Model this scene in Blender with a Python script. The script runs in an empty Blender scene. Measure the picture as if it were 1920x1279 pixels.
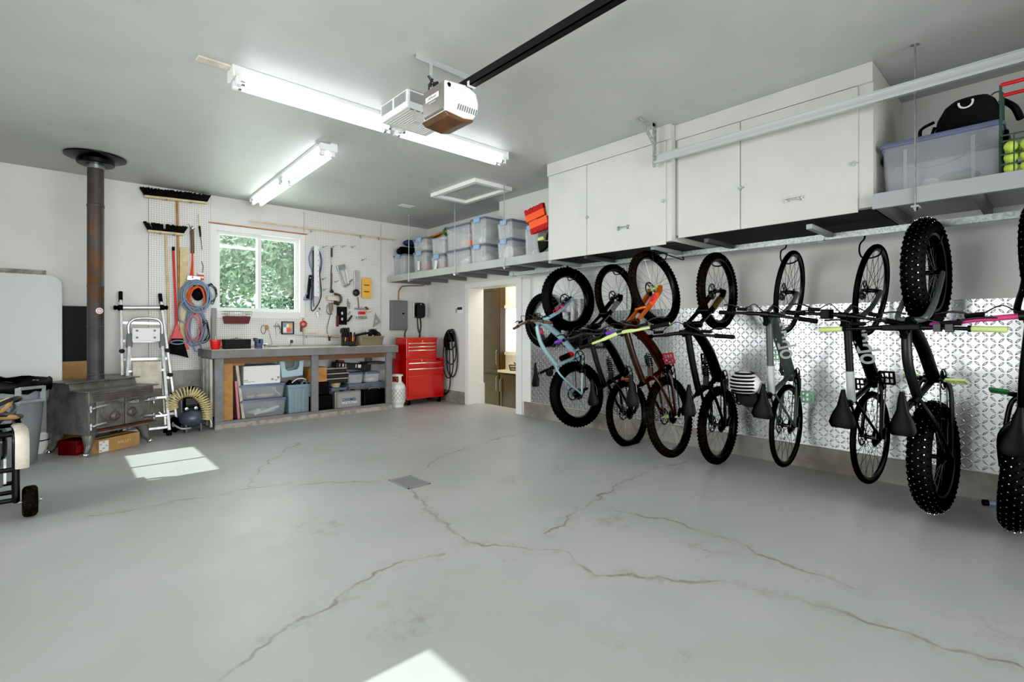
import bpy, bmesh, math, random
from mathutils import Vector as V, Matrix as Mx
random.seed(7)
C = bpy.context.scene.collection
sc = bpy.context.scene
PI = math.pi
# ---------------------------------------------------------------- camera model
TH = math.radians(42.41); SN, CS = math.sin(TH), math.cos(TH)
FP, CX, HY, EYE = 936.0, 960.0, 616.0, 1.3
XR, YB, ZC = 5.2, 8.06, 3.18          # right wall, back wall, ceiling
XL, YF = -2.2, -2.0                   # left wall, front wall
def ray(u, v):
    a = (u-CX)/FP; b = (HY-v)/FP
    return V((SN+a*CS, CS-a*SN, b))
def wz(u, v, z=0.0):
    r = ray(u, v); return V((0, 0, EYE))+r*((z-EYE)/r.z)
def wx(u, v, x=XR):
    r = ray(u, v); return V((0, 0, EYE))+r*(x/r.x)
def wy(u, v, y=YB):
    r = ray(u, v); return V((0, 0, EYE))+r*(y/r.y)
# ---------------------------------------------------------------- materials
def lin(h):
    if isinstance(h, tuple): return h if len(h) == 4 else (*h, 1)
    h = h.lstrip('#'); c = [int(h[i:i+2], 16)/255 for i in (0, 2, 4)]
    return (*[x/12.92 if x <= .04045 else ((x+.055)/1.055)**2.4 for x in c], 1)
MATS = {}
def nt(name):
    m = bpy.data.materials.new(name); m.use_nodes = True
    t = m.node_tree; b = t.nodes['Principled BSDF']
    return m, t, b
def N(t, kind, **kw):
    n = t.nodes.new(kind)
    for k, v in kw.items(): setattr(n, k, v)
    return n
def L(t, a, b): t.links.new(a, b)
def math_(t, op, a, b=None, clamp=False):
    n = N(t, 'ShaderNodeMath', operation=op, use_clamp=clamp)
    for i, x in enumerate((a, b)):
        if x is None: continue
        if isinstance(x, (int, float)): n.inputs[i].default_value = x
        else: L(t, x, n.inputs[i])
    return n.outputs[0]
def mixc(t, fac, a, b):
    n = N(t, 'ShaderNodeMix', data_type='RGBA')
    for s, x in ((n.inputs[0], fac), (n.inputs[6], a), (n.inputs[7], b)):
        if isinstance(x, (int, float)): s.default_value = x
        elif isinstance(x, tuple): s.default_value = x
        else: L(t, x, s)
    return n.outputs[2]
def noise(t, scale, detail=4, rough=.6, vec=None):
    n = N(t, 'ShaderNodeTexNoise'); n.inputs['Scale'].default_value = scale
    n.inputs['Detail'].default_value = detail; n.inputs['Roughness'].default_value = rough
    if vec is None:
        g = N(t, 'ShaderNodeNewGeometry'); vec = g.outputs['Position']
    L(t, vec, n.inputs['Vector'])
    return n.outputs['Fac']
def ramp(t, fac, lo, hi):
    n = N(t, 'ShaderNodeMapRange', interpolation_type='SMOOTHSTEP')
    L(t, fac, n.inputs[0]); n.inputs[1].default_value = lo; n.inputs[2].default_value = hi
    return n.outputs[0]
def mat(name, col, rough=.5, metal=0., var=None, vs=8., vlo=.4, vhi=.65, alpha=1., emit=0., coat=0., spec=None, bump=0., bs=40.):
    """plain procedural material; var = second colour mixed in by noise"""
    if name in MATS: return MATS[name]
    m, t, b = nt(name)
    b.inputs['Base Color'].default_value = lin(col)
    b.inputs['Roughness'].default_value = rough
    b.inputs['Metallic'].default_value = metal
    if spec is not None: b.inputs['Specular IOR Level'].default_value = spec
    if coat: b.inputs['Coat Weight'].default_value = coat; b.inputs['Coat Roughness'].default_value = .1
    if var:
        f = ramp(t, noise(t, vs), vlo, vhi)
        L(t, mixc(t, f, lin(col), lin(var)), b.inputs['Base Color'])
    if alpha < 1: b.inputs['Alpha'].default_value = alpha
    if emit: 
        b.inputs['Emission Color'].default_value = lin(col); b.inputs['Emission Strength'].default_value = emit
    if bump:
        bn = N(t, 'ShaderNodeBump'); bn.inputs['Strength'].default_value = bump; bn.inputs['Distance'].default_value = .004
        L(t, noise(t, bs, 6), bn.inputs['Height']); L(t, bn.outputs[0], b.inputs['Normal'])
    MATS[name] = m
    return m
def glass_mat(name, tint, gloss=.12):
    m, t, b = nt(name); t.nodes.remove(b)
    o = t.nodes['Material Output']
    tr = N(t, 'ShaderNodeBsdfTransparent'); tr.inputs[0].default_value = lin(tint)
    gl = N(t, 'ShaderNodeBsdfGlossy'); gl.inputs['Roughness'].default_value = .02
    fr = N(t, 'ShaderNodeLayerWeight'); fr.inputs[0].default_value = .5
    mx = N(t, 'ShaderNodeMixShader')
    L(t, math_(t, 'ADD', math_(t, 'POWER', fr.outputs['Facing'], 5.0), gloss*.6, True), mx.inputs[0])
    L(t, tr.outputs[0], mx.inputs[1]); L(t, gl.outputs[0], mx.inputs[2]); L(t, mx.outputs[0], o.inputs[0])
    MATS[name] = m; return m
def clear_mat(name, tint, alpha):
    """cloudy translucent storage plastic"""
    m, t, b = nt(name)
    b.inputs['Base Color'].default_value = lin(tint); b.inputs['Roughness'].default_value = .25
    b.inputs['Alpha'].default_value = alpha; b.inputs['Specular IOR Level'].default_value = .5
    MATS[name] = m; return m
# ---------------------------------------------------------------- mesh builder
def frame_of(d, up=None):
    d = d.normalized()
    u = V(up) if up is not None else (V((0, 0, 1)) if abs(d.z) < .9 else V((1, 0, 0)))
    s = d.cross(u)
    if s.length < 1e-6: s = d.cross(V((0, 1, 0)))
    s.normalize(); u = s.cross(d).normalized()
    return s, u
class MB:
    def __init__(self): self.v = []; self.f = []
    def add(self, vs, fs):
        o = len(self.v); self.v += [V(p) for p in vs]; self.f += [tuple(i+o for i in f) for f in fs]; return self
    def box(self, a, b):
        x0, x1 = sorted((a[0], b[0])); y0, y1 = sorted((a[1], b[1])); z0, z1 = sorted((a[2], b[2]))
        return self.add([(x0,y0,z0),(x1,y0,z0),(x1,y1,z0),(x0,y1,z0),(x0,y0,z1),(x1,y0,z1),(x1,y1,z1),(x0,y1,z1)],
            [(0,3,2,1),(4,5,6,7),(0,1,5,4),(1,2,6,5),(2,3,7,6),(3,0,4,7)])
    def bar(self, p, q, w, h, up=None, w2=None, h2=None):
        p, q = V(p), V(q); s, u = frame_of(q-p, up); w2 = w if w2 is None else w2; h2 = h if h2 is None else h2
        vs = [p+s*a*w/2+u*b*h/2 for a, b in ((-1,-1),(1,-1),(1,1),(-1,1))]+[q+s*a*w2/2+u*b*h2/2 for a, b in ((-1,-1),(1,-1),(1,1),(-1,1))]
        return self.add(vs, [(0,1,2,3),(7,6,5,4),(0,4,5,1),(1,5,6,2),(2,6,7,3),(3,7,4,0)])
    def tube(self, pts, r, n=8, closed=False, flat=1.):
        pts = [V(p) for p in pts]; k = len(pts)
        rs = r if isinstance(r, (list, tuple)) else [r]*k
        def tan(i):
            if closed: return (pts[(i+1) % k]-pts[i-1]).normalized()
            a = pts[max(i-1, 0)]; b = pts[min(i+1, k-1)]; return (b-a).normalized()
        s, u = frame_of(tan(0)); vs = []; fs = []
        for i in range(k):
            t = tan(i); s = (s-t*s.dot(t))
            if s.length < 1e-5: s, _ = frame_of(t)
            s.normalize(); u = s.cross(t)
            for j in range(n):
                a = 2*PI*j/n; vs.append(pts[i]+s*math.cos(a)*rs[i]+u*math.sin(a)*rs[i]*flat)
        m = k if closed else k-1
        for i in range(m):
            for j in range(n):
                a = i*n+j; b = i*n+(j+1) % n; c = ((i+1) % k)*n+(j+1) % n; d = ((i+1) % k)*n+j
                fs.append((a, b, c, d))
        if not closed:
            fs.append(tuple(range(n-1, -1, -1))); fs.append(tuple((k-1)*n+j for j in range(n)))
        return self.add(vs, fs)
    def cyl(self, p, q, r, r2=None, n=16): return self.tube([p, q], [r, r if r2 is None else r2], n)
    def lathe(self, prof, c=(0,0,0), ax=(0,0,1), n=24, closed=False):
        c = V(c); ax = V(ax).normalized(); s, u = frame_of(ax); vs = []; fs = []; k = len(prof)
        for r, h in prof:
            for j in range(n):
                a = 2*PI*j/n; vs.append(c+ax*h+(s*math.cos(a)+u*math.sin(a))*r)
        for i in range(k if closed else k-1):
            for j in range(n):
                i2 = (i+1) % k
                fs.append((i*n+j, i*n+(j+1) % n, i2*n+(j+1) % n, i2*n+j))
        if not closed:
            if prof[0][0] > 1e-6: fs.append(tuple(range(n-1, -1, -1)))
            if prof[-1][0] > 1e-6: fs.append(tuple((k-1)*n+j for j in range(n)))
        return self.add(vs, fs)
    def torus(self, c, R, r, ax=(0,0,1), n=32, m=10, sx=1., sy=1., up=None):
        c = V(c); ax = V(ax).normalized(); s, u = frame_of(ax, up)
        return self.tube([c+s*math.cos(2*PI*i/n)*R*sx+u*math.sin(2*PI*i/n)*R*sy for i in range(n)], r, m, True)
    def prism(self, poly, o, ua, ub, dv):
        o, ua, ub, dv = V(o), V(ua), V(ub), V(dv); n = len(poly)
        a = [o+ua*p[0]+ub*p[1] for p in poly]; b = [p+dv for p in a]
        return self.add(a+b, [tuple(range(n-1, -1, -1)), tuple(range(n, 2*n))]+[(i, (i+1) % n, n+(i+1) % n, n+i) for i in range(n)])
    def ell(self, c, rx, ry, rz, n=16, m=10, R=None):
        c = V(c); vs = []; fs = []
        for i in range(m+1):
            a = PI*i/m
            for j in range(n):
                b = 2*PI*j/n
                p = V((rx*math.sin(a)*math.cos(b), ry*math.sin(a)*math.sin(b), -rz*math.cos(a)))
                if R is not None: p = R @ p
                vs.append(c+p)
        for i in range(m):
            for j in range(n): fs.append((i*n+j, i*n+(j+1) % n, (i+1)*n+(j+1) % n, (i+1)*n+j))
        return self.add(vs, fs)
    def loft(self, rings, caps=True):
        n = len(rings[0]); vs = [p for r in rings for p in r]; fs = []
        for i in range(len(rings)-1):
            for j in range(n): fs.append((i*n+j, i*n+(j+1) % n, (i+1)*n+(j+1) % n, (i+1)*n+j))
        if caps: fs += [tuple(range(n-1, -1, -1)), tuple((len(rings)-1)*n+j for j in range(n))]
        return self.add(vs, fs)
    def xf(self, M): self.v = [M @ p for p in self.v]; return self
    def build(self, name, m, parent=None, smooth=None, bev=0., seg=2, label=None, local=False):
        me = bpy.data.meshes.new(name); vs = self.v
        o = bpy.data.objects.new(name, me); C.objects.link(o)
        if parent is not None:
            o.parent = parent; root = parent
            while root.parent: root = root.parent
            if root.name not in LOCAL: vs = [p-root.location for p in vs]
        elif not local:
            lo = [min(p[i] for p in vs) for i in range(3)]; hi = [max(p[i] for p in vs) for i in range(3)]
            base = V(((lo[0]+hi[0])/2, (lo[1]+hi[1])/2, lo[2])); o.location = base; vs = [p-base for p in vs]
        me.from_pydata([tuple(p) for p in vs], [], self.f); me.validate()
        bm = bmesh.new(); bm.from_mesh(me); bmesh.ops.recalc_face_normals(bm, faces=bm.faces); bm.to_mesh(me); bm.free()
        me.materials.append(MATS[m] if isinstance(m, str) else m)
        if smooth:
            for p in me.polygons: p.use_smooth = True
            me.set_sharp_from_angle(angle=math.radians(smooth if smooth is not True else 40))
        if bev:
            b = o.modifiers.new('bevel', 'BEVEL'); b.width = bev; b.segments = seg; b.limit_method = 'ANGLE'; b.angle_limit = math.radians(40)
        if label: o['label'] = label
        return o
LOCAL = set()
def B(a, b): return MB().box(a, b)
def thing(name, label, cat, loc=(0,0,0), group=None, M=None):
    """an Empty at the thing's base that parents its parts; with M its parts are in local coordinates"""
    o = bpy.data.objects.new(name, None); C.objects.link(o); o.empty_display_size = .05
    if M is not None: o.matrix_world = M; LOCAL.add(o.name)
    else: o.location = loc
    return tag(o, label, cat, group)
def tag(o, label, cat, group=None):
    o['label'] = label; o['category'] = cat
    if group: o['group'] = group
    return o
def struct(name, mb, m, **kw):
    o = mb.build(name, m, local=True, **kw); o['kind'] = 'structure'; return o
def words(name, s, size, M, m, parent, ext=.0005, align='CENTER', local=False, bold=0.):
    cu = bpy.data.curves.new(name, 'FONT'); cu.body = s; cu.size = size; cu.extrude = ext; cu.align_x = align; cu.align_y = 'CENTER'; cu.offset = bold
    t = bpy.data.objects.new(name, cu); C.objects.link(t)
    dg = bpy.context.evaluated_depsgraph_get(); me = bpy.data.meshes.new_from_object(t.evaluated_get(dg))
    bpy.data.objects.remove(t); me.transform(M)
    root = parent
    while root.parent: root = root.parent
    if root.name not in LOCAL: me.transform(Mx.Translation(-root.location))
    o = bpy.data.objects.new(name, me); C.objects.link(o); o.parent = parent
    me.materials.clear(); me.materials.append(MATS[m]); return o
def basis(o, x, y):
    x = V(x).normalized(); y = V(y); y = (y-x*y.dot(x)).normalized(); z = x.cross(y)
    return Mx(((x.x, y.x, z.x, o[0]), (x.y, y.y, z.y, o[1]), (x.z, y.z, z.z, o[2]), (0, 0, 0, 1)))
def arc(c, r, a0, a1, n, ua, ub):
    c, ua, ub = V(c), V(ua), V(ub)
    return [c+ua*r*math.cos(a0+(a1-a0)*i/n)+ub*r*math.sin(a0+(a1-a0)*i/n) for i in range(n+1)]
def smoothpath(pts, k=6):
    P = [V(p) for p in pts]; out = []
    for i in range(len(P)-1):
        p0, p1, p2, p3 = P[max(i-1, 0)], P[i], P[i+1], P[min(i+2, len(P)-1)]
        for j in range(k):
            t = j/k; out.append(.5*((2*p1)+(p2-p0)*t+(2*p0-5*p1+4*p2-p3)*t*t+(3*p1-p0-3*p2+p3)*t**3))
    out.append(P[-1]); return out
def rrect(w, h, r, n=4):
    pts = []
    for cx, cy, a in ((w/2-r, h/2-r, 0), (-w/2+r, h/2-r, PI/2), (-w/2+r, -h/2+r, PI), (w/2-r, -h/2+r, 1.5*PI)):
        pts += [(cx+r*math.cos(a+PI/2*i/n), cy+r*math.sin(a+PI/2*i/n)) for i in range(n+1)]
    return pts
# ================================================================ MATERIALS
mat('wall_paint', '#d8d8d5', .6, var='#d2d3cf', vs=2)
mat('ceiling_paint', '#b9bbb8', .5, var='#b3b6b3', vs=1.5)
mat('white_trim', '#e2e3e1', .45); mat('white_gloss', '#d8dad8', .25)
mat('cabinet_white', '#c3c4bf', .5, var='#bec0bb', vs=3)
mat('concrete', '#a8a9a2', .85, var='#8d8c83', vs=5, bump=.3)
mat('concrete_stained', '#92928b', .85, var='#7b7469', vs=3, bump=.3)
mat('steel', '#b9bdbd', .35, 1., var='#a2a7a6', vs=20); mat('galvanised', '#bcc3bf', .42, .6, var='#9aa6a0', vs=45, vlo=.42, vhi=.6)
mat('under_shade', '#1c1b1a', .8); mat('track_steel', '#c3c9c7', .4, .6); mat('chrome', '#dddddd', .12, 1.); mat('aluminium', '#d4d6d6', .35, .85, var='#c3c6c6', vs=12)
mat('black_plastic', '#090909', .5, spec=.2); mat('black_metal', '#0c0c0c', .4, spec=.3); mat('black_rubber', '#0d0c0c', .75, var='#141211', vs=14, spec=.2)
mat('black_gloss', '#0a0a0a', .15); mat('black_cloth', '#08080a', .95)
mat('dark_grey', '#3c3d3e', .5); mat('grey_plastic', '#8b9194', .5, var='#7f8588', vs=6); mat('mid_grey', '#6e7072', .45)
mat('bench_grey', '#77777a', .55, var='#6c6a68', vs=7); mat('bench_side', '#c8c8c0', .6, var='#a9a79c', vs=9)
mat('raw_wood', '#b98a4e', .65, var='#a5743a', vs=9); mat('pale_wood', '#d8c9a0', .6, var='#c8b586', vs=9); mat('plywood', '#cfc8ba', .6, var='#b8aE9c', vs=7)
mat('dark_wood', '#6b4a2c', .6); mat('weathered', '#a39e94', .8, var='#827b70', vs=12)
mat('shelf_grey', '#b0b2b0', .55, var='#a6a8a6', vs=4); mat('shelf_dark', '#6d6f70', .6); mat('shelf_grey2', '#9a9da0', .5)
mat('red_enamel', '#c2080c', .22, coat=.6); mat('red_plastic', '#d01418', .4); mat('orange_plastic', '#f0551c', .45); mat('red_bristle', '#b3151a', .8)
mat('yellow_plastic', '#e8b04a', .5); mat('lime', '#c3d98a', .4); mat('mint', '#8fc7a8', .4); mat('green_plastic', '#1c7a3c', .4)
mat('brown_cabinet', '#432c0a', .45, var='#3b2608', vs=4); mat('counter_wood', '#e0cfae', .4); mat('cream_wall', '#efe2c8', .7)
mat('cardboard', '#b6905f', .8, var='#a9834f', vs=6); mat('paper_white', '#e4e4e2', .7); mat('print_grey', '#8d8f92', .7); mat('print_red', '#c98084', .7)
mat('stove_iron', '#73706e', .38, .25, var='#5b5856', vs=9); mat('stove_dark', '#57534f', .45, .3, var='#625d59', vs=7); mat('rust', '#6b3216', .75, var='#3a2a22', vs=15)
mat('tote_blue', '#7d959d', .5); mat('tote_light', '#a7c0ca', .45); mat('lid_blue', '#616a86', .4); mat('lid_grey', '#6a7180', .4); mat('latch_blue', '#8fb0d4', .4)
clear_mat('clear_plastic', '#e2e6e8', .3); clear_mat('clear_blue', '#c3c8cf', .24); clear_mat('clear_dark', '#a2a9b2', .26)
mat('cord_blue', '#7f93ad', .5); mat('cord_orange', '#e2622a', .5); mat('cord_pink', '#c77f8c', .5); mat('cord_black', '#1a1b1d', .5); mat('cord_yellow', '#e6d79a', .45)
mat('blue_strap', '#6f86b5', .6); mat('slate', '#4d5462', .35, .2); mat('tank_white', '#dcddda', .4); mat('wire_green', '#2b4a3c', .45); mat('ball', '#c9e05a', .85)
mat('vise_blue', '#3c4568', .5); mat('tool_brown', '#5a3f28', .5); mat('tool_black', '#1c1918', .5); mat('basket_brown', '#7d735b', .6); mat('dark_red', '#5a1418', .5)
mat('pink', '#d0407f', .4); mat('magenta', '#a3308f', .4); mat('purple', '#6a2fa8', .4); mat('skin_white', '#f4f4f4', .5); mat('navy', '#23304c', .6)
mat('leaf', '#aabfa9', .9, var='#84a086', vs=3, spec=.1); mat('leaf_dark', '#8aa48c', .9, var='#657f6a', vs=3, spec=.1); mat('leaf_light', '#c9d6c0', .9, var='#a9bea2', vs=3, spec=.1); mat('bark', '#6f675c', .9); mat('lawn', '#8fb07c', .9, var='#7a9f68', vs=2)
mat('dusty_rubber', '#110e0c', .85, var='#33281d', vs=50, vlo=.52, vhi=.75, spec=.15); mat('tyre', '#080808', .75, spec=.2); mat('rim_black', '#0b0b0b', .3, spec=.3); mat('spoke', '#8a8c8c', .3, .8); mat('spoke_dark', '#2c2c2c', .35, .6)
mat('bike_blue', '#8fb4bd', .3, coat=.5); mat('bike_black', '#090909', .42, spec=.3); mat('bike_grey', '#525759', .35, coat=.4); mat('bike_green', '#4a5653', .4, coat=.3); mat('bike_copper', '#32170b', .28, .3, var='#1c0906', vs=5); mat('gold_dark', '#5a4526', .4, .3); mat('red_dark', '#86202a', .4); mat('bike_charcoal', '#131416', .4, spec=.35); mat('bike_silver', '#b9c0bd', .35, coat=.4)
mat('fork_orange', '#b5571d', .3, .3); mat('red_decal', '#c22a4a', .4); mat('dark_decal', '#2b3340', .4); mat('pale_decal', '#c8cfca', .4); mat('orange_decal', '#f07a2a', .4)
mat('saddle', '#050505', .5, spec=.18); mat('copper', '#9a5a30', .4, .5); mat('dark_chrome', '#4a4a4c', .25, .9)
mat('tube_light', '#f6fbff', .5, emit=7.5)
mat('lens_brown', '#54402e', .25, var='#6b4a2c', vs=12); mat('opener_panel', '#8f8a84', .3, .5); mat('grille', '#8f918f', .6); mat('fan_white', '#dfe1df', .4); mat('soft_white', '#eceae6', .8); mat('soft_grey', '#9fa4a8', .8); mat('soft_orange', '#e0a870', .7); mat('soft_red', '#d8544e', .7); mat('soft_green', '#7fa08f', .7)
glass_mat('window_glass', '#e9f0ec', .2); glass_mat('house_glass', '#ffffff', .05)
# painted concrete floor with cracks and stains
def floor_mat():
    m, t, b = nt('painted_concrete')
    g = N(t, 'ShaderNodeNewGeometry'); pos = g.outputs['Position']
    nz = N(t, 'ShaderNodeTexNoise'); nz.inputs['Scale'].default_value = 5; nz.inputs['Detail'].default_value = 5; L(t, pos, nz.inputs['Vector'])
    sub = N(t, 'ShaderNodeVectorMath', operation='SUBTRACT'); L(t, nz.outputs['Color'], sub.inputs[0]); sub.inputs[1].default_value = (.5, .5, .5)
    scl = N(t, 'ShaderNodeVectorMath', operation='MULTIPLY'); L(t, sub.outputs[0], scl.inputs[0]); scl.inputs[1].default_value = (.2, .2, 0)
    wp = N(t, 'ShaderNodeVectorMath', operation='ADD'); L(t, pos, wp.inputs[0]); L(t, scl.outputs[0], wp.inputs[1])
    lines = [[(405,1279),(520,1195),(600,1140),(650,1110),(700,1075),(760,1050),(835,1038)],[(870,1015),(840,985),(800,950),(770,912)],
        [(170,970),(300,945),(420,925),(520,910),(730,900)],[(465,915),(480,880),(560,830)],[(775,890),(840,850),(1000,805)],
        [(1020,1000),(1080,960),(1150,915),(1220,880),(1290,865)],[(870,1015),(1060,1035),(1110,1075),(1280,1085),(1440,1110),(1560,1140),(1700,1190),(1920,1255)],
        [(1140,955),(1250,975),(1330,1000),(1450,1050),(1610,1105)]]
    dmin = None
    for ln in lines:
        P = [wz(*p) for p in ln]
        for a, c in zip(P[:-1], P[1:]):
            a = V((a.x, a.y, 0)); ba = V((c.x, c.y, 0))-a
            s = N(t, 'ShaderNodeVectorMath', operation='SUBTRACT'); L(t, wp.outputs[0], s.inputs[0]); s.inputs[1].default_value = a
            d = N(t, 'ShaderNodeVectorMath', operation='DOT_PRODUCT'); L(t, s.outputs[0], d.inputs[0]); d.inputs[1].default_value = ba/ba.length_squared
            h = math_(t, 'MULTIPLY', d.outputs['Value'], 1.0, True)
            k = N(t, 'ShaderNodeVectorMath', operation='SCALE'); k.inputs[0].default_value = ba; L(t, h, k.inputs['Scale'])
            e = N(t, 'ShaderNodeVectorMath', operation='DISTANCE'); L(t, s.outputs[0], e.inputs[0]); L(t, k.outputs[0], e.inputs[1])
            dmin = e.outputs['Value'] if dmin is None else math_(t, 'MINIMUM', dmin, e.outputs['Value'])
    thin = math_(t, 'SUBTRACT', 1.0, ramp(t, dmin, .002, .018)); wide = math_(t, 'SUBTRACT', 1.0, ramp(t, dmin, .0, .11))
    n1 = ramp(t, noise(t, 3, 6, .7, pos), .38, .62); n2 = ramp(t, noise(t, 9, 8, .75, pos), .46, .66); n3 = ramp(t, noise(t, .9, 3, .5, pos), .3, .7)
    crack = math_(t, 'MULTIPLY', thin, math_(t, 'ADD', math_(t, 'MULTIPLY', n1, .6), .16))
    halo = math_(t, 'MULTIPLY', wide, math_(t, 'MULTIPLY', n2, .35))
    spot = None
    for u, v, r in ((740,820,.35),(600,985,.3),(760,1165,.3),(1325,1030,.25),(1280,1232,.09),(1060,947,.08),(950,1050,.1),(1160,978,.32),(1870,1190,.28),(970,900,.3),(1140,1210,.1),(1780,1215,.05)):
        p = wz(u, v); e = N(t, 'ShaderNodeVectorMath', operation='DISTANCE'); L(t, pos, e.inputs[0]); e.inputs[1].default_value = (p.x, p.y, 0)
        q = math_(t, 'SUBTRACT', 1.0, ramp(t, e.outputs['Value'], 0, r)); spot = q if spot is None else math_(t, 'MAXIMUM', spot, q)
    spots = math_(t, 'MULTIPLY', math_(t, 'MULTIPLY', spot, n2), .42)
    base = mixc(t, n3, lin('#a5a8a5'), lin('#b0b1b0'))
    f = math_(t, 'MAXIMUM', math_(t, 'MAXIMUM', crack, halo), spots)
    L(t, mixc(t, f, base, lin('#6f675c')), b.inputs['Base Color'])
    L(t, math_(t, 'ADD', math_(t, 'MULTIPLY', n1, .06), .40), b.inputs['Roughness'])
    bn = N(t, 'ShaderNodeBump'); bn.inputs['Strength'].default_value = .03; bn.inputs['Distance'].default_value = .01
    L(t, noise(t, 14, 5, .6, pos), bn.inputs['Height']); L(t, bn.outputs[0], b.inputs['Normal'])
    b.inputs['Specular IOR Level'].default_value = .4
    MATS['floor'] = m
floor_mat()
def grid_mat(name, base, dark, cell, rad, amt):
    """pegboard: a grid of small holes over X and Z"""
    m, t, b = nt(name); g = N(t, 'ShaderNodeNewGeometry'); s = N(t, 'ShaderNodeSeparateXYZ'); L(t, g.outputs['Position'], s.inputs[0])
    d = []
    for a in ('X', 'Z'):
        f = math_(t, 'SUBTRACT', math_(t, 'FRACT', math_(t, 'DIVIDE', s.outputs[a], cell)), .5); d.append(math_(t, 'MULTIPLY', f, f))
    r = math_(t, 'SQRT', math_(t, 'ADD', *d)); h = math_(t, 'MULTIPLY', math_(t, 'LESS_THAN', r, rad), amt)
    L(t, mixc(t, h, lin(base), lin(dark)), b.inputs['Base Color']); b.inputs['Roughness'].default_value = .5; MATS[name] = m
grid_mat('pegboard', '#dcdcd8', '#4a4a48', .0285, .19, .7)
def tread_mat():
    m, t, b = nt('tread_plate'); g = N(t, 'ShaderNodeNewGeometry'); s = N(t, 'ShaderNodeSeparateXYZ'); L(t, g.outputs['Position'], s.inputs[0])
    y = math_(t, 'DIVIDE', s.outputs['Y'], .044); z = math_(t, 'DIVIDE', s.outputs['Z'], .044)
    par = math_(t, 'MODULO', math_(t, 'ADD', math_(t, 'FLOOR', math_(t, 'ADD', y, 200)), math_(t, 'FLOOR', math_(t, 'ADD', z, 200))), 2.0)
    sg = math_(t, 'SUBTRACT', 1.0, math_(t, 'MULTIPLY', par, 2.0))
    fy = math_(t, 'SUBTRACT', math_(t, 'FRACT', math_(t, 'ADD', y, 200)), .5); fz = math_(t, 'SUBTRACT', math_(t, 'FRACT', math_(t, 'ADD', z, 200)), .5)
    sf = math_(t, 'MULTIPLY', fz, sg)
    a = math_(t, 'DIVIDE', math_(t, 'ADD', fy, sf), .76); c = math_(t, 'DIVIDE', math_(t, 'SUBTRACT', fy, sf), .23)
    d = math_(t, 'ADD', math_(t, 'MULTIPLY', a, a), math_(t, 'MULTIPLY', c, c))
    h = math_(t, 'SUBTRACT', 1.0, ramp(t, d, .1, 1.0))
    bn = N(t, 'ShaderNodeBump'); bn.inputs['Strength'].default_value = .8; bn.inputs['Distance'].default_value = .005
    L(t, h, bn.inputs['Height']); L(t, bn.outputs[0], b.inputs['Normal'])
    b.inputs['Base Color'].default_value = lin('#c6c9cb'); b.inputs['Metallic'].default_value = 1.; b.inputs['Roughness'].default_value = .27
    MATS['tread_plate'] = m
tread_mat()
def pipe_mat():
    m, t, b = nt('flue_pipe'); g = N(t, 'ShaderNodeNewGeometry'); s = N(t, 'ShaderNodeSeparateXYZ'); L(t, g.outputs['Position'], s.inputs[0])
    n = noise(t, 7, 6, .65); zf = ramp(t, s.outputs['Z'], 1.35, 1.75); zt = math_(t, 'SUBTRACT', 1.0, math_(t, 'MULTIPLY', ramp(t, s.outputs['Z'], 2.2, 2.75), .75))
    f = math_(t, 'MULTIPLY', math_(t, 'MULTIPLY', ramp(t, n, .38, .62), zf), zt)
    L(t, mixc(t, f, mixc(t, ramp(t, n, .3, .7), lin('#4a4848'), lin('#39383a')), lin('#644222')), b.inputs['Base Color'])
    b.inputs['Roughness'].default_value = .55; b.inputs['Metallic'].default_value = .35; MATS['flue_pipe'] = m
pipe_mat()
# ================================================================ ROOM SHELL
T = .12
struct('floor', B((XL-.1, YF-.1, -.1), (XR+.3, YB+.2, 0)), 'floor')
struct('ceiling', B((XL-.1, YF-.1, ZC), (XR+.1, YB+.2, ZC+.1)), 'ceiling_paint')
WX0, WX1, WZ0, WZ1 = 1.63, 2.88, 1.50, 2.75           # back window opening
w = MB().box((XL-.1, YB, 0), (WX0, YB+.16, ZC)).box((WX1, YB, 0), (XR+.2, YB+.16, ZC)).box((WX0, YB, 0), (WX1, YB+.16, WZ0)).box((WX0, YB, WZ1), (WX1, YB+.16, ZC))
struct('wall_back', w, 'wall_paint')
DY0, DY1, DZ = 5.57, 6.77, 1.99                       # doorway to the house
w = MB().box((XR, YF, 0), (XR+.3, DY0, ZC)).box((XR, DY1, 0), (XR+.3, YB+.16, ZC)).box((XR, DY0, DZ), (XR+.3, DY1, ZC))
struct('wall_right', w, 'wall_paint')
lw = [(.52, 1.72), (5.24, 6.42)]; z0, z1 = 2.04, 2.50
w = MB(); ys = [YF-.1]+[y for p in lw for y in p]+[YB+.16]
for i in range(0, len(ys), 2): w.box((XL-.02, ys[i], 0), (XL, ys[i+1], ZC))
for a, b_ in lw: w.box((XL-.02, a, 0), (XL, b_, z0)).box((XL-.02, a, z1), (XL, b_, ZC))
struct('wall_left', w, 'wall_paint')
for k, (a, b_) in enumerate(lw):
    f = MB(); mid = (a+b_)/2
    f.box((XL-.02, mid-.02, z0), (XL, mid+.02, z1))
    o = struct('window_%d' % (k+3), f, 'white_trim')
    B((XL-.012, a, z0), (XL-.008, b_, z1)).build('pane', 'window_glass', o)
struct('wall_front', B((XL-.1, YF-.1, 0), (XR+.3, YF, ZC)), 'wall_paint')
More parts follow.
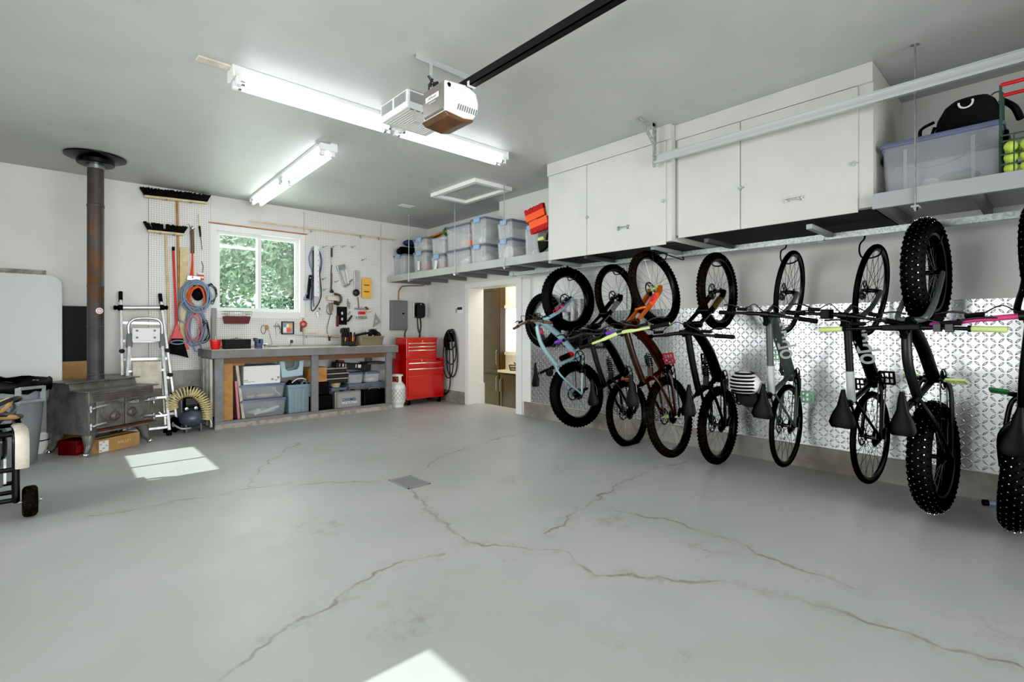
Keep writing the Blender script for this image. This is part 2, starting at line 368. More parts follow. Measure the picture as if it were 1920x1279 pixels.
# exposed foundation strips
struct('baseboard_back', MB().box((XL, YB-.025, 0), (1.52, YB, .73)), 'concrete')
struct('baseboard_right', MB().box((XR-.025, YF, 0), (XR, 5.40, .205)).box((XR-.025, 6.86, 0), (XR, YB, .2)), 'concrete_stained')
struct('trim_1', MB().box((XR-.03, 5.45, 0), (XR+.306, DY0+.006, 2.07)).box((XR-.03, DY1-.006, 0), (XR+.306, DY1+.09, 2.07)).box((XR-.03, DY0, DZ-.006), (XR+.306, DY1, 2.07)), 'white_trim', bev=.004)
struct('trim_6', B((XR+.2, DY1-.045, 0), (XR+.3, DY1-.007, .36)), 'white_trim')
struct('trim_2', B((XR-.012, 5.27, .205), (XR, 5.45, 2.04)), 'white_trim')
struct('trim_3', B((4.86, 3.90, 2.80), (XR, 5.60, ZC)), 'wall_paint')       # boxed soffit
# back window
o = struct('window_1', MB().box((WX0-.03, YB-.02, WZ0-.03), (WX0+.05, YB+.1, WZ1+.03)).box((WX1-.05, YB-.02, WZ0-.03), (WX1+.03, YB+.1, WZ1+.03)).box((WX0+.05, YB-.02, WZ0-.05), (WX1-.05, YB+.1, WZ0+.05)).box((WX0+.05, YB-.02, WZ1-.05), (WX1-.05, YB+.1, WZ1+.03)), 'white_trim', bev=.004)
mx = wy(487, 520, YB).x
f = MB()
for a, b_, yy in ((WX0+.05, mx+.03, YB+.03), (mx-.03, WX1-.05, YB+.06)):
    f2 = MB().box((a, yy, WZ0+.05), (a+.05, yy+.03, WZ1-.05)).box((b_-.05, yy, WZ0+.05), (b_, yy+.03, WZ1-.05)).box((a+.05, yy, WZ0+.05), (b_-.05, yy+.03, WZ0+.1)).box((a+.05, yy, WZ1-.1), (b_-.05, yy+.03, WZ1-.05))
    s_ = f2.build('sash', 'white_trim', o)
    B((a+.05, yy+.012, WZ0+.1), (b_-.05, yy+.018, WZ1-.1)).build('pane', 'window_glass', s_)
struct('trim_4', MB().box((WX0-.05, YB-.03, WZ1+.035), (WX1+.06, YB, WZ1+.05)), 'raw_wood')
# ================================================================ HOUSE ROOM THROUGH THE DOORWAY
HF = -.45
struct('floor_house', B((XR+.31, 4.2, HF-.05), (8.2, 9.2, HF)), 'counter_wood')
XH = 6.36; wy1, wy0 = wx(944, 620, XH).y, wx(980, 620, XH).y; wz0_, wz1_ = wx(958, 660, XH).z, wx(958, 578, XH).z
struct('wall_house_far', MB().box((XH, 4.2, HF), (XH+.1, wy0, 2.4)).box((XH, wy1, HF), (XH+.1, 9.2, 2.4)).box((XH, wy0, HF), (XH+.1, wy1, wz0_)).box((XH, wy0, wz1_), (XH+.1, wy1, 2.4)), 'cream_wall')
struct('wall_house_back', B((5.5, 9.1, HF), (XH, 9.2, 2.4)), 'cream_wall'); struct('wall_house_front', B((5.5, 4.2, HF), (XH, 4.3, 2.4)), 'cream_wall')
struct('ceiling_house', B((5.5, 4.2, 2.28), (XH, 9.2, 2.4)), 'cream_wall')
o = struct('window_2', MB().box((XH-.03, wy0-.06, wz0_-.06), (XH+.05, wy0, wz1_+.06)).box((XH-.03, wy1, wz0_-.06), (XH+.05, wy1+.06, wz1_+.06)).box((XH-.03, wy0, wz1_), (XH+.05, wy1, wz1_+.06)).box((XH-.03, wy0, wz0_-.06), (XH+.05, wy1, wz0_)), 'cream_wall')
B((XH+.03, wy0, wz0_), (XH+.035, wy1, wz1_)).build('pane', 'house_glass', o)
yt = wx(936, 650, 6.2).y
t = thing('tall_cabinet', 'tall brown shaker cabinet seen through the open doorway', 'cabinet', (6.5, yt+.5, HF))
B((6.22, yt, HF), (XH-.005, yt+.95, 2.10)).build('carcass', 'brown_cabinet', t)
for zz0, zz1 in ((HF+.1, .42), (.44, 2.10)):
    d = MB().box((6.2, yt+.01, zz0), (6.22, yt+.08, zz1)).box((6.2, yt+.62, zz0), (6.22, yt+.7, zz1)).box((6.2, yt+.08, zz0), (6.22, yt+.62, zz0+.08)).box((6.2, yt+.08, zz1-.08), (6.22, yt+.62, zz1)).box((6.21, yt+.08, zz0), (6.22, yt+.62, zz1))
    if zz1 > 1: d.box((6.2, yt+.08, 1.2), (6.22, yt+.62, 1.26))
    dd = d.build('door', 'brown_cabinet', t)
    zc = .25 if zz1 < 1 else .75
    MB().tube([(6.19, yt+.05, zc-.14), (6.165, yt+.05, zc-.12), (6.165, yt+.05, zc+.12), (6.19, yt+.05, zc+.14)], .008).build('handle', 'steel', dd)
t = thing('base_cabinet', 'brown base cabinet under a pale countertop inside the house', 'cabinet', (6.5, yt-.8, HF))
B((6.22, yt-1.6, HF), (XH-.005, yt-.005, .47)).build('carcass', 'brown_cabinet', t)
for k in range(3):
    y1 = yt-.02-k*.52; d = MB().box((6.2, y1-.5, HF+.1), (6.22, y1-.43, .44)).box((6.2, y1-.07, HF+.1), (6.22, y1, .44)).box((6.2, y1-.43, HF+.1), (6.22, y1-.07, HF+.18)).box((6.2, y1-.43, .36), (6.22, y1-.07, .44)).box((6.21, y1-.43, HF+.1), (6.22, y1-.07, .44))
    dd = d.build('door', 'brown_cabinet', t)
    MB().tube([(6.19, y1-.04, .1), (6.165, y1-.04, .12), (6.165, y1-.04, .34), (6.19, y1-.04, .36)], .008).build('handle', 'steel', dd)
B((6.15, yt-1.6, .475), (XH-.005, yt-.005, .52)).build('worktop', 'counter_wood', t, bev=.005)
t = thing('wire_fruit_basket', 'small dark wire basket on the pale house countertop', 'basket', (6.26, yt-.33, .52))
mb = MB()
for h, r in ((.005, .06), (.05, .07), (.1, .085)): mb.torus((6.26, yt-.33, .52+h), r, .005, n=20, m=6)
for k in range(10):
    a = 2*PI*k/10; mb.tube([(6.26+.06*math.cos(a), yt-.33+.06*math.sin(a), .525), (6.26+.085*math.cos(a), yt-.33+.085*math.sin(a), .62)], .004, 5)
mb.build('wire_cage', 'black_metal', t)
t = thing('kitchen_faucet', 'slim dark faucet standing on the house countertop by its window', 'faucet', (6.32, yt-.40, .52))
mb = MB().cyl((6.32, yt-.40, .52), (6.32, yt-.40, .58), .03); mb.tube([(6.32, yt-.40, .57), (6.32, yt-.40, .98), (6.31, yt-.42, 1.04), (6.29, yt-.48, 1.06), (6.27, yt-.55, 1.03), (6.27, yt-.56, .96)], .013, 8); mb.build('spout', 'black_metal', t, smooth=True)
MB().tube([(6.32, yt-.37, .62), (6.32, yt-.28, .66)], .009, 6).build('lever', 'black_metal', t)
# ================================================================ OUTSIDE
struct('ground_outside', B((-30, YB+.2, -.4), (40, 60, -.35)), 'lawn')
def leaf_cloud(mb, c, rx, ry, rz, n, s):
    for _ in range(n):
        while True:
            p = V((random.uniform(-1,1), random.uniform(-1,1), random.uniform(-1,1)))
            if .35 < p.length < 1: break
        p = V(c)+V((p.x*rx, p.y*ry, p.z*rz)); a = V((random.gauss(0,1), random.gauss(0,1), random.gauss(0,1))).normalized(); b_ = a.orthogonal().normalized(); k = s*random.uniform(.6, 1.3)
        mb.add([p-a*k, p-b_*k*.5, p+a*k, p+b_*k*.5], [(0,1,2,3)])
def tree(name, label, x, y, h, r, m, conifer=False, n=1500, s=.16):
    t = thing(name, label, 'tree', (x, y, -.35), 'trees outside the window')
    MB().tube([(x, y, -.35), (x+.1, y, h*.5), (x, y, h*.9)], [.16, .1, .03], 8).build('trunk', 'bark', t)
    mb = MB()
    if conifer:
        for k in range(9): leaf_cloud(mb, (x, y, -.1+h*(.06+k/9.5)), r*(1-k/9.5)+.1, r*(1-k/9.5)+.1, h/11, n//9, s)
    else:
        for k in range(8):
            a = random.uniform(0, 6.3); leaf_cloud(mb, (x+math.cos(a)*r*.5, y+math.sin(a)*r*.5, h*random.uniform(.38, .95)), r*.6, r*.6, r*.5, n//8, s)
    mb.build('crown', m, t)
tree('conifer_tree', 'narrow dark conifer outside, middle of the window view', 5.2, 17.5, 3.4, .75, 'leaf', True, 3600, .08)
tree('conifer_tree', 'low dark green shrub-like conifer outside under the window middle', 3.55, 14., 2.0, .8, 'leaf_dark', True, 3000, .08)
tree('leafy_tree', 'tall grey-green leafy tree outside filling the right window pane', 7.6, 22, 8.0, 3.0, 'leaf', False, 7500, .13)
tree('leafy_tree', 'pale green leafy tree outside behind the left window pane', 3.6, 20, 7.2, 2.6, 'leaf_light', False, 6000, .13)
tree('leafy_tree', 'dark round leafy tree outside at the far side of the right pane', 9.6, 24, 4.5, 2.4, 'leaf_dark', False, 4500, .14)
tree('leafy_tree', 'dark bushy tree outside beyond the white shed', 3.0, 22, 4.2, 1.8, 'leaf_dark', False, 3600, .13)
t = thing('garden_shed', 'low white shed roof and wall outside the left window pane', 'shed', (3.0, 16.5, -.35))
B((1.6, 16, -.35), (3.75, 18, 1.35)).build('wall', 'white_trim', t)
MB().prism([(-1.2, 0), (1.2, 0), (0, .5)], (2.67, 15.9, 1.36), (1,0,0), (0,0,1), (0, 2.2, 0)).build('roof', 'paper_white', t)
# ================================================================ CEILING FIXTURES
def lamp_fixture(label, p, q, w):
    """strip light: housing along p-q on the ceiling, two pairs of tubes end to end"""
    p, q = V(p), V(q); d = (q-p).normalized(); s = V((-d.y, d.x, 0)); ln = (q-p).length
    t = thing('fluorescent_fixture', label, 'light fixture', ((p+q)/2), 'fluorescent strip lights')
    h = .10
    prof = [(-w*.5, 0), (w*.5, 0), (w*.5, -.03), (w*.24, -h*.75), (-w*.24, -h*.75), (-w*.5, -.03)]
    MB().prism(prof, p, s, V((0,0,1)), d*ln).build('housing', 'white_gloss', t)
    for a in (0, .5):
        for k in (-1, 1):
            c0 = p+d*(ln*a+.06)+s*k*w*.30+V((0,0,-h-.005)); c1 = p+d*(ln*(a+.5)-.06)+s*k*w*.30+V((0,0,-h-.005))
            tb = MB().cyl(c0, c1, .019, n=12).build('light_tube', 'tube_light', t, smooth=True)
            for c, e in ((c0, 1), (c1, -1)):
                MB().cyl(c-d*e*.012, c+d*e*.022, .0195, n=12).build('end_cap', 'steel', tb, smooth=True)
                MB().box(c-d*e*.02+V((-.018,-.018,-.02)), c-d*e*.02+V((.018,.018,.04))).build('lamp_holder', 'white_gloss', t)
    for e, sg in ((p, 1), (q, -1)):
        mb = MB().bar(e-d*.004*sg, e+d*.012*sg, w*1.02, h*.8)
        for v_ in mb.v: v_.z -= h*.4
        mb.build('end_plate', 'white_gloss', t)
    return t
lamp_fixture('long twin-tube fluorescent strip running behind the garage door opener', (.93, 4.03, ZC), (3.56, 4.03, ZC), .15)
lamp_fixture('second fluorescent strip pointing at the back wall window', (2.04, 4.98, ZC), (2.12, 7.76, ZC), .17)
tag(B((.72, 3.98, ZC-.012), (.93, 4.06, ZC)).build('conduit_strip', 'plywood', bev=.003), 'short flat tan strip on the ceiling at the end of the long light', 'strip')
p = wz(606, 267, ZC); t = thing('junction_box_cover', 'round grey ceiling cover plate beside the second strip light', 'cover plate', (p.x, p.y, ZC-.02))
MB().lathe([(.075, 0), (.075, -.008), (.06, -.016), (0, -.018)], (p.x, p.y, ZC), n=28).build('plate', 'soft_grey', t, smooth=True)
MB().lathe([(.012, -.015), (.012, -.03), (0, -.032)], (p.x, p.y, ZC), n=10).build('knob', 'soft_grey', t)
p = wz(762, 386, ZC); tag(MB().box((p.x-.11, p.y-.07, ZC-.006), (p.x+.11, p.y+.07, ZC)).build('blank_plate', 'white_trim', bev=.002), 'small white blank plate on the ceiling near the back corner', 'plate')
# attic hatch
hx0, hx1, hy0, hy1 = 3.85, 4.48, 4.90, 5.90
t = thing('attic_hatch', 'white framed attic access hatch in the ceiling above the shelf', 'hatch', ((hx0+hx1)/2, (hy0+hy1)/2, ZC-.05))
MB().box((hx0, hy0, ZC-.05), (hx0+.07, hy1, ZC)).box((hx1-.07, hy0, ZC-.05), (hx1, hy1, ZC)).box((hx0+.07, hy0, ZC-.05), (hx1-.07, hy0+.07, ZC)).box((hx0+.07, hy1-.07, ZC-.05), (hx1-.07, hy1, ZC)).build('frame', 'white_trim', t, bev=.004)
B((hx0+.07, hy0+.07, ZC-.012), (hx1-.07, hy1-.07, ZC-.002)).build('panel', 'ceiling_paint', t)
# air cleaner
ax0, ax1, ay0, ay1, az = 2.02, 2.47, 3.42, 3.86, 3.03
t = thing('air_cleaner', 'white square ceiling air cleaner with side grilles under the opener', 'air cleaner', ((ax0+ax1)/2, (ay0+ay1)/2, az))
B((ax0, ay0, az), (ax1, ay1, ZC-.001)).build('body', 'fan_white', t, bev=.014, seg=3)
for a, b_ in ((.03, .20), (.24, .41)):
    mb = MB()
    for k in range(9): mb.box((ax0-.002, ay0+a+k*(b_-a)/9, az+.055), (ax0+.004, ay0+a+(k+.7)*(b_-a)/9, az+.125))
    g = mb.box((ax0-.001, ay0+a-.006, az+.05), (ax0+.002, ay0+b_+.006, az+.13)).build('side_grille', 'grille', t)
    mb = MB()
    for k in range(9): mb.box((ax0+a+k*(b_-a)/9, ay0-.002, az+.055), (ax0+a+(k+.7)*(b_-a)/9, ay0+.004, az+.125))
    mb.box((ax0+a-.006, ay0-.001, az+.05), (ax0+b_+.006, ay0+.002, az+.13)).build('side_grille', 'grille', t)
mb = MB(); cx, cy = (ax0+ax1)/2, (ay0+ay1)/2
for k in range(6):
    r = .045+k*.024; w_ = .006
    mb.box((cx-r, cy-r, az-.006), (cx+r, cy-r+w_, az+.002)).box((cx-r, cy+r-w_, az-.006), (cx+r, cy+r, az+.002)).box((cx-r, cy-r+w_, az-.006), (cx-r+w_, cy+r-w_, az+.002)).box((cx+r-w_, cy-r+w_, az-.006), (cx+r, cy+r-w_, az+.002))
mb.box((cx-.19, cy-.19, az-.003), (cx+.19, cy+.19, az+.001)).build('bottom_louvre', 'white_gloss', t)
mb = MB()
for k in range(7): mb.box((cx-.19+k*.055, cy-.205, az-.002), (cx-.155+k*.055, cy-.197, az+.002))
mb.build('vent_slot', 'black_plastic', t)
# garage door opener
t = thing('garage_door_opener', 'white and grey garage door opener hanging from a perforated bracket', 'garage door opener', (2.05, 2.85, 2.74))
ox0, ox1, oy0, oy1, oz0, oz1 = 1.90, 2.16, 2.735, 3.00, 2.745, 2.945
ring = []
prof = [(0, 0), (.15, -.012), (.235, 0), (.275, .05), (.285, .12), (.265, .19), (.19, .225), (0, .205)]
MB().prism(prof, (ox0, oy0, oz0), (1,0,0), (0,0,1), (0, oy1-oy0, 0)).build('body', 'fan_white', t, bev=.012, seg=3, smooth=True)
mb = MB()
for k in range(9):
    x = ox0+.10+k*.019; mb.bar((x, oy0-.002, oz0+.035), (x+.012, oy0-.002, oz0+.075), .007, .004, up=(0,1,0))
mb.build('vent_slot', 'mid_grey', t)
MB().prism([(0, 0), (.015, .0), (.02, .02), (.004, .03), (-.01, .018)], (ox0+.025, oy0-.003, oz0+.165), (1,0,0), (0,0,1), (0, .003, 0)).build('lever_slot', 'black_plastic', t)
MB().prism([(.0, 0), (.0, .2), (-.012, .19), (-.022, .1), (-.012, .015)], (ox0+.003, oy0+.012, oz0+.004), (1,0,0), (0,0,1), (0, oy1-oy0-.03, 0)).build('end_panel', 'opener_panel', t, bev=.003)
B((ox0-.024, oy0+.045, oz0+.1), (ox0-.02, oy0+.2, oz0+.135)).build('label_plate', 'paper_white', t)
M_ = basis((ox0-.0245, oy0+.122, oz0+.117), (0,-1,0), (0,0,1)); words('lettering', 'LiftMaster', .026, M_, 'mid_grey', t)
M_ = basis((ox0-.0255, oy0+.115, oz0+.083), (0,-1,0), (0,0,1)); words('lettering', 'PROFESSIONAL', .012, M_, 'paper_white', t)
MB().prism([(0, .0), (.15, -.014), (.235, 0), (.225, -.022), (.15, -.04), (.02, -.03), (-.012, -.008)], (ox0, oy0-.006, oz0-.002), (1,0,0), (0,0,1), (0, oy1-oy0+.012, 0)).build('light_lens', 'lens_brown', t, bev=.004)
by = 2.95
mb = MB().bar((1.81, by, ZC-.02), (2.33, by, ZC-.02), .004, .04); mb.bar((1.81, by+.02, ZC-.002), (2.33, by+.02, ZC-.002), .04, .004)
for k in range(17):
    x = 1.83+k*.0295; mb.box((x, by-.004, ZC-.026), (x+.014, by-.001, ZC-.014))
for x, x2 in ((1.93, 1.93), (2.24, 2.22)): mb.bar((x, by, ZC-.03), (x2, by, oz1-.02), .032, .004)
mb.bar((2.30, by, ZC-.02), (2.16, by, 2.93), .03, .004)
mb.build('hanger_bracket', 'track_steel', t)
MB().tube(smoothpath([(1.93, by-.02, 3.03), (1.905, by-.03, 2.99), (1.90, by-.02, 2.95), (1.94, by, 2.93)], 5), .007, 6).tube([(1.90, by-.01, 3.05), (1.95, by-.01, 3.0), (1.96, by-.01, 2.97)], .009, 6).tube([(1.91, by, 2.985), (1.975, by-.02, 3.02)], .012, 6).build('cable_tie', 'cord_black', t)
rz = 2.985
mb = MB().box((2.075, YF+.02, rz-.03), (2.125, 2.93, rz-.024)).box((2.075, YF+.02, rz-.03), (2.08, 2.93, rz+.028)).box((2.12, YF+.02, rz-.03), (2.125, 2.93, rz+.028))
mb.build('rail', 'black_metal', t)
mb = MB(); n_ = 60
mb.tube([(2.1, YF+.1+i*(2.7-YF)/n_, rz+.032+.006*math.sin(i*1.1)) for i in range(n_+1)], .009, 6).build('drive_chain', 'black_metal', t)
B((2.07, 2.70, rz-.034), (2.13, 2.72, rz+.0)).build('rail_clip', 'white_trim', t)
B((2.05, 2.76, 2.93), (2.15, 2.94, rz-.03)).build('motor_mount', 'black_metal', t)
# horizontal garage-door track
t = thing('garage_door_track', 'galvanised horizontal garage door track in front of the cabinets', 'door track', (4.05, .3, 2.82))
tx, tz = 4.06, 2.85
mb = MB().box((tx, YF+.02, tz-.04), (tx+.004, 2.52, tz+.035)).box((tx-.025, YF+.02, tz+.031), (tx, 2.52, tz+.035)).box((tx-.025, YF+.02, tz-.04), (tx, 2.52, tz-.036)).box((tx-.027, YF+.02, tz-.04), (tx-.024, 2.52, tz-.022))
mb.build('rail', 'track_steel', t)
mb = MB().bar((tx, 2.50, ZC), (tx, 2.50, tz-.07), .035, .004).bar((tx-.02, 2.50, ZC), (tx-.02, 2.50, tz-.07), .004, .035)
mb.bar((3.82, 2.50, ZC-.015), (4.07, 2.50, ZC-.015), .004, .03); mb.bar((3.82, 2.50, ZC-.02), (tx-.01, 2.495, tz+.13), .036, .004)
for k in range(8):
    q = V((3.82, 2.495, ZC-.02)).lerp(V((tx-.01, 2.49, tz+.13)), (k+.5)/8); mb.cyl(q-V((0, .006, 0)), q, .008, n=8)
mb.build('hanger_bracket', 'galvanised', t)
# ================================================================ WALL CABINETS, SHELVES
def wall_cabinet(label, x, y0, y1, z0, z1, seams, pulls, catches, xb=XR-.002):
    t = thing('wall_cabinet', label, 'cabinet', ((x+xb)/2, (y0+y1)/2, z0), 'white overhead cabinets')
    B((x+.02, y0, z0+.03), (xb, y1, z1)).build('carcass', 'cabinet_white', t)
    zt = z1-.14; B((x, y0, zt), (x+.018, y1, z1)).build('face_rail', 'cabinet_white', t)
    for a, b_ in seams:
        d = B((x, a+.003, z0+.002), (x+.018, b_-.003, zt-.005)).build('door', 'cabinet_white', t, bev=.002)
        for yy, zz in pulls:
            if a < yy < b_:
                mb = MB().tube(smoothpath([(x-.004, yy-.055, zz), (x-.028, yy-.045, zz), (x-.03, yy+.045, zz), (x-.004, yy+.055, zz)], 4), .007, 8)
                for e in (-1, 1): mb.box((x-.006, yy+e*.055-.016, zz-.02), (x+.001, yy+e*.055+.016, zz+.02))
                mb.build('pull_handle', 'chrome', d, smooth=True)
        for yy, zz in catches:
            if a < yy <= b_: MB().box((x-.012, yy-.03, zz-.006), (x, yy+.012, zz+.006)).box((x-.008, yy-.012, zz-.018), (x, yy+.003, zz+.018)).build('catch', 'steel', d)
    return t
def PY(u, v, x): q = wx(u, v, x); return (q.y, q.z)
c1 = 4.15; y_a = wx(1026, 400, c1).y; y_b = wx(1257, 400, c1).y; ym = wx(1100, 400, c1).y; ye = wx(1248, 400, c1).y
wall_cabinet('white overhead cabinet beside the storage bins, with one chrome pull', c1, y_b, y_a, 2.075, ZC-.002, [(ym, y_a-.02), (ye, ym)], [PY(1169, 427, c1)], [PY(1100, 408, c1), (ye+.03, PY(1245, 377, c1)[1])])
c2 = 4.23; y_c = wx(1636, 300, c2).y; y1_ = wx(1388, 300, c2).y; y2_ = wx(1609, 300, c2).y
wall_cabinet('wide white overhead cabinet reaching the open end shelf, chrome pull on its door', c2, y_c, y_b-.004, 2.13, ZC-.002, [(y1_, y_b-.03), (y2_, y1_)], [PY(1490, 374, c2)], [PY(1388, 353, c2), (y2_+.03, PY(1606, 306, c2)[1])])
# shelf platform (left open shelf, runs under the cabinets, right open shelf)
SX, SZ0, SZ1 = 4.34, 2.118, 2.222
t = thing('storage_shelf', 'long pale grey suspended shelf holding the storage bins', 'shelf', (4.77, 6.0, SZ0))
B((SX, y_a+.004, SZ0), (SX+.03, YB-.03, SZ1)).build('fascia', 'shelf_grey', t)
B((SX+.032, y_a+.004, SZ1-.035), (XR-.002, YB-.03, SZ1-.018)).build('deck', 'shelf_grey', t)
for k in range(8):
    y = YB-.1-k*.55
    if y > y_a: B((SX+.032, y-.02, SZ0), (XR-.01, y+.02, SZ1-.037)).build('joist', 'shelf_dark', t)
B((SX+.032, YB-.06, SZ0), (XR-.01, YB-.032, SZ1-.037)).build('joist', 'shelf_grey', t)
SX2 = 4.20; s0, s1 = 2.132, 2.236
t2 = thing('storage_shelf', 'grey open shelf at the end of the white cabinets, holding the big tote', 'shelf', (4.7, -.4, s0))
B((SX2, YF+.02, s0), (SX2+.03, y_c-.004, s1)).build('fascia', 'shelf_grey2', t2)
B((SX2+.032, YF+.02, s1-.03), (XR-.002, y_c-.004, s1-.012)).build('deck', 'shelf_grey2', t2)
for y in (y_c-.05, .35, -.2, -.75): B((SX2+.032, y-.02, s0), (XR-.01, y+.02, s1-.032)).build('joist', 'shelf_dark', t2)
# joists under the cabinets
t = thing('cabinet_support_frame', 'dark timber support frame and painted shade panels under the white overhead cabinets', 'support frame', (4.7, 2.4, 2.02))
B((4.24, y_b+.01, 2.097), (XR-.01, y_a-.01, 2.104)).build('shade_panel', 'under_shade', t); B((4.32, y_c+.01, 2.152), (XR-.01, y_b-.02, 2.159)).build('shade_panel', 'under_shade', t)  # near-black sheets paint in the deep shade below the cabinets
for u in (1048, 1115, 1240, 1340, 1530):
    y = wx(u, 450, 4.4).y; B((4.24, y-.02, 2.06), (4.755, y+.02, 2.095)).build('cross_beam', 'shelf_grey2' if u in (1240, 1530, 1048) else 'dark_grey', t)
# threaded rods
for u, v, x, tt in ((767, 405, SX+.05, 0), (853, 376, SX+.05, 0), (946, 345, SX+.05, 0), (1716, 80, SX2+.02, 1)):
    y = wz(u, v, ZC).y if not tt else .64
    y = wx(u, 500 if not tt else 380, x-.06).y if not tt else wx(1716, 382, x-.025).y
    q = thing('hanger_rod', ['thin steel rod hanging the bin shelf near the back corner', 'thin steel rod hanging the bin shelf beside the hatch frame', 'thin steel rod hanging the bin shelf in front of the stacked grey-lidded bins', 'thin steel rod holding the end shelf in front of the big tote'][[767,853,946,1716].index(u)], 'rod', (x-.065, y, 2.08), 'threaded shelf rods')
    xx = x-.065 if not tt else x-.028
    MB().cyl((xx, y, 2.075), (xx, y, ZC), .0055, n=8).build('rod', 'steel', q)
    MB().cyl((xx, y, 2.085), (xx, y, 2.10), .016, n=6).cyl((xx, y, ZC-.006), (xx, y, ZC), .025, n=12).build('nut', 'chrome', q)
    MB().box((xx-.02, y-.02, 2.10), (xx+.07, y+.02, 2.112)).build('support_plate', 'shelf_grey2', q)
# unistrut rail
UX, UZ = 4.8, 2.045
t = thing('strut_rail', 'long galvanised strut rail the bicycles hang under', 'rail', (UX, 1.5, UZ))
uy = wx(957, 510, UX).y
mb = MB().box((UX-.025, YF+.1, UZ), (UX-.021, uy, UZ+.048)).box((UX+.021, YF+.1, UZ), (UX+.025, uy, UZ+.048)).box((UX-.021, YF+.1, UZ+.044), (UX+.021, uy, UZ+.048)).box((UX-.021, YF+.1, UZ), (UX-.012, uy, UZ+.004)).box((UX+.012, YF+.1, UZ), (UX+.021, uy, UZ+.004))
mb.build('channel', 'galvanised', t)
for u in (1084, 1264, 1540, 962):
    y = wx(u, 470, UX).y; mb = MB().box((UX-.034, y-.03, UZ-.008), (UX-.026, y+.03, UZ+.049)).box((UX+.026, y-.03, UZ-.008), (UX+.034, y+.03, UZ+.049)).box((UX-.06, y-.03, UZ-.008), (UX-.034, y+.03, UZ-.002))
    mb.build('clamp', 'galvanised', t)
# ================================================================ STORAGE BINS
def bin_(label, c, sx, sy, sz, tub='clear_plastic', lid='lid_grey', latch=True, group='clear plastic bins on the long shelf', dep=None, name='storage_bin', handles=True):
    """c = centre of the base; tapered tub, rim, lid, latches on the -x/+x ends"""
    c = V(c); t = thing(name, label, 'storage bin', c, group)
    lz = .035 if lid else 0; h = sz-lz
    def rr(w, d, z, r=.03): return [c+V((p[0], p[1], z)) for p in rrect(w, d, r, 4)]
    a, k = .94, .006
    MB().loft([rr(sx*a*.97, sy*a*.97, .0), rr(sx*a, sy*a, .02), rr(sx*.985, sy*.985, h-.02), rr(sx, sy, h-.018), rr(sx, sy, h), rr(sx*.97, sy*.97, h), rr(sx*a*.97, sy*a*.97, .012)], caps=True).build('tub', tub, t, smooth=50)
    for yy in (-.28, .28): MB().bar(c+V((-sx*(a*.5+.001), yy*sy, .03)), c+V((-sx*.4935, yy*sy, h-.03)), .02, .008, up=(1,0,0)).build('rib', tub, t)
    if lid:
        l = MB().loft([rr(sx*1.03, sy*1.03, h+.001), rr(sx*1.035, sy*1.035, h+.02), rr(sx*1.0, sy*1.0, h+lz), rr(sx*.9, sy*.9, h+lz), rr(sx*.88, sy*.88, h+lz-.01)]).build('lid', lid, t, smooth=50)
        if latch:
            for e in (-1, 1):
                B(c+V((e*sx*.515, -sy*.2, h-.035)), c+V((e*sx*.545, sy*.2, h+lz-.002))).build('latch', 'latch_blue', t, bev=.006)
    return t
def yb(u, x): return wx(u, 450, x).y
BX = 4.47
def shelf_bin(u0, u1, zlo, zhi, label, dep=.5, **kw):
    y1, y0 = yb(u0, BX), yb(u1, BX)
    return bin_(label, (BX+dep/2, (y0+y1)/2, zlo), dep, abs(y1-y0), zhi-zlo, **kw)
def zz(u, v): return wx(u, v, BX).z
DK = SZ1-.016
G1 = 'clear plastic bins on the long shelf'
z1 = zz(745, 478); shelf_bin(737, 757, DK, z1, 'clear narrow bin at the back-wall end of the shelf with black bags on top')
zm = zz(784, 472); shelf_bin(774, 798, DK, zm, 'clear bin with red contents and a white tag, under the craft bin'); za = zz(784, 447); shelf_bin(774, 798, zm+.003, za, 'clear bin with a blue latch stacked on the red-filled bin')
zb = zz(817, 478); shelf_bin(807, 831, DK, zb, 'low clear bin with mixed red contents and a tilted white tag'); zc_ = zz(817, 447); shelf_bin(808, 832, zb+.003, zc_, 'open grey clear tub holding sticks, on the low mixed bin', lid=None)
zd = zz(857, 468); shelf_bin(836, 879, DK, zd, 'wide clear bin of white cloth under the orange-filled bin', latch=False); ze = zz(857, 422); shelf_bin(836, 879, zd+.003, ze, 'wide clear bin with orange and peach contents', latch=False)
zf = zz(894, 459); shelf_bin(881, 909, DK, zf, 'clear latching bin of white items under the tall green-filled bin'); zg = zz(894, 409); shelf_bin(881, 909, zf+.003, zg, 'tall clear latching bin with grey-green contents')
zh = zz(944, 448.5); shelf_bin(931, 959, DK, zh, 'clear latching bin holding a white roll and something red'); zi = zz(944, 413); shelf_bin(931, 959, zh+.003, zi, 'grey clear latching bin on the bin with the white roll')
zj = zz(992, 423); shelf_bin(982, 1007, DK, zj, 'tall clear bin next to the cabinet, red brushes on top')
def lump(name, label, cat, c, r, m, group='things stored inside clear bins', seed=1, cnt=6, sq=.7):
    random.seed(seed); mb = MB(); c = V(c)
    mb.ell(c, r[0], r[1], r[2]*sq, 14, 8)
    for k in range(cnt):
        p = c+V((random.uniform(-.4, .4)*r[0], random.uniform(-.4, .4)*r[1], random.uniform(-.1, .5)*r[2]))
        R = Mx.Rotation(random.uniform(0, 6), 3, 'Z') @ Mx.Rotation(random.uniform(-.6, .6), 3, 'X')
        mb.ell(p, min(r[0], r[1])*random.uniform(.35, .6), min(r[0], r[1])*random.uniform(.35, .6), r[2]*random.uniform(.3, .5), 12, 7, R)
    o = mb.build(name, m, smooth=60); return tag(o, label, cat, group)
def inb(u, dz, x=.235): q = V((BX+x, yb(u, BX), DK+dz)); return q
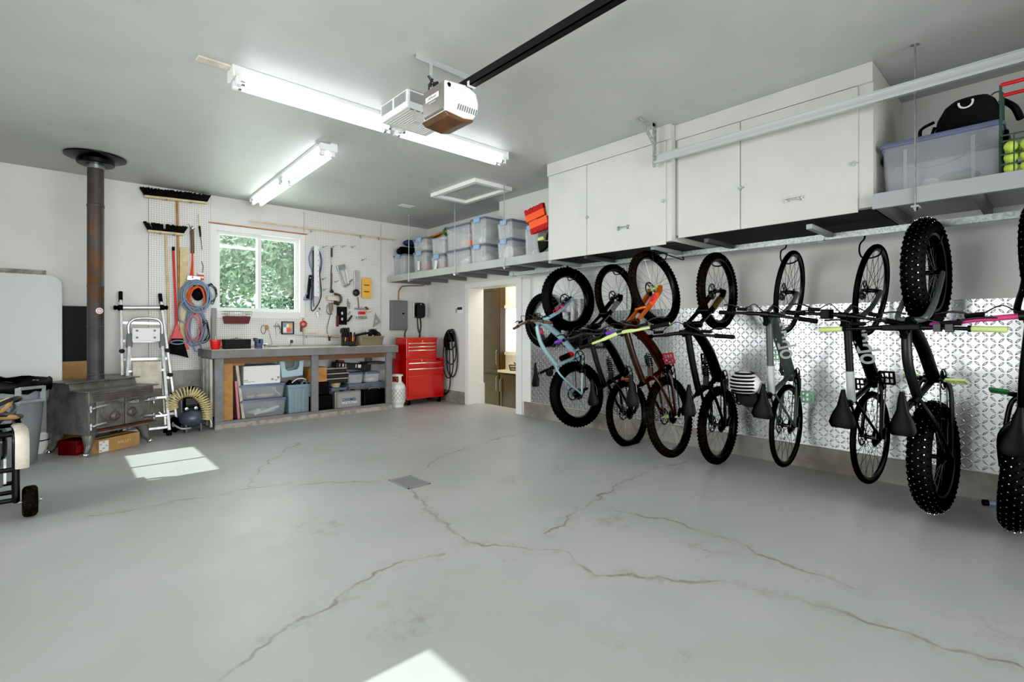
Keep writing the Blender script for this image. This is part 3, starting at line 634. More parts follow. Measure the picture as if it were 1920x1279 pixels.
lump('folded_cloth', 'white cloth inside the wide low clear bin', 'cloth', inb(859, .11), (.15, .15, .10), 'soft_white', seed=3)
lump('fabric_bundle', 'peach and orange bundle inside the wide upper clear bin', 'fabric', inb(860, zd-DK+.12), (.15, .17, .13), 'soft_orange', seed=4)
lump('toy_pumpkin', 'round orange object in the corner of the wide upper clear bin', 'ornament', inb(876, zd-DK+.08, .08), (.05, .05, .06), 'orange_plastic', seed=5, cnt=2)
lump('red_bundle', 'red bundle filling the bin with the upright white tag', 'fabric', inb(787, .14, .2), (.17, .11, .13), 'soft_red', seed=6)
lump('red_bundle', 'red bundle in the low bin with the tilted white tag', 'fabric', inb(820, .11, .2), (.17, .10, .09), 'soft_red', seed=7)
lump('rope_hank', 'cream rope hank inside the bin above the red-filled one', 'rope', inb(788, zm-DK+.08, .18), (.14, .10, .08), 'pale_wood', seed=8)
lump('white_bundle', 'white bundle inside the lower latching bin', 'fabric', inb(896, .10), (.15, .10, .09), 'soft_white', seed=9)
lump('green_bundle', 'grey-green bundle high in the tall latching bin', 'fabric', inb(896, zf-DK+.2), (.15, .09, .16), 'soft_green', seed=10)
lump('white_pouch', 'white pouch low in the tall latching bin', 'pouch', inb(896, zf-DK+.07, .08), (.05, .06, .07), 'soft_white', seed=11, cnt=3)
lump('grey_bundle', 'grey bundle inside the clear bin beside the back wall', 'fabric', inb(747, .09), (.15, .08, .10), 'soft_grey', seed=12)
o = MB().cyl(inb(948, .115, .05), inb(948, .115, .38), .10, n=24).build('paper_roll', 'soft_white', smooth=True, bev=.006); tag(o, 'big white round roll inside the lower latching bin', 'roll', 'things stored inside clear bins')
o = MB().ell(inb(940, .11, .12), .06, .06, .09, 14, 8).build('red_ball', 'soft_red', smooth=True); tag(o, 'soft red round item beside the white roll in its bin', 'ball', 'things stored inside clear bins')
lump('white_bundle', 'white bundle in the tall bin beside the cabinet', 'fabric', inb(990, .08), (.14, .08, .08), 'soft_white', seed=13)
for u, dz, lab, rot in ((787, .14, 'upright white paper tag on the red-filled bin', 0), (819, .10, 'tilted white paper tag on the low mixed bin', .25)):
    q = V((BX-.012, yb(u-1, BX), DK+dz)); M_ = Mx.Translation(q) @ Mx.Rotation(rot, 4, 'X')
    o = B((-.002, -.035, -.075), (.002, .035, .075)).xf(M_).build('paper_tag', 'paper_white'); tag(o, lab, 'tag', 'paper tags on bins')
# things on top of the bins
q = inb(748, z1-DK, .22)
t = thing('black_boot', 'black rubber boot lying on the clear bin in the corner', 'boot', q)
MB().tube(smoothpath([q+V((-.2, .02, .07)), q+V((-.08, .01, .08)), q+V((.1, 0, .085)), q+V((.24, 0, .09))], 4), [.05,.07,.075,.075,.07,.07,.07,.07,.07,.075,.08,.08,.08], 12).build('shaft', 'black_rubber', t, smooth=True)
MB().tube(smoothpath([q+V((-.2, .02, .06)), q+V((-.23, -.05, .05)), q+V((-.22, -.13, .045))], 4), [.055]*5+[.06, .06, .055, .04], 10).build('foot', 'black_rubber', t, smooth=True)
lump('navy_bag', 'dark navy bag heaped on the black boot', 'bag', q+V((.02, -.01, .22)), (.16, .10, .09), 'navy', None, 14)
lump('black_bag', 'black bag hanging behind the boot beside the red-filled bin', 'bag', V((BX+.3, yb(766, BX), DK+.24)), (.12, .06, .34), 'black_cloth', None, 15)
q = V((BX+.2, yb(813, BX), max(za, zc_)+.02))
t = thing('bundle_of_sticks', 'orange and tan stick bundle tied with a green band over two bins', 'sticks', q)
for k in range(5): MB().tube([q+V((-.05+k*.03, .36-k*.02, .0)), q+V((-.02+k*.012, -.02, .045+k%2*.015)), q+V((-.05+k*.03, -.36+k*.03, .02))], .014, 6).build('stick', ['raw_wood', 'orange_decal', 'dark_wood', 'raw_wood', 'yellow_plastic'][k], t)
MB().torus(q+V((.01, -.06, .045)), .05, .02, (0,1,.1), 20, 8).build('band', 'green_plastic', t, smooth=True)
# two red snow brushes
for k, (ua, va, ub_, vb, lab) in enumerate(((988, 412, 1022, 396, 'upper red-bristled brush lying on the bin beside the cabinet'), (995, 424, 1028, 410, 'lower red-bristled brush lying on the bin beside the cabinet'))):
    x = 4.30-.05*k; a, b_ = wx(ua, va, x), wx(ub_, vb, x); d = (b_-a).normalized(); up = V((-.1, 0, 1)); up = (up-d*up.dot(d)).normalized(); sgn = 1 if k == 0 else -1
    t = thing('snow_brush', lab, 'brush', a, 'red brush heads')
    MB().bar(a, b_, .05, .085, up=up).build('head', 'orange_plastic', t, bev=.006)
    mb = MB(); random.seed(k)
    for i in range(46):
        f = (i+.5)/46; c = a.lerp(b_, f)+up*sgn*.042
        for w_ in (-.018, 0, .018):
            s_ = d.cross(up).normalized(); e = c+s_*w_; mb.bar(e, e+up*sgn*random.uniform(.055, .07)+d*random.uniform(-.006, .006), .007, .009)
    mb.build('bristle_strip', 'red_bristle', t)
    MB().cyl(a.lerp(b_, .3)-up*sgn*.045, a.lerp(b_, .5)-up*sgn*.05+V((.34, .02, .0)), .012, n=10).build('handle', 'pale_wood', t)
q = wx(1017, 458, SX-.02)
t = thing('strap_bag', 'black and lime strap bag hanging over the shelf edge by the cabinet', 'bag', q)
MB().prism([(-.09, .05), (.07, .03), (.09, -.02), (-.055, -.10)], q, (0,-1,0), (0,0,1), (.05, 0, 0)).build('pouch', 'black_cloth', t, bev=.01)
MB().prism([(-.09, .05), (.02, .055), (.0, .10), (-.09, .09)], q+V((.005, 0, 0)), (0,-1,0), (0,0,1), (.04, 0, 0)).build('flap', 'lime', t, bev=.008)
MB().tube(smoothpath([q+V((.03, -.04, .05)), q+V((.03, -.07, .13)), q+V((.08, -.09, .16))], 5), .014, 6).build('strap', 'black_cloth', t)
# right end shelf: big tote, bag, tennis hopper
ZS = s1-.01; tx0 = 4.30
ty1, ty0 = wx(1652, 300, tx0).y, wx(1880, 260, tx0).y; tzt = wx(1770, 246, tx0).z
t = bin_('big clear tote with a blue-grey lid and black handles on the end shelf', (tx0+.27, (ty0+ty1)/2, ZS), .54, ty1-ty0, tzt-ZS, tub='clear_blue', lid='lid_blue', latch=False, group=None, name='storage_tote')
for e, y in ((1, ty1), (-1, ty0)):
    B((tx0+.14, y-.012*e, tzt-.10), (tx0+.40, y+.02*e, tzt-.03)).build('handle', 'black_plastic', t, bev=.01)
yc = (ty0+ty1)/2
lump('green_packet', 'pale green packet lying inside the big end tote', 'packet', (tx0+.16, yc-.09, ZS+.09), (.07, .11, .05), 'soft_green', 'things inside the big tote', 21, 3)
lump('white_fabric', 'white fabric heaped on the floor of the big end tote', 'fabric', (tx0+.26, yc, ZS+.06), (.15, .2, .05), 'soft_white', 'things inside the big tote', 22)
o = MB().tube(smoothpath([(tx0+.07, yc+.19, ZS+.19), (tx0+.06, yc+.05, ZS+.165), (tx0+.06, yc-.1, ZS+.19), (tx0+.07, yc-.2, ZS+.26)], 6), .005, 6).build('inner_cord', 'mid_grey'); tag(o, 'thin grey cord draped inside the big end tote', 'cord')
q = V((tx0+.24, wx(1810, 200, tx0+.1).y, tzt+.003)); 
t = thing('duffel_bag', 'black soft bag with a white ring sitting on the big tote', 'bag', q)
def bagring(w, d, z, dx=0, dy=0): return [q+V((p[0]+dx, p[1]+dy, z)) for p in rrect(d, w, min(w, d)*.35, 4)]
MB().loft([bagring(.30, .24, 0), bagring(.34, .28, .03), bagring(.32, .27, .12, .0, -.005), bagring(.25, .22, .2, 0, -.01), bagring(.18, .15, .235, 0, -.015), bagring(.09, .08, .25, 0, -.015)]).build('body', 'black_cloth', t, smooth=60)
MB().tube(arc(q+V((-.125, .0, .19)), .035, PI*.95, PI*2.1, 10, (0,-1,0), (-.1,0,1)), .006, 8).build('ring', 'paper_white', t, smooth=True)
MB().tube(smoothpath([q+V((-.05, .17, .13)), q+V((-.08, .235, .09)), q+V((-.08, .235, .03)), q+V((-.07, .19, .02)), q+V((-.06, .165, .09))], 5), .011, 6).build('strap', 'black_cloth', t)
MB().tube(smoothpath([q+V((.0, -.16, .19)), q+V((-.02, -.22, .12)), q+V((-.03, -.25, .03))], 5), .02, 6).build('strap', 'black_cloth', t)
MB().tube(arc(q+V((0, -.14, .22)), .03, -.6, 2.6, 8, (0,-1,0), (0,0,1)), .005, 6).build('zipper_pull', 'dark_grey', t)
# tennis hopper
hx, hyc = 4.36, wx(1944, 270, 4.36).y; hw = .15
t = thing('ball_hopper', 'green wire tennis ball hopper with a red handle on the end shelf', 'ball hopper', (hx, hyc, ZS), None)
mb = MB()
for z in (.006, .06, .12, .2, .235):
    mb.tube([(hx+a*hw, hyc+b_*hw, ZS+z) for a, b_ in ((-1,-1),(1,-1),(1,1),(-1,1))], .005, 6, True)
for k in range(6):
    f = -1+2*k/5
    for s_ in (-1, 1): mb.tube([(hx+f*hw, hyc+s_*hw, ZS), (hx+f*hw, hyc+s_*hw, ZS+.235)], .004, 5); mb.tube([(hx+s_*hw, hyc+f*hw, ZS), (hx+s_*hw, hyc+f*hw, ZS+.235)], .004, 5)
    mb.tube([(hx+f*hw, hyc-hw, ZS+.004), (hx+f*hw, hyc+hw, ZS+.004)], .004, 5)
mb.build('wire_basket', 'wire_green', t)
for s_ in (-1, 1):
    MB().tube([(hx-.1, hyc+s_*hw, ZS+.1), (hx-.1, hyc+s_*hw, ZS+.56)], .007, 6).tube([(hx+.1, hyc+s_*hw, ZS+.1), (hx+.1, hyc+s_*hw, ZS+.56)], .007, 6).build('leg', 'wire_green', t)
for e in (-.1, .1): MB().tube([(hx+e, hyc-hw, ZS+.56), (hx+e, hyc+hw, ZS+.56)], .012, 8).build('grip', 'red_plastic', t)
random.seed(5); kk = 0
for i in range(4):
    for j in range(4):
        for l_ in range(3):
            c = V((hx-.105+i*.07, hyc-.105+j*.07, ZS+.042+l_*.066))
            if i == 0 or l_ == 2:
                o = MB().ell(c, .0335, .0335, .0335, 14, 9).build('tennis_ball', 'ball', smooth=True); tag(o, 'yellow-green tennis ball in the wire hopper on the end shelf', 'ball', 'tennis balls in the hopper')
# ================================================================ WOOD STOVE
SM = Mx.Translation((.367, 7.008, 0)) @ Mx.Rotation(math.radians(33.2), 4, 'Z')
t = thing('wood_stove', 'dark cast iron wood stove on curved legs with a tall rusty flue pipe', 'stove', M=SM)
prof = [(-.30, .22), (-.30, .64), (-.30, .655), (-.06, .655), (-.03, .735), (.28, .735), (.28, .22)]
MB().prism(prof, (-.345, 0, 0), (0,1,0), (0,0,1), (.69, 0, 0)).build('firebox', 'stove_iron', t, bev=.006)
MB().box((-.375, -.345, .655), (.375, -.055, .668)).build('cook_top', 'stove_iron', t, bev=.003)
MB().box((-.385, -.055, .735), (.385, .31, .748)).build('cook_top', 'stove_iron', t, bev=.003)
MB().box((-.30, -.312, .615), (.33, -.298, .625)).box((-.30, -.314, .592), (.33, -.298, .602)).box((-.30, -.312, .57), (.33, -.298, .58)).build('trim_bead', 'stove_dark', t)
for s_ in (-1, 1):
    d = MB().box((.005 if s_ > 0 else -.285, -.325, .275), (.285 if s_ > 0 else -.005, -.30, .56)).build('door', 'stove_iron', t, bev=.006)
    MB().torus((s_*.145, -.327, .44), .10, .006, (0,1,0), 28, 6, up=(0,0,1)).torus((s_*.145, -.327, .44), .115, .003, (0,1,0), 28, 6, sy=1.05, up=(0,0,1)).build('cast_ornament', 'stove_dark', d)
    MB().lathe([(.045, 0), (.05, .012), (.038, .03), (.018, .036), (.018, .05), (0, .052)], (s_*.09-.02, -.325, .385 if s_ < 0 else .40), (0,-1,0), 18).build('draft_knob', 'stove_dark', d, smooth=True)
    for z in (.32, .50): MB().tube(smoothpath([(s_*.335, -.305, z-.02), (s_*.325, -.335, z-.005), (s_*.29, -.338, z), (s_*.20, -.330, z+.006)], 4), .014, 8).cyl((s_*.335, -.315, z-.045), (s_*.335, -.315, z+.02), .016, n=10).build('hinge', 'steel', d, smooth=True)
    hx0 = -.02 if s_ < 0 else .19
    mb = MB().tube([(hx0-.12, -.332, .525), (hx0-.10, -.36, .522), (hx0+.02, -.37, .515)], .007, 6).build('latch_rod', 'stove_dark', d)
    pts = [V((hx0+.02+.012*k/4+.0, -.37, .515))+V((0, math.cos(k*1.26)*(.012+.012*math.sin(PI*k/45)), math.sin(k*1.26)*(.012+.012*math.sin(PI*k/45)))) for k in range(36)]
    MB().tube(pts, .004, 6).build('coil_handle', 'chrome', d, smooth=True)
MB().prism([(-.30, .235), (-.42, .25), (-.425, .265), (-.30, .25)], (-.29, 0, 0), (0,1,0), (0,0,1), (.60, 0, 0)).build('ash_shelf', 'stove_iron', t, bev=.003)
B((-.275, -.41, .266), (.29, -.302, .272)).build('ash_bed', 'rust', t)
for sx in (-1, 1):
    for sy in (-1, 1):
        x, y = sx*.29, sy*.22
        pts = smoothpath([(x-sx*.02, y-sy*.02, .235), (x, y, .17), (x+sx*.01, y+sy*.01, .10), (x+sx*.045, y+sy*.03, .035)], 4); n_ = len(pts)
        MB().tube(pts, [.085-.062*(i/(n_-1))**.8 for i in range(n_)], 8, flat=.8).build('leg', 'stove_iron', t, smooth=60)
        MB().ell((x+sx*.05, y+sy*.033, .024), .03, .03, .024, 14, 8).build('foot', 'chrome', t, smooth=True)
px_, py_ = .011, .103
fp = MB().lathe([(.078, .748), (.074, .80), (.074, 1.75), (.077, 1.755), (.077, 1.77), (.074, 1.775), (.074, 2.62), (.078, 2.625), (.078, 2.65), (.073, 2.655), (.072, 3.06)], (px_, py_, 0), n=28).build('flue_pipe', 'flue_pipe', t, smooth=True)
MB().torus((px_, py_, .80), .076, .005, n=28, m=6).torus((px_, py_, 1.32), .075, .004, n=28, m=6).build('pipe_seam', 'stove_dark', fp)
MB().lathe([(.27, ZC-.003), (.27, ZC-.018), (.255, ZC-.024), (.19, ZC-.03), (.165, ZC-.045), (.165, ZC-.085), (.155, ZC-.095), (.085, ZC-.10), (.08, ZC-.09)], (px_, py_, 0), n=40).build('ceiling_collar', 'black_metal', t, smooth=True)
MB().lathe([(.084, 3.04), (.082, 3.085), (.076, 3.09)], (px_, py_, 0), n=24).build('collar_sleeve', 'steel', t, smooth=True)
q = SM @ V((px_, py_, 0)); td = V((.35, -.94, 0)).normalized(); tc = wy(189, 583, q.y-.07); tc = V((q.x, q.y, tc.z))+td*.078
t = thing('pipe_thermometer', 'small round magnetic thermometer stuck on the flue pipe', 'thermometer', tc)
MB().lathe([(.032, -.004), (.034, .006), (.030, .008), (0, .008)], tc, td, 20).build('dial', 'white_trim', t, smooth=True)
MB().prism([(-.004, 0), (.004, 0), (0, .022)], tc+td*.009, td.cross(V((0,0,1))), (.3, .3, 1), td*.002).build('needle', 'red_plastic', t)
MB().torus(tc+td*.007, .02, .003, td, 20, 6).build('scale_ring', 'red_plastic', t)
# under / around the stove
def carton(name, label, M, sx, sy, sz, m, cat='box', flap=True, group=None):
    t = thing(name, label, cat, M=M, group=group)
    B((-sx/2, -sy/2, 0), (sx/2, sy/2, sz)).build('carton', m, t, bev=.003)
    if flap: MB().box((-sx/2-.001, -.02, sz-.002), (sx/2+.001, .02, sz+.0015)).build('tape', 'plywood', t)
    return t
M_ = SM @ Mx.Translation((.02, -.12, 0)); t = carton('cardboard_box', 'long brown cardboard box with a white label under the wood stove', M_, .44, .22, .145, 'cardboard')
B((-.215, -.1115, .01), (-.12, -.11, .125)).build('shipping_label', 'paper_white', t)
for k in range(5): B((-.21+.03*(k % 3), -.1122, .02+.022*k), (-.19+.03*(k % 3), -.1114, .03+.022*k)).build('label_print', 'cord_blue', t)
words('lettering', 'VALLEY', .045, basis((.05, -.1115, .075), (1,0,0), (0,0,1)), 'pale_wood', t)
M_ = SM @ Mx.Translation((-.25, .03, 0)) @ Mx.Rotation(.2, 4, 'Z'); t = carton('small_carton', 'dark red carton under the stove behind its front leg', M_, .16, .2, .15, 'dark_red', flap=False)
MB().box((-.075, -.102, .02), (.0, -.1, .10)).build('print_panel', 'red_dark', t)
q = V((-.14, 7.17, 0)); t = thing('paint_bucket', 'white plastic bucket with a dark band beside the stove back leg', 'bucket', q)
MB().lathe([(.075, 0), (.085, .01), (.092, .2), (.095, .205), (.095, .215), (.088, .215), (.08, .02), (0, .015)], q, n=24).build('tub', 'paper_white', t, smooth=True)
MB().torus(q+V((0,0,.14)), .091, .006, n=24, m=6).build('band', 'black_plastic', t)
MB().lathe([(.097, .205), (.097, .225), (.0, .228)], q, n=24).build('lid', 'paper_white', t, smooth=True)
q = wz(81, 853); M_ = Mx.Translation(q+V((-.02, .12, 0))) @ Mx.Rotation(.2, 4, 'Z'); o = B((-.1, -.05, 0), (.1, .05, .06)).xf(M_).build('brick', 'fork_orange', bev=.005); tag(o, 'orange brick on the floor between the trash can and the bucket', 'brick')
# leaning folding table, plank, black board, cardboard behind the stove
tt_, bt = V((-.42, 7.93, 0)), 0
a0 = wy(123, 560, 7.9); tw = 1.0; topz = wy(60, 513, 7.95).z
pts = rrect(tw, topz/math.cos(.25), .10, 6)
M_ = basis((a0.x-tw/2-.03, 7.66, topz/2), (1,0,0), (0, math.sin(.26), math.cos(.26)))
t = thing('folding_table', 'white folding table top leaning on the back wall beside the stove', 'table', M=M_)
hh = topz/math.cos(.26)*.985; pts = rrect(tw, hh, .12, 8)
MB().prism(pts, (0,0,-.02), (1,0,0), (0,1,0), (0,0,.045)).build('tabletop', 'white_gloss', t, bev=.01)
for s_ in (-1, 1): MB().tube([(-.36, s_*.5, -.03), (.36, s_*.5, -.03)], .014, 8).tube([(-.36, s_*.5, -.03), (-.36, s_*.12, -.035)], .014, 8).tube([(.36, s_*.5, -.03), (.36, s_*.12, -.035)], .014, 8).build('leg_frame', 'mid_grey', t)
a, b_ = wy(-60, 499, 8.0), wy(86, 510, 8.0)
o = MB().box((a.x, 7.99, a.z-.05), (b_.x, 8.03, a.z)).xf(Mx.Translation((0,0,0))).build('wood_plank', 'weathered'); tag(o, 'thin weathered wood plank resting behind the top of the white table', 'plank')
struct('trim_5', B((a.x, 7.985, a.z-.065), (b_.x, YB, a.z-.051)), 'white_trim')
x0, x1 = wy(112, 700, 7.9).x, wy(172, 700, 7.9).x
zc0 = wy(140, 678, 7.85).z
M_ = Mx.Translation(((x0+x1)/2, 7.9, 0)); carton('tall_cardboard_box', 'tall plain cardboard box standing behind the stove', M_, x1-x0, .22, zc0, 'cardboard', flap=True)
zt0 = wy(140, 575, 7.95).z
t = thing('black_board', 'black board standing on the cardboard box behind the flue pipe', 'board', ((x0+x1)/2, 7.95, zc0+.002))
MB().box((x0, 7.93, zc0+.002), (x1, 7.96, zt0)).build('panel', 'black_plastic', t, bev=.004)
MB().box((x0-.008, 7.925, zc0+.002), (x0, 7.965, zt0)).box((x1, 7.925, zc0+.002), (x1+.008, 7.965, zt0)).box((x0, 7.925, zt0), (x1, 7.965, zt0+.008)).build('frame', 'dark_grey', t)
# ================================================================ TRASH CAN
q = V((-.36, 6.75, 0)); t = thing('trash_can', 'large grey plastic trash can lined with a black bag', 'trash can', q)
MB().lathe([(.215, 0), (.225, .015), (.275, .60), (.305, .605), (.31, .70), (.315, .76), (.315, .785), (.298, .785), (.285, .70), (.22, .03), (0, .025)], q, n=40).build('barrel', 'grey_plastic', t, smooth=True)
for s_ in (0, PI):
    d = V((math.cos(s_-.95), math.sin(s_-.95), 0)); sd = V((-d.y, d.x, 0)); c = q+d*.318
    MB().bar(c-sd*.1+V((0,0,.62)), c+sd*.1+V((0,0,.62)), .045, .03).bar(c-sd*.1+V((0,0,.745)), c+sd*.1+V((0,0,.745)), .045, .03).bar(c-sd*.11+V((0,0,.605)), c-sd*.09+V((0,0,.605)), .03, .03).bar(c-sd*.1+V((0,0,.61)), c-sd*.1+V((0,0,.755)), .03, .045).bar(c+sd*.1+V((0,0,.61)), c+sd*.1+V((0,0,.755)), .03, .045).build('handle', 'grey_plastic', t, bev=.006)
random.seed(3); rings = []
for r, z in ((.33, .70), (.338, .755), (.335, .80), (.318, .818), (.295, .80), (.27, .70)):
    rings.append([q+V(((r+random.uniform(-.006, .01))*math.cos(2*PI*j/36), (r+random.uniform(-.006, .01))*math.sin(2*PI*j/36), z+random.uniform(-.018, .014))) for j in range(36)])
MB().loft(rings, caps=False).build('liner', 'black_plastic', t, smooth=80)
# ================================================================ GENERATOR WITH CABLE HEAP
gx1 = wz(40, 945, 0).x-.05; gy = 4.95
GM = Mx.Translation((-.475, 5.03, 0)) @ Mx.Rotation(math.radians(-87), 4, 'Z')
t = thing('portable_generator', 'black framed portable generator on wheels with a coil of cables on top', 'generator', M=GM)
for y in (-.26, .26):
    MB().tube(smoothpath([(-.36, y, .13), (.22, y, .13), (.29, y, .15), (.30, y, .22), (.30, y, .50), (.28, y, .56), (.2, y, .58), (-.36, y, .58)], 4), .02, 10).build('frame', 'black_metal', t, smooth=True)
for x, z in ((-.3, .13), (0, .13), (.24, .13), (-.2, .58), (.26, .58), (.30, .35)): MB().tube([(x, -.26, z), (x, .26, z)], .016, 8).build('cross_bar', 'black_metal', t)
MB().box((-.34, -.22, .40), (.22, .22, .56)).build('fuel_tank', 'black_gloss', t, bev=.04, seg=4)
MB().box((-.34, -.2, .155), (-.05, .2, .39)).build('engine_block', 'mid_grey', t, bev=.02)
mb = MB()
for k in range(8): mb.box((-.33+.035*k, -.215, .18), (-.315+.035*k, .215, .36))
mb.build('cooling_fin', 'aluminium', t)
MB().cyl((-.04, 0, .27), (.2, 0, .27), .12, n=24).build('alternator', 'copper', t, smooth=True, bev=.008)
MB().cyl((.2, 0, .27), (.235, 0, .27), .13, n=24).build('end_bell', 'black_plastic', t, smooth=True, bev=.006)
MB().box((.22, -.19, .37), (.265, .19, .53)).build('control_panel', 'dark_grey', t, bev=.01)
mb = MB()
for k in range(4): mb.cyl((.262, -.13+.085*k, .44), (.275, -.13+.085*k, .44), .026, n=14)
mb.build('outlet', 'black_gloss', t)
for y in (-.33, .33):
    wlo = MB().lathe([(.035, -.04), (.085, -.04), (.1, -.03), (.105, -.015), (.105, .015), (.1, .03), (.085, .04), (.035, .04)], (.24, y, .105), (0,1,0), 28, True).build('wheel', 'dusty_rubber', t, smooth=50)
    MB().lathe([(.06, -.028), (.06, .028), (.03, .034), (.015, .05), (0, .05)], (.24, y, .105), (0,1,0), 18).cyl((.24, y-.06, .105), (.24, y+.06, .105), .011, n=8).build('rim', 'steel', wlo, smooth=True)
t = thing('cable_coil', 'heap of black and tan jumper cables coiled on the generator', 'cable', GM @ V((0, 0, .59)))
random.seed(12)
for k in range(9):
    c = GM @ V((-.04+random.uniform(-.05, .05), random.uniform(-.04, .04), .605+.02*k)); r = random.uniform(.2, .28); pts = []
    for i in range(40):
        a = 2*PI*i/40; pts.append(c+V((math.cos(a)*r*1.05, math.sin(a)*r*.8, .03*math.sin(a*2+k)+.015*math.sin(3*a+k*2))))
    MB().tube(pts, .014 if k % 3 else .018, 7, True).build('cable_loop', ['cord_black', 'cord_black', 'dark_grey', 'cardboard'][k % 4], t, smooth=True)
MB().tube(smoothpath([GM @ V((.12, -.1, .74)), GM @ V((.27, -.05, .72)), GM @ V((.37, .05, .66)), GM @ V((.33, .12, .62)), GM @ V((.2, .1, .61))], 6), .013, 7).build('cable_tail', 'dark_grey', t, smooth=True)
# canvas strap hanging on the frame corner
o = MB().tube(smoothpath([GM @ V((.1, .27, .62)), GM @ V((.24, .285, .61)), GM @ V((.33, .29, .56)), GM @ V((.35, .29, .44)), GM @ V((.345, .29, .36))], 5), .035, 8, flat=.4).build('canvas_strap', 'plywood', smooth=True); tag(o, 'tan canvas strap hanging down the generator frame corner', 'strap')
# ================================================================ LADDERS
t = thing('extension_ladder', 'tall aluminium ladder with black rubber tips leaning on the back wall', 'ladder', (.85, 7.75, 0))
la, lb = wy(226, 548, 8.0), wy(300, 552, 8.0)
f0 = V((.60, 7.60, .0)); f1 = wz(332, 806)
for p, q in ((la, f0), (lb, f1)):
    p = V((p.x, 8.0, p.z)); d = (q-p)
    MB().bar(p+d*.06, q+V((0,0,.05)), .03, .075, up=(0,1,0)).build('rail', 'aluminium', t, bev=.004)
    MB().bar(p-d*.005, p+d*.07, .04, .05, up=(0,1,0)).build('rubber_tip', 'black_rubber', t, bev=.008)
    MB().bar(q+V((0,0,.0)), q+V((0,0,.075)), .075, .05, up=(0,1,0)).build('foot', 'black_rubber', t, bev=.008)
    for f in (.42, .60, .74): c = p.lerp(q, f); MB().cyl(c+V((0,-.05,0)), c+V((0,.02,0)), .028, n=12).build('hinge_lock', 'black_plastic', t)
for f in (.22, .35, .48, .62, .76, .88):
    a, b_ = V((la.x, 8.0, la.z)).lerp(f0, f), V((lb.x, 8.0, lb.z)).lerp(f1, f); MB().bar(a, b_, .035, .03, up=(0,0,1)).build('rung', 'aluminium', t)
ra, rb = wy(216, 577, 7.93), wy(312, 577, 7.93)
MB().cyl(ra+V((.03,0,0)), rb-V((.03,0,0)), .032, n=16).build('roller_bar', 'aluminium', t, smooth=True)
for p, e in ((ra, 1), (rb, -1)): MB().lathe([(.0, -.02), (.025, -.015), (.03, .0), (.02, .02), (.038, .03), (.038, .07), (.034, .075)], p, (e,0,0), 14).build('bar_end', 'black_rubber', t, smooth=True)
t = thing('step_ladder', 'aluminium step ladder with grey grips and a wide tool tray', 'ladder', (.82, 7.45, 0))
YA, YT = 7.30, 7.68
def sl(u, v, f): return wy(u, v, YT+(YA-YT)*f)
L0, L1 = sl(243, 635, 0), sl(232, 812, 1); R0, R1 = sl(303, 635, 0), sl(317, 815, 1)
L1.z = R1.z = .0; L1.y = R1.y = YA
arcp = [L0, sl(241, 612, 0), sl(247, 601, 0), sl(260, 597, 0), sl(285, 597, 0), sl(298, 601, 0), sl(304, 612, 0), R0]
MB().tube(smoothpath(arcp, 4), .018, 10).build('hand_rail', 'aluminium', t, smooth=True)
for p, q in ((L0, L1), (R0, R1)):
    MB().bar(p, q+V((0,0,.05)), .035, .06, up=(0,1,0)).build('rail', 'aluminium', t, bev=.004)
    d = q-p; MB().bar(p-d*.05, p+d*.09, .06, .075, up=(0,1,0)).build('grip', 'mid_grey', t, bev=.012)
    MB().bar(q, q+V((0,0,.07)), .05, .07, up=(0,1,0)).build('foot', 'black_rubber', t, bev=.006)
for p, x in ((L0, -.01), (R0, .01)):
    q = V((p.x+x*2.2, 7.52, 0)); MB().bar(p+V((0,.03,-.2)), q+V((0,0,.05)), .03, .05, up=(0,1,0)).build('rear_rail', 'aluminium', t); MB().bar(q, q+V((0,0,.06)), .045, .06, up=(0,1,0)).build('foot', 'black_rubber', t)
ta, tb = sl(247, 615, .1), sl(299, 640, .1); tp = MB().box((ta.x, ta.y-.05, tb.z), (tb.x, ta.y-.02, ta.z)).build('tool_tray', 'white_trim', t, bev=.006)
for u in (256, 289):
    for v in (620, 633): c = sl(u, v, .1); MB().cyl(V((c.x, ta.y-.056, c.z)), V((c.x, ta.y-.05, c.z)), .014, n=12).build('screw', 'mid_grey', tp)
for f in (.32, .60, .78, .90)[:4]:
    a, b_ = L0.lerp(L1, f), R0.lerp(R1, f); MB().box((a.x, a.y-.05, a.z-.03), (b_.x, a.y+.06, a.z)).build('tread', 'aluminium', t, bev=.004)
a, b_ = L0.lerp(L1, .84), R0.lerp(R1, .84)
for s_, p in ((1, a), (-1, b_)): MB().bar(p+V((s_*.09, -.01, .10)), p+V((0, -.01, -.0)), .02, .012).build('brace', 'aluminium', t)
a, b_ = wy(247, 678, 7.48), wy(303, 728, 7.40); M_ = basis(((a.x+b_.x)/2, 7.40, (a.z+b_.z)/2), (1,0,-.03), (0,.25,1))
hw, hh = abs(b_.x-a.x)/2, abs(a.z-b_.z)/2
o = B((-hw, -hh, -.006), (hw, hh, .006)).xf(M_).build('plywood_sheet', 'plywood', bev=.003); tag(o, 'pale plywood panel leaning on the front of the step ladder', 'board')
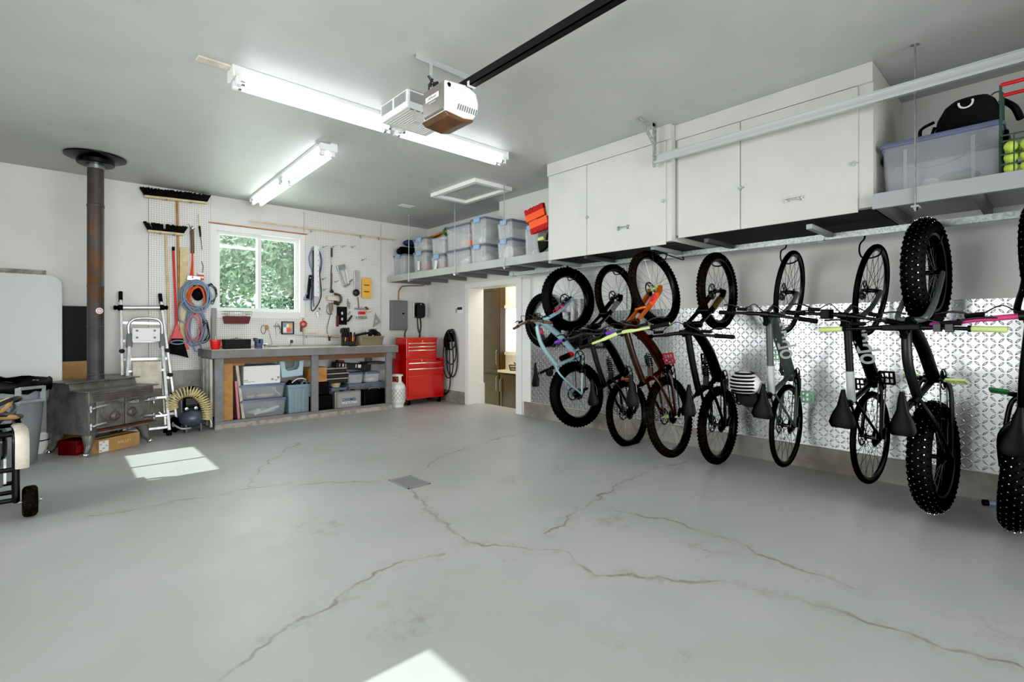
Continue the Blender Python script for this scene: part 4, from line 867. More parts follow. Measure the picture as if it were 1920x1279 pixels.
# ================================================================ AIR COMPRESSOR
q = wz(372, 806); q.z = 0; q.y = 7.40; q.x = 1.265
t = thing('air_compressor', 'small dark blue air compressor with a loop handle beside the bench', 'air compressor', q)
c = q+V((.01, 0, .165))
MB().ell(c, .155, .125, .118, 24, 14).build('tank', 'slate', t, smooth=True)
MB().tube(smoothpath([q+V((-.10, .02, .2)), q+V((-.105, .03, .42)), q+V((-.09, .03, .52)), q+V((-.04, .03, .545)), q+V((.05, .03, .545)), q+V((.1, .03, .52)), q+V((.115, .03, .42)), q+V((.11, .02, .2))], 5), .016, 10).build('handle', 'slate', t, smooth=True)
MB().cyl(q+V((-.04, .03, .545)), q+V((.05, .03, .545)), .021, n=12).build('grip', 'black_rubber', t)
MB().box(q+V((-.07, -.0, .27)), q+V((.09, .15, .44))).build('motor_cover', 'black_plastic', t, bev=.02, seg=3)
mb = MB()
for k in range(5): mb.box(q+V((-.06, -.008, .34+.016*k)), q+V((.07, .0, .348+.016*k)))
mb.build('motor_vent', 'dark_grey', t)
MB().box(q+V((-.09, -.05, .265)), q+V((.08, -.01, .31))).build('manifold', 'black_plastic', t, bev=.008)
for x in (-.06, .04): MB().lathe([(.0, -.0), (.018, 0), (.02, -.010), (.0, -.014)], q+V((x, -.055, .295)), (0,1,0), 16).build('gauge', 'steel', t, smooth=True)
w_ = MB().lathe([(.035, -.02), (.085, -.022), (.1, 0), (.085, .022), (.035, .02)], q+V((-.17, .06, .10)), (1, .35, 0), 24, True).build('wheel', 'black_rubber', t, smooth=60)
MB().lathe([(.065, -.015), (.06, .015), (.02, .022), (0, .022)], q+V((-.17, .06, .10)), (1, .35, 0), 16).build('hub', 'white_trim', w_, smooth=True)
MB().tube([q+V((-.14, 0, .16)), q+V((-.17, .06, .10))], .012, 6).build('axle', 'steel', t)
for x in (-.07, .09): MB().tube(smoothpath([q+V((x, -.07, .10)), q+V((x, -.09, .012)), q+V((x, .07, .012)), q+V((x, .07, .1))], 4), .011, 8).build('foot_loop', 'mid_grey', t, smooth=True)
MB().tube(smoothpath([q+V((-.2, -.09, .12)), q+V((-.12, -.09, .06)), q+V((-.02, -.11, .06))], 4), .012, 8).build('tow_tube', 'aluminium', t, smooth=True)
# coiled hose over the handle
path = smoothpath([q+V((-.22, -.0, .30)), q+V((-.235, -.01, .38)), q+V((-.17, -.02, .475)), q+V((-.04, -.02, .505)), q+V((.06, -.04, .45)), q+V((.12, -.06, .34)), q+V((.14, -.08, .22)), q+V((.13, -.09, .14))], 8)
pts = []; n_ = len(path); turns = 30
seg_l = 34*turns
for i in range(seg_l+1):
    f = i/seg_l; x = f*(n_-1); j = min(int(x), n_-2); p = path[j].lerp(path[j+1], x-j); d = (path[j+1]-path[j]).normalized(); s_, u_ = frame_of(d, (0,1,0)); a = 2*PI*turns*(f-.0*f*f); r = .062 if f < .75 else .062-.02*(f-.75)*4
    if i % 2 == 0: pts.append(p+V((.02,-.0,0))+s_*math.cos(a)*r+u_*math.sin(a)*r)
t = thing('coiled_air_hose', 'pale yellow coiled air hose draped over the compressor handle', 'hose', path[0])
MB().tube(pts, .0062, 6).build('hose', 'cord_yellow', t, smooth=True)
MB().cyl(pts[-1], pts[-1]+V((.01, -.005, -.05)), .012, n=10).build('fitting', 'chrome', t, smooth=True)
# ================================================================ WORKBENCH
BF = 7.27; bx0, bx1 = wy(403, 800, BF).x, wy(735, 760, BF).x; bp = wy(591, 700, BF).x
t = thing('workbench', 'long grey wooden workbench with open storage bays under the window', 'workbench', ((bx0+bx1)/2, 7.65, 0))
MB().box((bx0-.05, BF-.05, .915), (bx1+.09, YB-.03, 1.022)).build('worktop', 'bench_grey', t, bev=.006)
B((bx0-.04, BF-.04, 1.0225), (bx1+.08, YB-.035, 1.027)).build('work_surface', 'plywood', t)
for x in (bx0, bp-.05, bx1-.1): B((x, BF, .10), (x+.1, BF+.05, .914)).build('post', 'bench_grey', t, bev=.004)
for x in (bx0, bx1-.1): B((x, YB-.1, .0), (x+.1, YB-.04, .914)).build('post', 'bench_grey', t)
B((bx0, BF-.005, .065), (bx1, BF+.055, .099)).build('sill_board', 'bench_grey', t, bev=.003)
B((bx0, BF, 0), (bx1, BF+.05, .064)).build('toe_board', 'weathered', t)
B((bx0+.1, BF+.056, .05), (bx1-.02, YB-.1, .069)).build('floor_board', 'dark_wood', t)
B((bx0+.1, BF+.055, .84), (bx1-.1, BF+.095, .912)).build('apron', 'dark_wood', t)
for k, y in enumerate((7.38, 7.55, 7.74)): B((bx0-.03-.006*k, y, .02), (bx0-.002, y+.15, .905)).build('side_board', 'bench_side', t, bev=.004)
BY = 7.42; Z0 = .071
def bxp(u): return wy(u, 700, BY).x
def bz(v, u=500, y=None): return wy(u, v, y or BY).z
# left bay
x0 = bx0+.12
for k, (w_, m, h, lab, y, th) in enumerate(((.11, 'raw_wood', .83, 'wide orange-brown board standing at the end of the bench bay', 7.37, .03), (.03, 'cord_pink', .52, 'thin red-edged board leaning beside the wide bench board', 7.40, .2), (.035, 'plywood', .74, 'grey plywood board leaning beside the wide bench board', 7.43, .25))):
    xx = x0+(0, .125, .165)[k]; M_ = Mx.Translation((xx, y, Z0)) @ Mx.Rotation((.0, -.09, -.13)[k], 4, 'Y')
    if k: M_ = Mx.Translation((xx+.05+.02*(k == 2), y, Z0+.006)) @ Mx.Rotation((.0, -.07, -.11)[k], 4, 'Y')
    o = B((0, 0, 0), (w_, .30 if k else .03, h)).xf(M_).build('wood_board', m, bev=.002); tag(o, lab, 'board')
o = B((x0, 7.42, .80), (x0+.26, 7.46, .838)).build('wood_offcut', 'raw_wood', bev=.002); tag(o, 'short wood offcut laid across the top of the bench boards', 'board')
o2 = B((x0, 7.425, Z0), (x0+.04, 7.455, .798)).build('wood_stud', 'raw_wood'); tag(o2, 'narrow wood stud behind the wide board, under the offcut', 'board')
GB = 'clear bins in the workbench'
xa, xb = bxp(452), bxp(537)
zt = bz(748, 495)
bin_('clear bin with a dark blue lid on the bench bay floor, white scraps inside', ((xa+xb)/2, BY+.2, Z0), abs(xb-xa), .4, zt-Z0, 'clear_blue', 'lid_blue', False, GB)
zt2 = bz(720, 495); bin_('clear bin with a dark blue lid under the white carton, yellow items inside', ((xa+xb)/2-.015, BY+.2, zt+.003), abs(xb-xa), .4, zt2-zt, 'clear_blue', 'lid_blue', False, GB)
lump('plastic_scraps', 'white plastic scraps inside the lowest bench bin', 'scraps', ((xa+xb)/2, BY+.14, Z0+.07), (.2, .10, .05), 'soft_white', 'things inside the bench bins', 31, 10)
o = MB().bar(((xa+xb)/2-.12, BY+.035, Z0+.05), ((xa+xb)/2+.2, BY+.035, Z0+.13), .02, .03).build('white_bar', 'paper_white'); tag(o, 'white bar slanting inside the lowest bench bin', 'bar', 'things inside the bench bins')
for dx, r in ((-.16, (.06, .05, .035)), (.03, (.12, .05, .04))): lump('yellow_sponge', 'yellow items lying in the upper bench bin', 'sponge', ((xa+xb)/2+dx, BY+.07, zt+.045), r, 'pale_wood', 'yellow items in the upper bench bin', 33, 3)
o = MB().tube([((xa+xb)/2+.12, BY+.04, zt+.13), ((xa+xb)/2+.16, BY+.04, zt+.14), ((xa+xb)/2+.15, BY+.04, zt+.11), ((xa+xb)/2+.22, BY+.04, zt+.03)], .008, 6).build('white_bracket', 'paper_white'); tag(o, 'white bent bracket in the upper bench bin', 'bracket', 'things inside the bench bins')
zw = bz(686, 495); wa, wb = bxp(457), bxp(526)
t = carton('white_carton', 'large white carton with small print on top of the bench bins', Mx.Translation(((wa+wb)/2, BY+.19, zt2+.003)), abs(wb-wa), .36, zw-zt2, 'paper_white', flap=False)
W_ = abs(wb-wa); 
for a, b_, c_, d_, m in ((-.27, .035, .16, .006, 'print_grey'), (-.27, .05, .06, .012, 'print_grey'), (.19, .035, .045, .012, 'print_grey')): B((a*W_/.55, -.1815, b_), ((a+c_)*W_/.55, -.1802, b_+d_)).build('print_strip', m, t)
MB().cyl((.13, -.1815, .055), (.13, -.1802, .055), .016, n=16).build('print_seal', 'print_red', t)
MB().lathe([(.0, .001), (.018, 0), (.0, -.001)], (.21, -.181, .075), (0,1,0), 12).build('print_bottle', 'print_grey', t)
# step stool upside down on tote
xs0, xs1 = bxp(527), bxp(570); zs0, zs1 = bz(708, 548), bz(673, 548)
t = thing('step_stool', 'pale blue plastic step stool with a U-shaped side stored on its edge', 'stool', ((xs0+xs1)/2, BY+.1, zs0))
wS = xs1-xs0; hS = zs1-zs0
poly = [(-.5, 1), (-.42, .0), (.46, .07), (.52, 1.08), (.33, 1.1), (.31, .55), (.22, .42), (-.16, .36), (-.26, .48), (-.30, 1.0)]
MB().prism([(p[0]*wS*1.05, p[1]*hS) for p in poly], ((xs0+xs1)/2, BY+.03, zs0), (1,0,0), (0,0,1), (0, .03, 0)).build('side_panel', 'tote_light', t, bev=.008)
MB().prism([(p[0]*wS*.95, p[1]*hS) for p in poly], ((xs0+xs1)/2+.02, BY+.27, zs0+.01), (1,0,0), (0,0,1), (0, .03, 0)).build('side_panel', 'tote_light', t, bev=.008)
MB().box(((xs0+xs1)/2-wS*.4, BY+.061, zs0+.02), ((xs0+xs1)/2+wS*.45, BY+.268, zs0+.05)).build('step', 'tote_light', t, bev=.006)
xt0, xt1 = bxp(540), bxp(588); zt3 = bz(721, 560)
t = thing('plastic_tote', 'open grey-blue ribbed plastic tote beside the bench middle post', 'tote', ((xt0+xt1)/2, BY+.2, Z0))
cx, wT, hT = (xt0+xt1)/2, xt1-xt0, zt3-Z0
def tr(w, d, z): return [V((cx+p[0], BY+.2+p[1], Z0+z)) for p in rrect(w, d, .03, 4)]
MB().loft([tr(wT*.86, .34, 0), tr(wT*.95, .37, hT-.05), tr(wT*1.0, .40, hT-.045), tr(wT*1.02, .41, hT), tr(wT*.97, .385, hT), tr(wT*.84, .32, .02)]).build('tub', 'tote_blue', t, smooth=50)
for k in (-.34, -.05, .12, .36): MB().bar((cx+k*wT*.88, BY+.025, Z0+.01), (cx+k*wT*.96, BY+.012, Z0+hT-.05), .035, .014, up=(0,1,0)).build('rib', 'tote_blue', t, bev=.003)
mb = MB(); random.seed(9)
c = V((cx, BY+.17, Z0+hT+.0)); o = MB().tube(smoothpath([c+V((-.09, -.06, .02)), c+V((-.03, -.08, .07)), c+V((.05, -.08, .075)), c+V((.11, -.06, .05))], 5), .014, 8, flat=.7).build('white_scraper', 'paper_white', smooth=True); tag(o, 'curved white tool sticking out of the grey-blue tote', 'tool')
for k in range(5):
    p = c+V((random.uniform(-.1, .1), random.uniform(-.1, .1), 0)); o = MB().tube(smoothpath([p+V((-.06, 0, -.05)), p+V((0, .02, .035)), p+V((.07, -.01, -.03))], 4), .016, 7).build('garden_tool', ['tool_black', 'dark_grey', 'black_rubber', 'mid_grey', 'tool_brown'][k], smooth=True); tag(o, 'dark tool heaped in the grey-blue tote', 'tool', 'dark tools in the grey-blue tote')
# right bay
zb0 = bz(716, 605, BY+.05); xq0, xq1 = wy(595, 700, BY+.05).x-.12, wy(613, 700, BY+.05).x
zb1 = bz(689, 605, BY+.05)
o = B((xq0-.02, BY, Z0), (xq1+.06, BY+.32, bz(741, 608))).build('tool_case', 'black_plastic', bev=.01); tag(o, 'black case on the bench floor behind the middle post', 'case')
o = B((xq0-.02, BY+.02, bz(741, 608)+.002), (xq1+.02, BY+.30, zb0)).build('tool_case', 'black_plastic', bev=.01); tag(o, 'black case stacked under the small cardboard box', 'case')
carton('small_cardboard_box', 'small orange-brown cardboard box on the black cases in the bench', Mx.Translation(((xq0+xq1)/2, BY+.16, zb0+.002)), xq1-xq0, .22, zb1-zb0, 'raw_wood')
# grey lettered case
xd0, xd1 = wy(627, 740, BY-.03).x, wy(676, 740, BY-.03).x; zd = wy(650, 733, BY-.03).z
t = thing('grey_tool_case', 'grey plastic tool case with raised lettering at the front of the bench', 'case', ((xd0+xd1)/2, BY, Z0))
MB().prism(rrect(xd1-xd0, zd-Z0, .025, 4), ((xd0+xd1)/2, BY-.05, (zd+Z0)/2), (1,0,0), (0,0,1), (0, .1, 0)).build('shell', 'opener_panel', t, bev=.008)
MB().prism(rrect((xd1-xd0)*.86, (zd-Z0)*.86, .02, 4), ((xd0+xd1)/2+.012, BY-.054, (zd+Z0)/2-.005), (1,0,0), (0,0,1), (0, .006, 0)).build('face_panel', 'grille', t, bev=.003)
for x in (.3, .72): B((xd0+(xd1-xd0)*x-.025, BY-.03, zd-.005), (xd0+(xd1-xd0)*x+.025, BY+.03, zd+.012)).build('latch', 'black_plastic', t, bev=.003)
words('lettering', 'DREMEL', .062, basis(((xd0+xd1)/2+.02, BY-.0545, Z0+.135), (1,0,0), (0,0,1)), 'vise_blue', t, bold=.001)
words('lettering', 'MULTI-MAX', .047, basis(((xd0+xd1)/2+.02, BY-.0545, Z0+.088), (1,0,0), (0,0,1)), 'paper_white', t, bold=.001)
xe0, xe1 = wy(681, 740, BY-.02).x, wy(724, 740, BY-.02).x; ze_ = wy(700, 730, BY-.02).z
t = thing('black_tool_case', 'large black tool case beside the grey lettered case', 'case', ((xe0+xe1)/2, BY, Z0))
MB().prism(rrect(xe1-xe0, ze_-Z0, .03, 4), ((xe0+xe1)/2, BY-.05, (ze_+Z0)/2), (1,0,0), (0,0,1), (0, .18, 0)).build('shell', 'black_plastic', t, bev=.01)
MB().tube(smoothpath([((xe0+xe1)/2-.09, BY, ze_-.005), ((xe0+xe1)/2-.07, BY, ze_+.02), ((xe0+xe1)/2+.07, BY, ze_+.02), ((xe0+xe1)/2+.09, BY, ze_-.005)], 4), .01, 8).build('handle', 'mid_grey', t, smooth=True)
# stack of flat black cases with pale rims, small bins behind
y2 = BY+.16
def rb(u, v, y=None): return wy(u, v, y or y2)
zs = rb(630, 733).z
o = bin_('small clear bin with a dark blue lid behind the grey lettered case', (rb(636, 730).x, y2+.12, Z0), .26, .26, rb(636, 727).z-Z0, 'clear_blue', 'lid_blue', False, GB)
zq = rb(636, 727).z
t = thing('white_tub', 'small white plastic tub under the flat black boxes in the bench', 'tub', (rb(634, 722).x, y2+.1, zq+.002))
MB().lathe([(.06, 0), (.08, .06), (.088, .062), (.088, .068), (.0, .068)], (rb(634, 722).x, y2+.1, zq+.002), n=20).build('tub', 'pale_wood', t, smooth=True)
zq += .072
for k in range(3):
    x = rb(633, 710).x+(.0, .01, -.02)[k]
    t = thing('flat_organizer', 'flat black organizer box with a pale rim, %s of its stack' % ('bottom', 'middle', 'top')[k], 'case', (x, y2+.1, zq), 'stacked flat organizer boxes')
    B((x-.17, y2, zq), (x+.17, y2+.24, zq+.062)).build('base', 'tool_black', t, bev=.006)
    B((x-.175, y2-.005, zq+.063), (x+.175, y2+.245, zq+.078)).build('rim', 'plywood', t, bev=.005); zq += .080
xm0, xm1 = rb(655, 720).x, rb(725, 720).x; zm1 = rb(690, 718).z
bin_('wide clear bin with a dark blue lid behind the black tool case', ((xm0+xm1)/2, y2+.17, Z0+.0), xm1-xm0, .3, zm1-Z0, 'clear_dark', 'lid_blue', False, GB)
for k, (ua, ub_) in enumerate(((654, 683), (687, 714))):
    a, b_ = rb(ua, 700).x, rb(ub_, 700).x
    bin_(('clear shoebox bin of grey hardware, the one next to the flat organizers', 'clear shoebox bin of white parts, the one next to the bench end post')[k], ((a+b_)/2, y2+.16, zm1+.003), b_-a, .26, rb(690, 698).z-zm1, 'clear_plastic', 'lid_blue', False, GB)
    lump('hardware_parts', ('grey hardware heaped in a clear shoebox bin', 'white parts heaped in a clear shoebox bin')[k], 'hardware', ((a+b_)/2, y2+.14, zm1+.05), (.09, .08, .045), ('soft_grey', 'soft_white')[k], None, 40+k)
zr = rb(690, 698).z+.006
M_ = Mx.Translation((rb(652, 690).x, y2+.05, zr+.058)) @ Mx.Rotation(.10, 4, 'Y')
t = thing('power_tool_box', 'long black tool box tilted on top of the shoebox bins', 'case', M=M_)
B((-.17, 0, -.005), (.42, .2, .10)).build('body', 'tool_black', t, bev=.008)
for x, w_ in ((-.12, .008), (-.07, .02), (-.02, .008), (.15, .015), (.19, .05)): B((x, -.003, .035), (x+w_, -.0005, .085)).build('print_mark', 'paper_white', t)
B((-.13, .03, .10), (-.03, .15, .135)).build('red_clip', 'dark_red', t, bev=.006)
xo, yo = rb(705, 690).x, y2+.2
t = bin_('round-shouldered clear bin with a black lid, topmost in the bench bay', (xo+.05, yo, zr), .34, .3, rb(700, 681).z-zr+.01, 'clear_dark', 'dark_grey', False, GB)
# ================================================================ PEGBOARDS
PB = YB-.012
def pegboard(label, u0, u1, ztop, zbot):
    a, b_ = wy(u0, 500, YB).x, wy(u1, 500, YB).x
    t = thing('pegboard', label, 'pegboard', ((a+b_)/2, YB-.01, zbot), 'white pegboards')
    B((a, PB, zbot), (b_, YB-.001, ztop)).build('panel', 'pegboard', t)
    MB().box((a-.004, PB-.001, zbot), (a, YB-.001, ztop)).box((b_, PB-.001, zbot), (b_+.004, YB-.001, ztop)).build('edge_joint', 'grille', t)
pegboard('tall narrow white pegboard with the brooms and cords', 279, 394, ZC-.01, .74)
pegboard('large white pegboard with power tools between window and corner', 570, 713, ZC-.03, 1.04)
pegboard('low white pegboard strip under the window behind the bench', 397, 567, 1.465, 1.04)
WYY = PB-.03
def P(u, v, d=.03): return wy(u, v, PB-d)
# push brooms
def push_broom(label, ua, va, ub_, vb, hu, hv, bu, bv, notch):
    a, b_ = P(ua, va, .06), P(ub_, vb, .06); d = (b_-a).normalized(); up = V((0,0,1)); up = (up-d*d.z).normalized(); L_ = (b_-a).length
    t = thing('push_broom', label, 'broom', (a+b_)/2, 'push brooms hung bristle side up')
    MB().bar(a, b_, .055, .03, up=up).build('head_block', 'pale_wood', t, bev=.004)
    mb = MB(); n_ = int(L_/.013); random.seed(int(ua))
    for i in range(n_):
        f = (i+.5)/n_
        if notch and (abs(f-.47) < .025 or abs(f-.16) < .012): hgt = .03
        else: hgt = random.uniform(.085, .105)
        c = a+d*L_*f; fl = (f-.5)*.10
        for w_ in (-.024, -.008, .008, .024): mb.bar(c+V((0, w_, 0))+up*.014, c+V((0, w_*1.4, 0))+up*(.014+hgt)+d*fl, .012, .012)
    mb.build('bristle_block', 'black_rubber', t)
    h0, h1 = P(hu, hv, .018), P(bu, bv, .018)
    MB().cyl(h0, h1, .014, n=10).build('handle', 'raw_wood' if notch == 0 else 'pale_wood', t, smooth=True)
    for e in (.33, .72): q = a+d*L_*e-up*.02; MB().tube([q+V((0,.05,.01)), q+V((0,-.03,-.012)), q+V((0,-.045,.01))], .006, 6).build('peg_hook', 'steel', t)
push_broom('wide black push broom hung at the top of the narrow pegboard', 271, 368, 388, 381, 332, 376, 336, 602, 0)
push_broom('shorter notched black push broom hung under the wide one', 277, 433, 344, 440, 311, 440, 317, 640, 1)
# red angle broom
t = thing('angle_broom', 'red broom with an angled black bristle head leaning on the narrow pegboard', 'broom', P(330, 655, .1))
a, b_ = P(325, 470, .04), P(331, 608, .08)
MB().cyl(a, b_, .014, n=10).build('handle', 'red_plastic', t, smooth=True)
MB().cyl(a+V((0,0,.0)), a+V((0,0,.05)), .017, n=10).build('hang_cap', 'black_plastic', t)
c = b_; w3 = P(0, 0).x
pl = [P(329, 608, .1), P(334, 608, .1), P(337, 622, .1), P(355, 655, .1), P(311, 657, .1), P(324, 625, .1)]
MB().loft([[p+V((0, -.02, 0)) for p in pl], [p+V((0, .03, 0)) for p in pl]]).build('broom_head', 'red_plastic', t, bev=.004)
pb = [P(322, 635, .12), P(342, 635, .12), P(353, 671, .12), P(338, 667, .12), P(311, 662, .12)]
MB().loft([[p+V((0, -.035, 0)) for p in pb], [p+V((0, .04, 0)) for p in pb]]).build('bristle_block', 'black_rubber', t)
q = P(333, 642, .165); MB().torus(q, .06, .008, (.0,-1,.25), 26, 6, sx=1.25, sy=.42, up=(0,0,1)).build('loop_guard', 'cord_blue', t, smooth=True)
# yellow level board, grey strip
a, b_ = P(337, 464, .02), P(349, 634, .02)
o = MB().box((a.x, PB-.035, b_.z), (b_.x+.02, PB-.004, a.z)).build('yellow_board', 'pale_wood', bev=.003); tag(o, 'flat pale yellow board with a hole, hung beside the orange-handled tool', 'board')
a, b_ = P(396, 592, .02), P(405, 645, .02); o = MB().box((a.x, PB-.06, 1.029), (b_.x, PB-.034, wy(400, 578, PB).z)).build('grey_board', 'cord_blue', bev=.003); o.data.materials[0] = MATS['grille']; tag(o, 'grey board standing beneath the window corner behind the cord coils', 'board')
# orange axe
t = thing('splitting_axe', 'orange and black handled axe hung above the cord coils', 'axe', P(361, 520))
MB().tube(smoothpath([P(360, 432), P(361, 460), P(361, 475)], 4), .017, 8, flat=1.3).build('grip', 'tool_brown', t, smooth=True)
k = smoothpath([P(361, 474), P(361, 495), P(360, 512), P(360, 522)], 4); MB().tube(k, [.018+.032*(i/(len(k)-1))**1.5 for i in range(len(k))], 8, flat=.5).build('shaft', 'orange_plastic', t, smooth=True)
MB().prism([(-.07, -.03), (.09, -.03), (.10, .03), (-.06, .035)], P(360, 522), (1,0,0), (0,0,1), (0, -.04, 0)).build('head', 'steel', t, bev=.004)
MB().ell(P(361, 428), .03, .025, .03, 12, 8).build('butt_cap', 'chrome', t, smooth=True)
MB().tube([P(353, 419), P(356, 424), P(359, 432)], .006, 6).build('peg_hook', 'steel', t)
a = P(376, 520); t = thing('knit_glove', 'red and white striped glove hanging beside the axe head', 'glove', a)
for k in range(4): B(a+V((-.035, -.03, -.04+.025*k)), a+V((.035, .0, -.016+.025*k))).build('stripe', ('red_plastic', 'paper_white')[k % 2], t)
t = thing('thin_pry_tool', 'thin hanging tool with a pale wood handle and black shaft', 'tool', P(373, 430))
MB().cyl(P(372, 402), P(374, 425), .007, n=8).build('handle', 'pale_wood', t); MB().cyl(P(374, 424), P(376, 444), .014, .010, n=8).build('collar', 'black_metal', t); MB().cyl(P(376, 444), P(379, 468), .004, n=6).build('tip', 'black_metal', t)
t = thing('thin_wire_hook', 'thin black wire hanging between the axe and the window', 'wire', P(379, 500))
MB().tube(smoothpath([P(378, 490), P(381, 500), P(380, 512), P(382, 520)], 4), .004, 6).build('wire', 'black_metal', t)
# cord coils
def coil(name, label, cu, cv, ru, rv, m, n_=7, r=.009, d=.07, seed=1, group='hanging cord coils', tail=None):
    random.seed(seed); c = P(cu, cv, d); t = thing(name, label, 'cord', c, group)
    rx = ru*.0073; rz_ = rv*.0073
    for k in range(n_):
        dx, dz = random.uniform(-.02, .02), random.uniform(-.025, .025); fx, fz = random.uniform(.8, 1.06), random.uniform(.85, 1.06); ph = random.uniform(0, 6)
        MB().tube([c+V((dx+math.cos(a)*rx*fx+.012*math.sin(2*a+ph), -.035+random.uniform(-.003, .003)+.03*math.sin(a+ph)+k*.007, dz+math.sin(a)*rz_*fz+.012*math.cos(3*a+ph))) for a in [2*PI*i/36 for i in range(36)]], r, 7, True).build('cord_loop', m, t, smooth=True)
    if tail: MB().tube(smoothpath([P(*p, d+.02) for p in tail], 6), r, 7).build('cord_tail', m, t, smooth=True)
    return t
coil('coiled_cable', 'grey-blue extension cord in a big round coil by the window', 367, 556, 22, 27, 'cord_blue', 9, .0095, .09, 2, tail=[(350, 560), (337, 575), (338, 600), (352, 606)])
coil('coiled_cable', 'bright orange extension cord coiled inside the round grey-blue coil', 369, 562, 15, 24, 'cord_orange', 6, .009, .05, 3, tail=[(362, 540), (356, 552), (362, 570), (385, 585)])
coil('coiled_cable', 'long grey-blue cord loops hanging under the round coil', 367, 612, 15, 34, 'cord_blue', 7, .009, .07, 4, tail=[(372, 640), (378, 655), (366, 658), (364, 645)])
coil('coiled_cable', 'pink and grey thin cord loops hanging low beside the red broom', 364, 617, 12, 25, 'cord_pink', 4, .006, .12, 5)
coil('coiled_cable', 'thin black cord coil hanging nearest the window frame', 394, 552, 9, 18, 'cord_black', 4, .0055, .06, 6)
coil('coiled_cable', 'black cord loop hanging at the lower end of the coils', 384, 622, 8, 22, 'cord_black', 3, .006, .06, 7)
q = P(371, 548, .04); o = MB().ell(q, .075, .035, .12, 14, 10).build('work_bag', 'black_cloth', smooth=True); tag(o, 'black pouch hanging behind the round cord coil', 'pouch')
# basket on the window sill line
a, b_ = P(422, 607, .12), P(466, 607, .12)
t = thing('wire_wall_basket', 'dark red bottomed wire basket hung under the window', 'basket', (a+b_)/2)
zb_ = a.z; zr_ = P(420, 593, .12).z; zw_ = P(420, 584, .12).z
def bk(e, z): return [V((a.x-e, PB-.19-e, z)), V((b_.x+e, PB-.19-e, z)), V((b_.x+e, PB-.01, z)), V((a.x-e, PB-.01, z))]
MB().loft([bk(-.01, zb_), bk(.01, zr_), bk(.002, zr_), bk(-.018, zb_+.008)]).build('tray', 'dark_red', t)
mb = MB()
for z, e in ((zw_, .025), ((zw_+zr_)/2, .018)): mb.tube(bk(e, z), .004, 5, True)
for k in range(13):
    f = k/12; p0 = bk(.01, zr_); p1 = bk(.025, zw_); mb.tube([p0[0].lerp(p0[1], f), p1[0].lerp(p1[1], f)], .003, 5)
mb.build('wire_rim', 'grille', t)
lump('hardware_bags', 'white and clear packets of hardware heaped in the wire basket', 'hardware', ((a.x+b_.x)/2, PB-.1, zr_+.015), (.13, .06, .05), 'soft_white', None, 51, 9)
# red cup, black crate, vise on the bench
ZB = 1.028
q = wy(404, 650, 7.42); q.z = ZB; t = thing('red_cup', 'red plastic pot standing on the bench end', 'pot', q)
MB().lathe([(.045, 0), (.048, .01), (.062, .10), (.068, .102), (.068, .125), (.06, .125), (.045, .015), (0, .012)], q, n=24).build('pot', 'red_plastic', t, smooth=True)
MB().torus(q+V((.045, -.045, .055)), .022, .006, (.7,.7,0), 16, 6, up=(0,0,1)).build('handle', 'red_plastic', t, smooth=True)
MB().tube([q+V((0,0,.1)), q+V((.005,.01,.17))], .006, 6).build('paint_stick', 'steel', t)
a, b_ = wy(422, 650, 7.45), wy(470, 650, 7.45)
t = thing('black_tray_box', 'black open box full of small parts on the bench', 'box', ((a.x+b_.x)/2, 7.5, ZB))
MB().loft([[V((a.x+.0, 7.44, ZB)), V((b_.x, 7.44, ZB)), V((b_.x, 7.62, ZB)), V((a.x, 7.62, ZB))], [V((a.x-.003, 7.435, ZB+.125)), V((b_.x+.003, 7.435, ZB+.125)), V((b_.x+.003, 7.625, ZB+.125)), V((a.x-.003, 7.625, ZB+.125))], [V((a.x+.01, 7.45, ZB+.125)), V((b_.x-.01, 7.45, ZB+.125)), V((b_.x-.01, 7.61, ZB+.125)), V((a.x+.01, 7.61, ZB+.125))], [V((a.x+.01, 7.45, ZB+.06)), V((b_.x-.01, 7.45, ZB+.06)), V((b_.x-.01, 7.61, ZB+.06)), V((a.x+.01, 7.61, ZB+.06))]]).build('tray', 'black_plastic', t)
lump('small_parts', 'small black and grey parts heaped in the black box', 'hardware', ((a.x+b_.x)/2, 7.53, ZB+.09), (.14, .06, .07), 'dark_grey', None, 53, 8)
q = wy(488, 655, 7.28); q.z = ZB; t = thing('bench_vise', 'blue-grey bench vise clamped to the front edge of the bench', 'vise', q)
MB().cyl(q+V((0,.05,0)), q+V((0,.05,.03)), .055, n=20).build('swivel_base', 'vise_blue', t, bev=.004)
MB().box(q+V((-.045, .0, .03)), q+V((.03, .12, .075))).box(q+V((-.045, .0, .075)), q+V((-.015, .12, .13))).build('body', 'vise_blue', t, bev=.008)
MB().box(q+V((.005, .005, .06)), q+V((.04, .115, .13))).box(q+V((.03, .03, .035)), q+V((.075, .09, .06))).build('sliding_jaw', 'vise_blue', t, bev=.006)
MB().box(q+V((-.06, -.0, .1)), q+V((-.03, .11, .145))).build('anvil', 'tool_brown', t, bev=.004)
MB().cyl(q+V((.05, .06, .05)), q+V((.11, .06, .05)), .012, n=10).cyl(q+V((.105, -.02, .05)), q+V((.105, .14, .05)), .007, n=8).build('screw_handle', 'chrome', t, smooth=True)
MB().cyl(q+V((.03, -.015, -.08)), q+V((.03, -.015, .05)), .005, n=6).build('clamp_rod', 'paper_white', t)
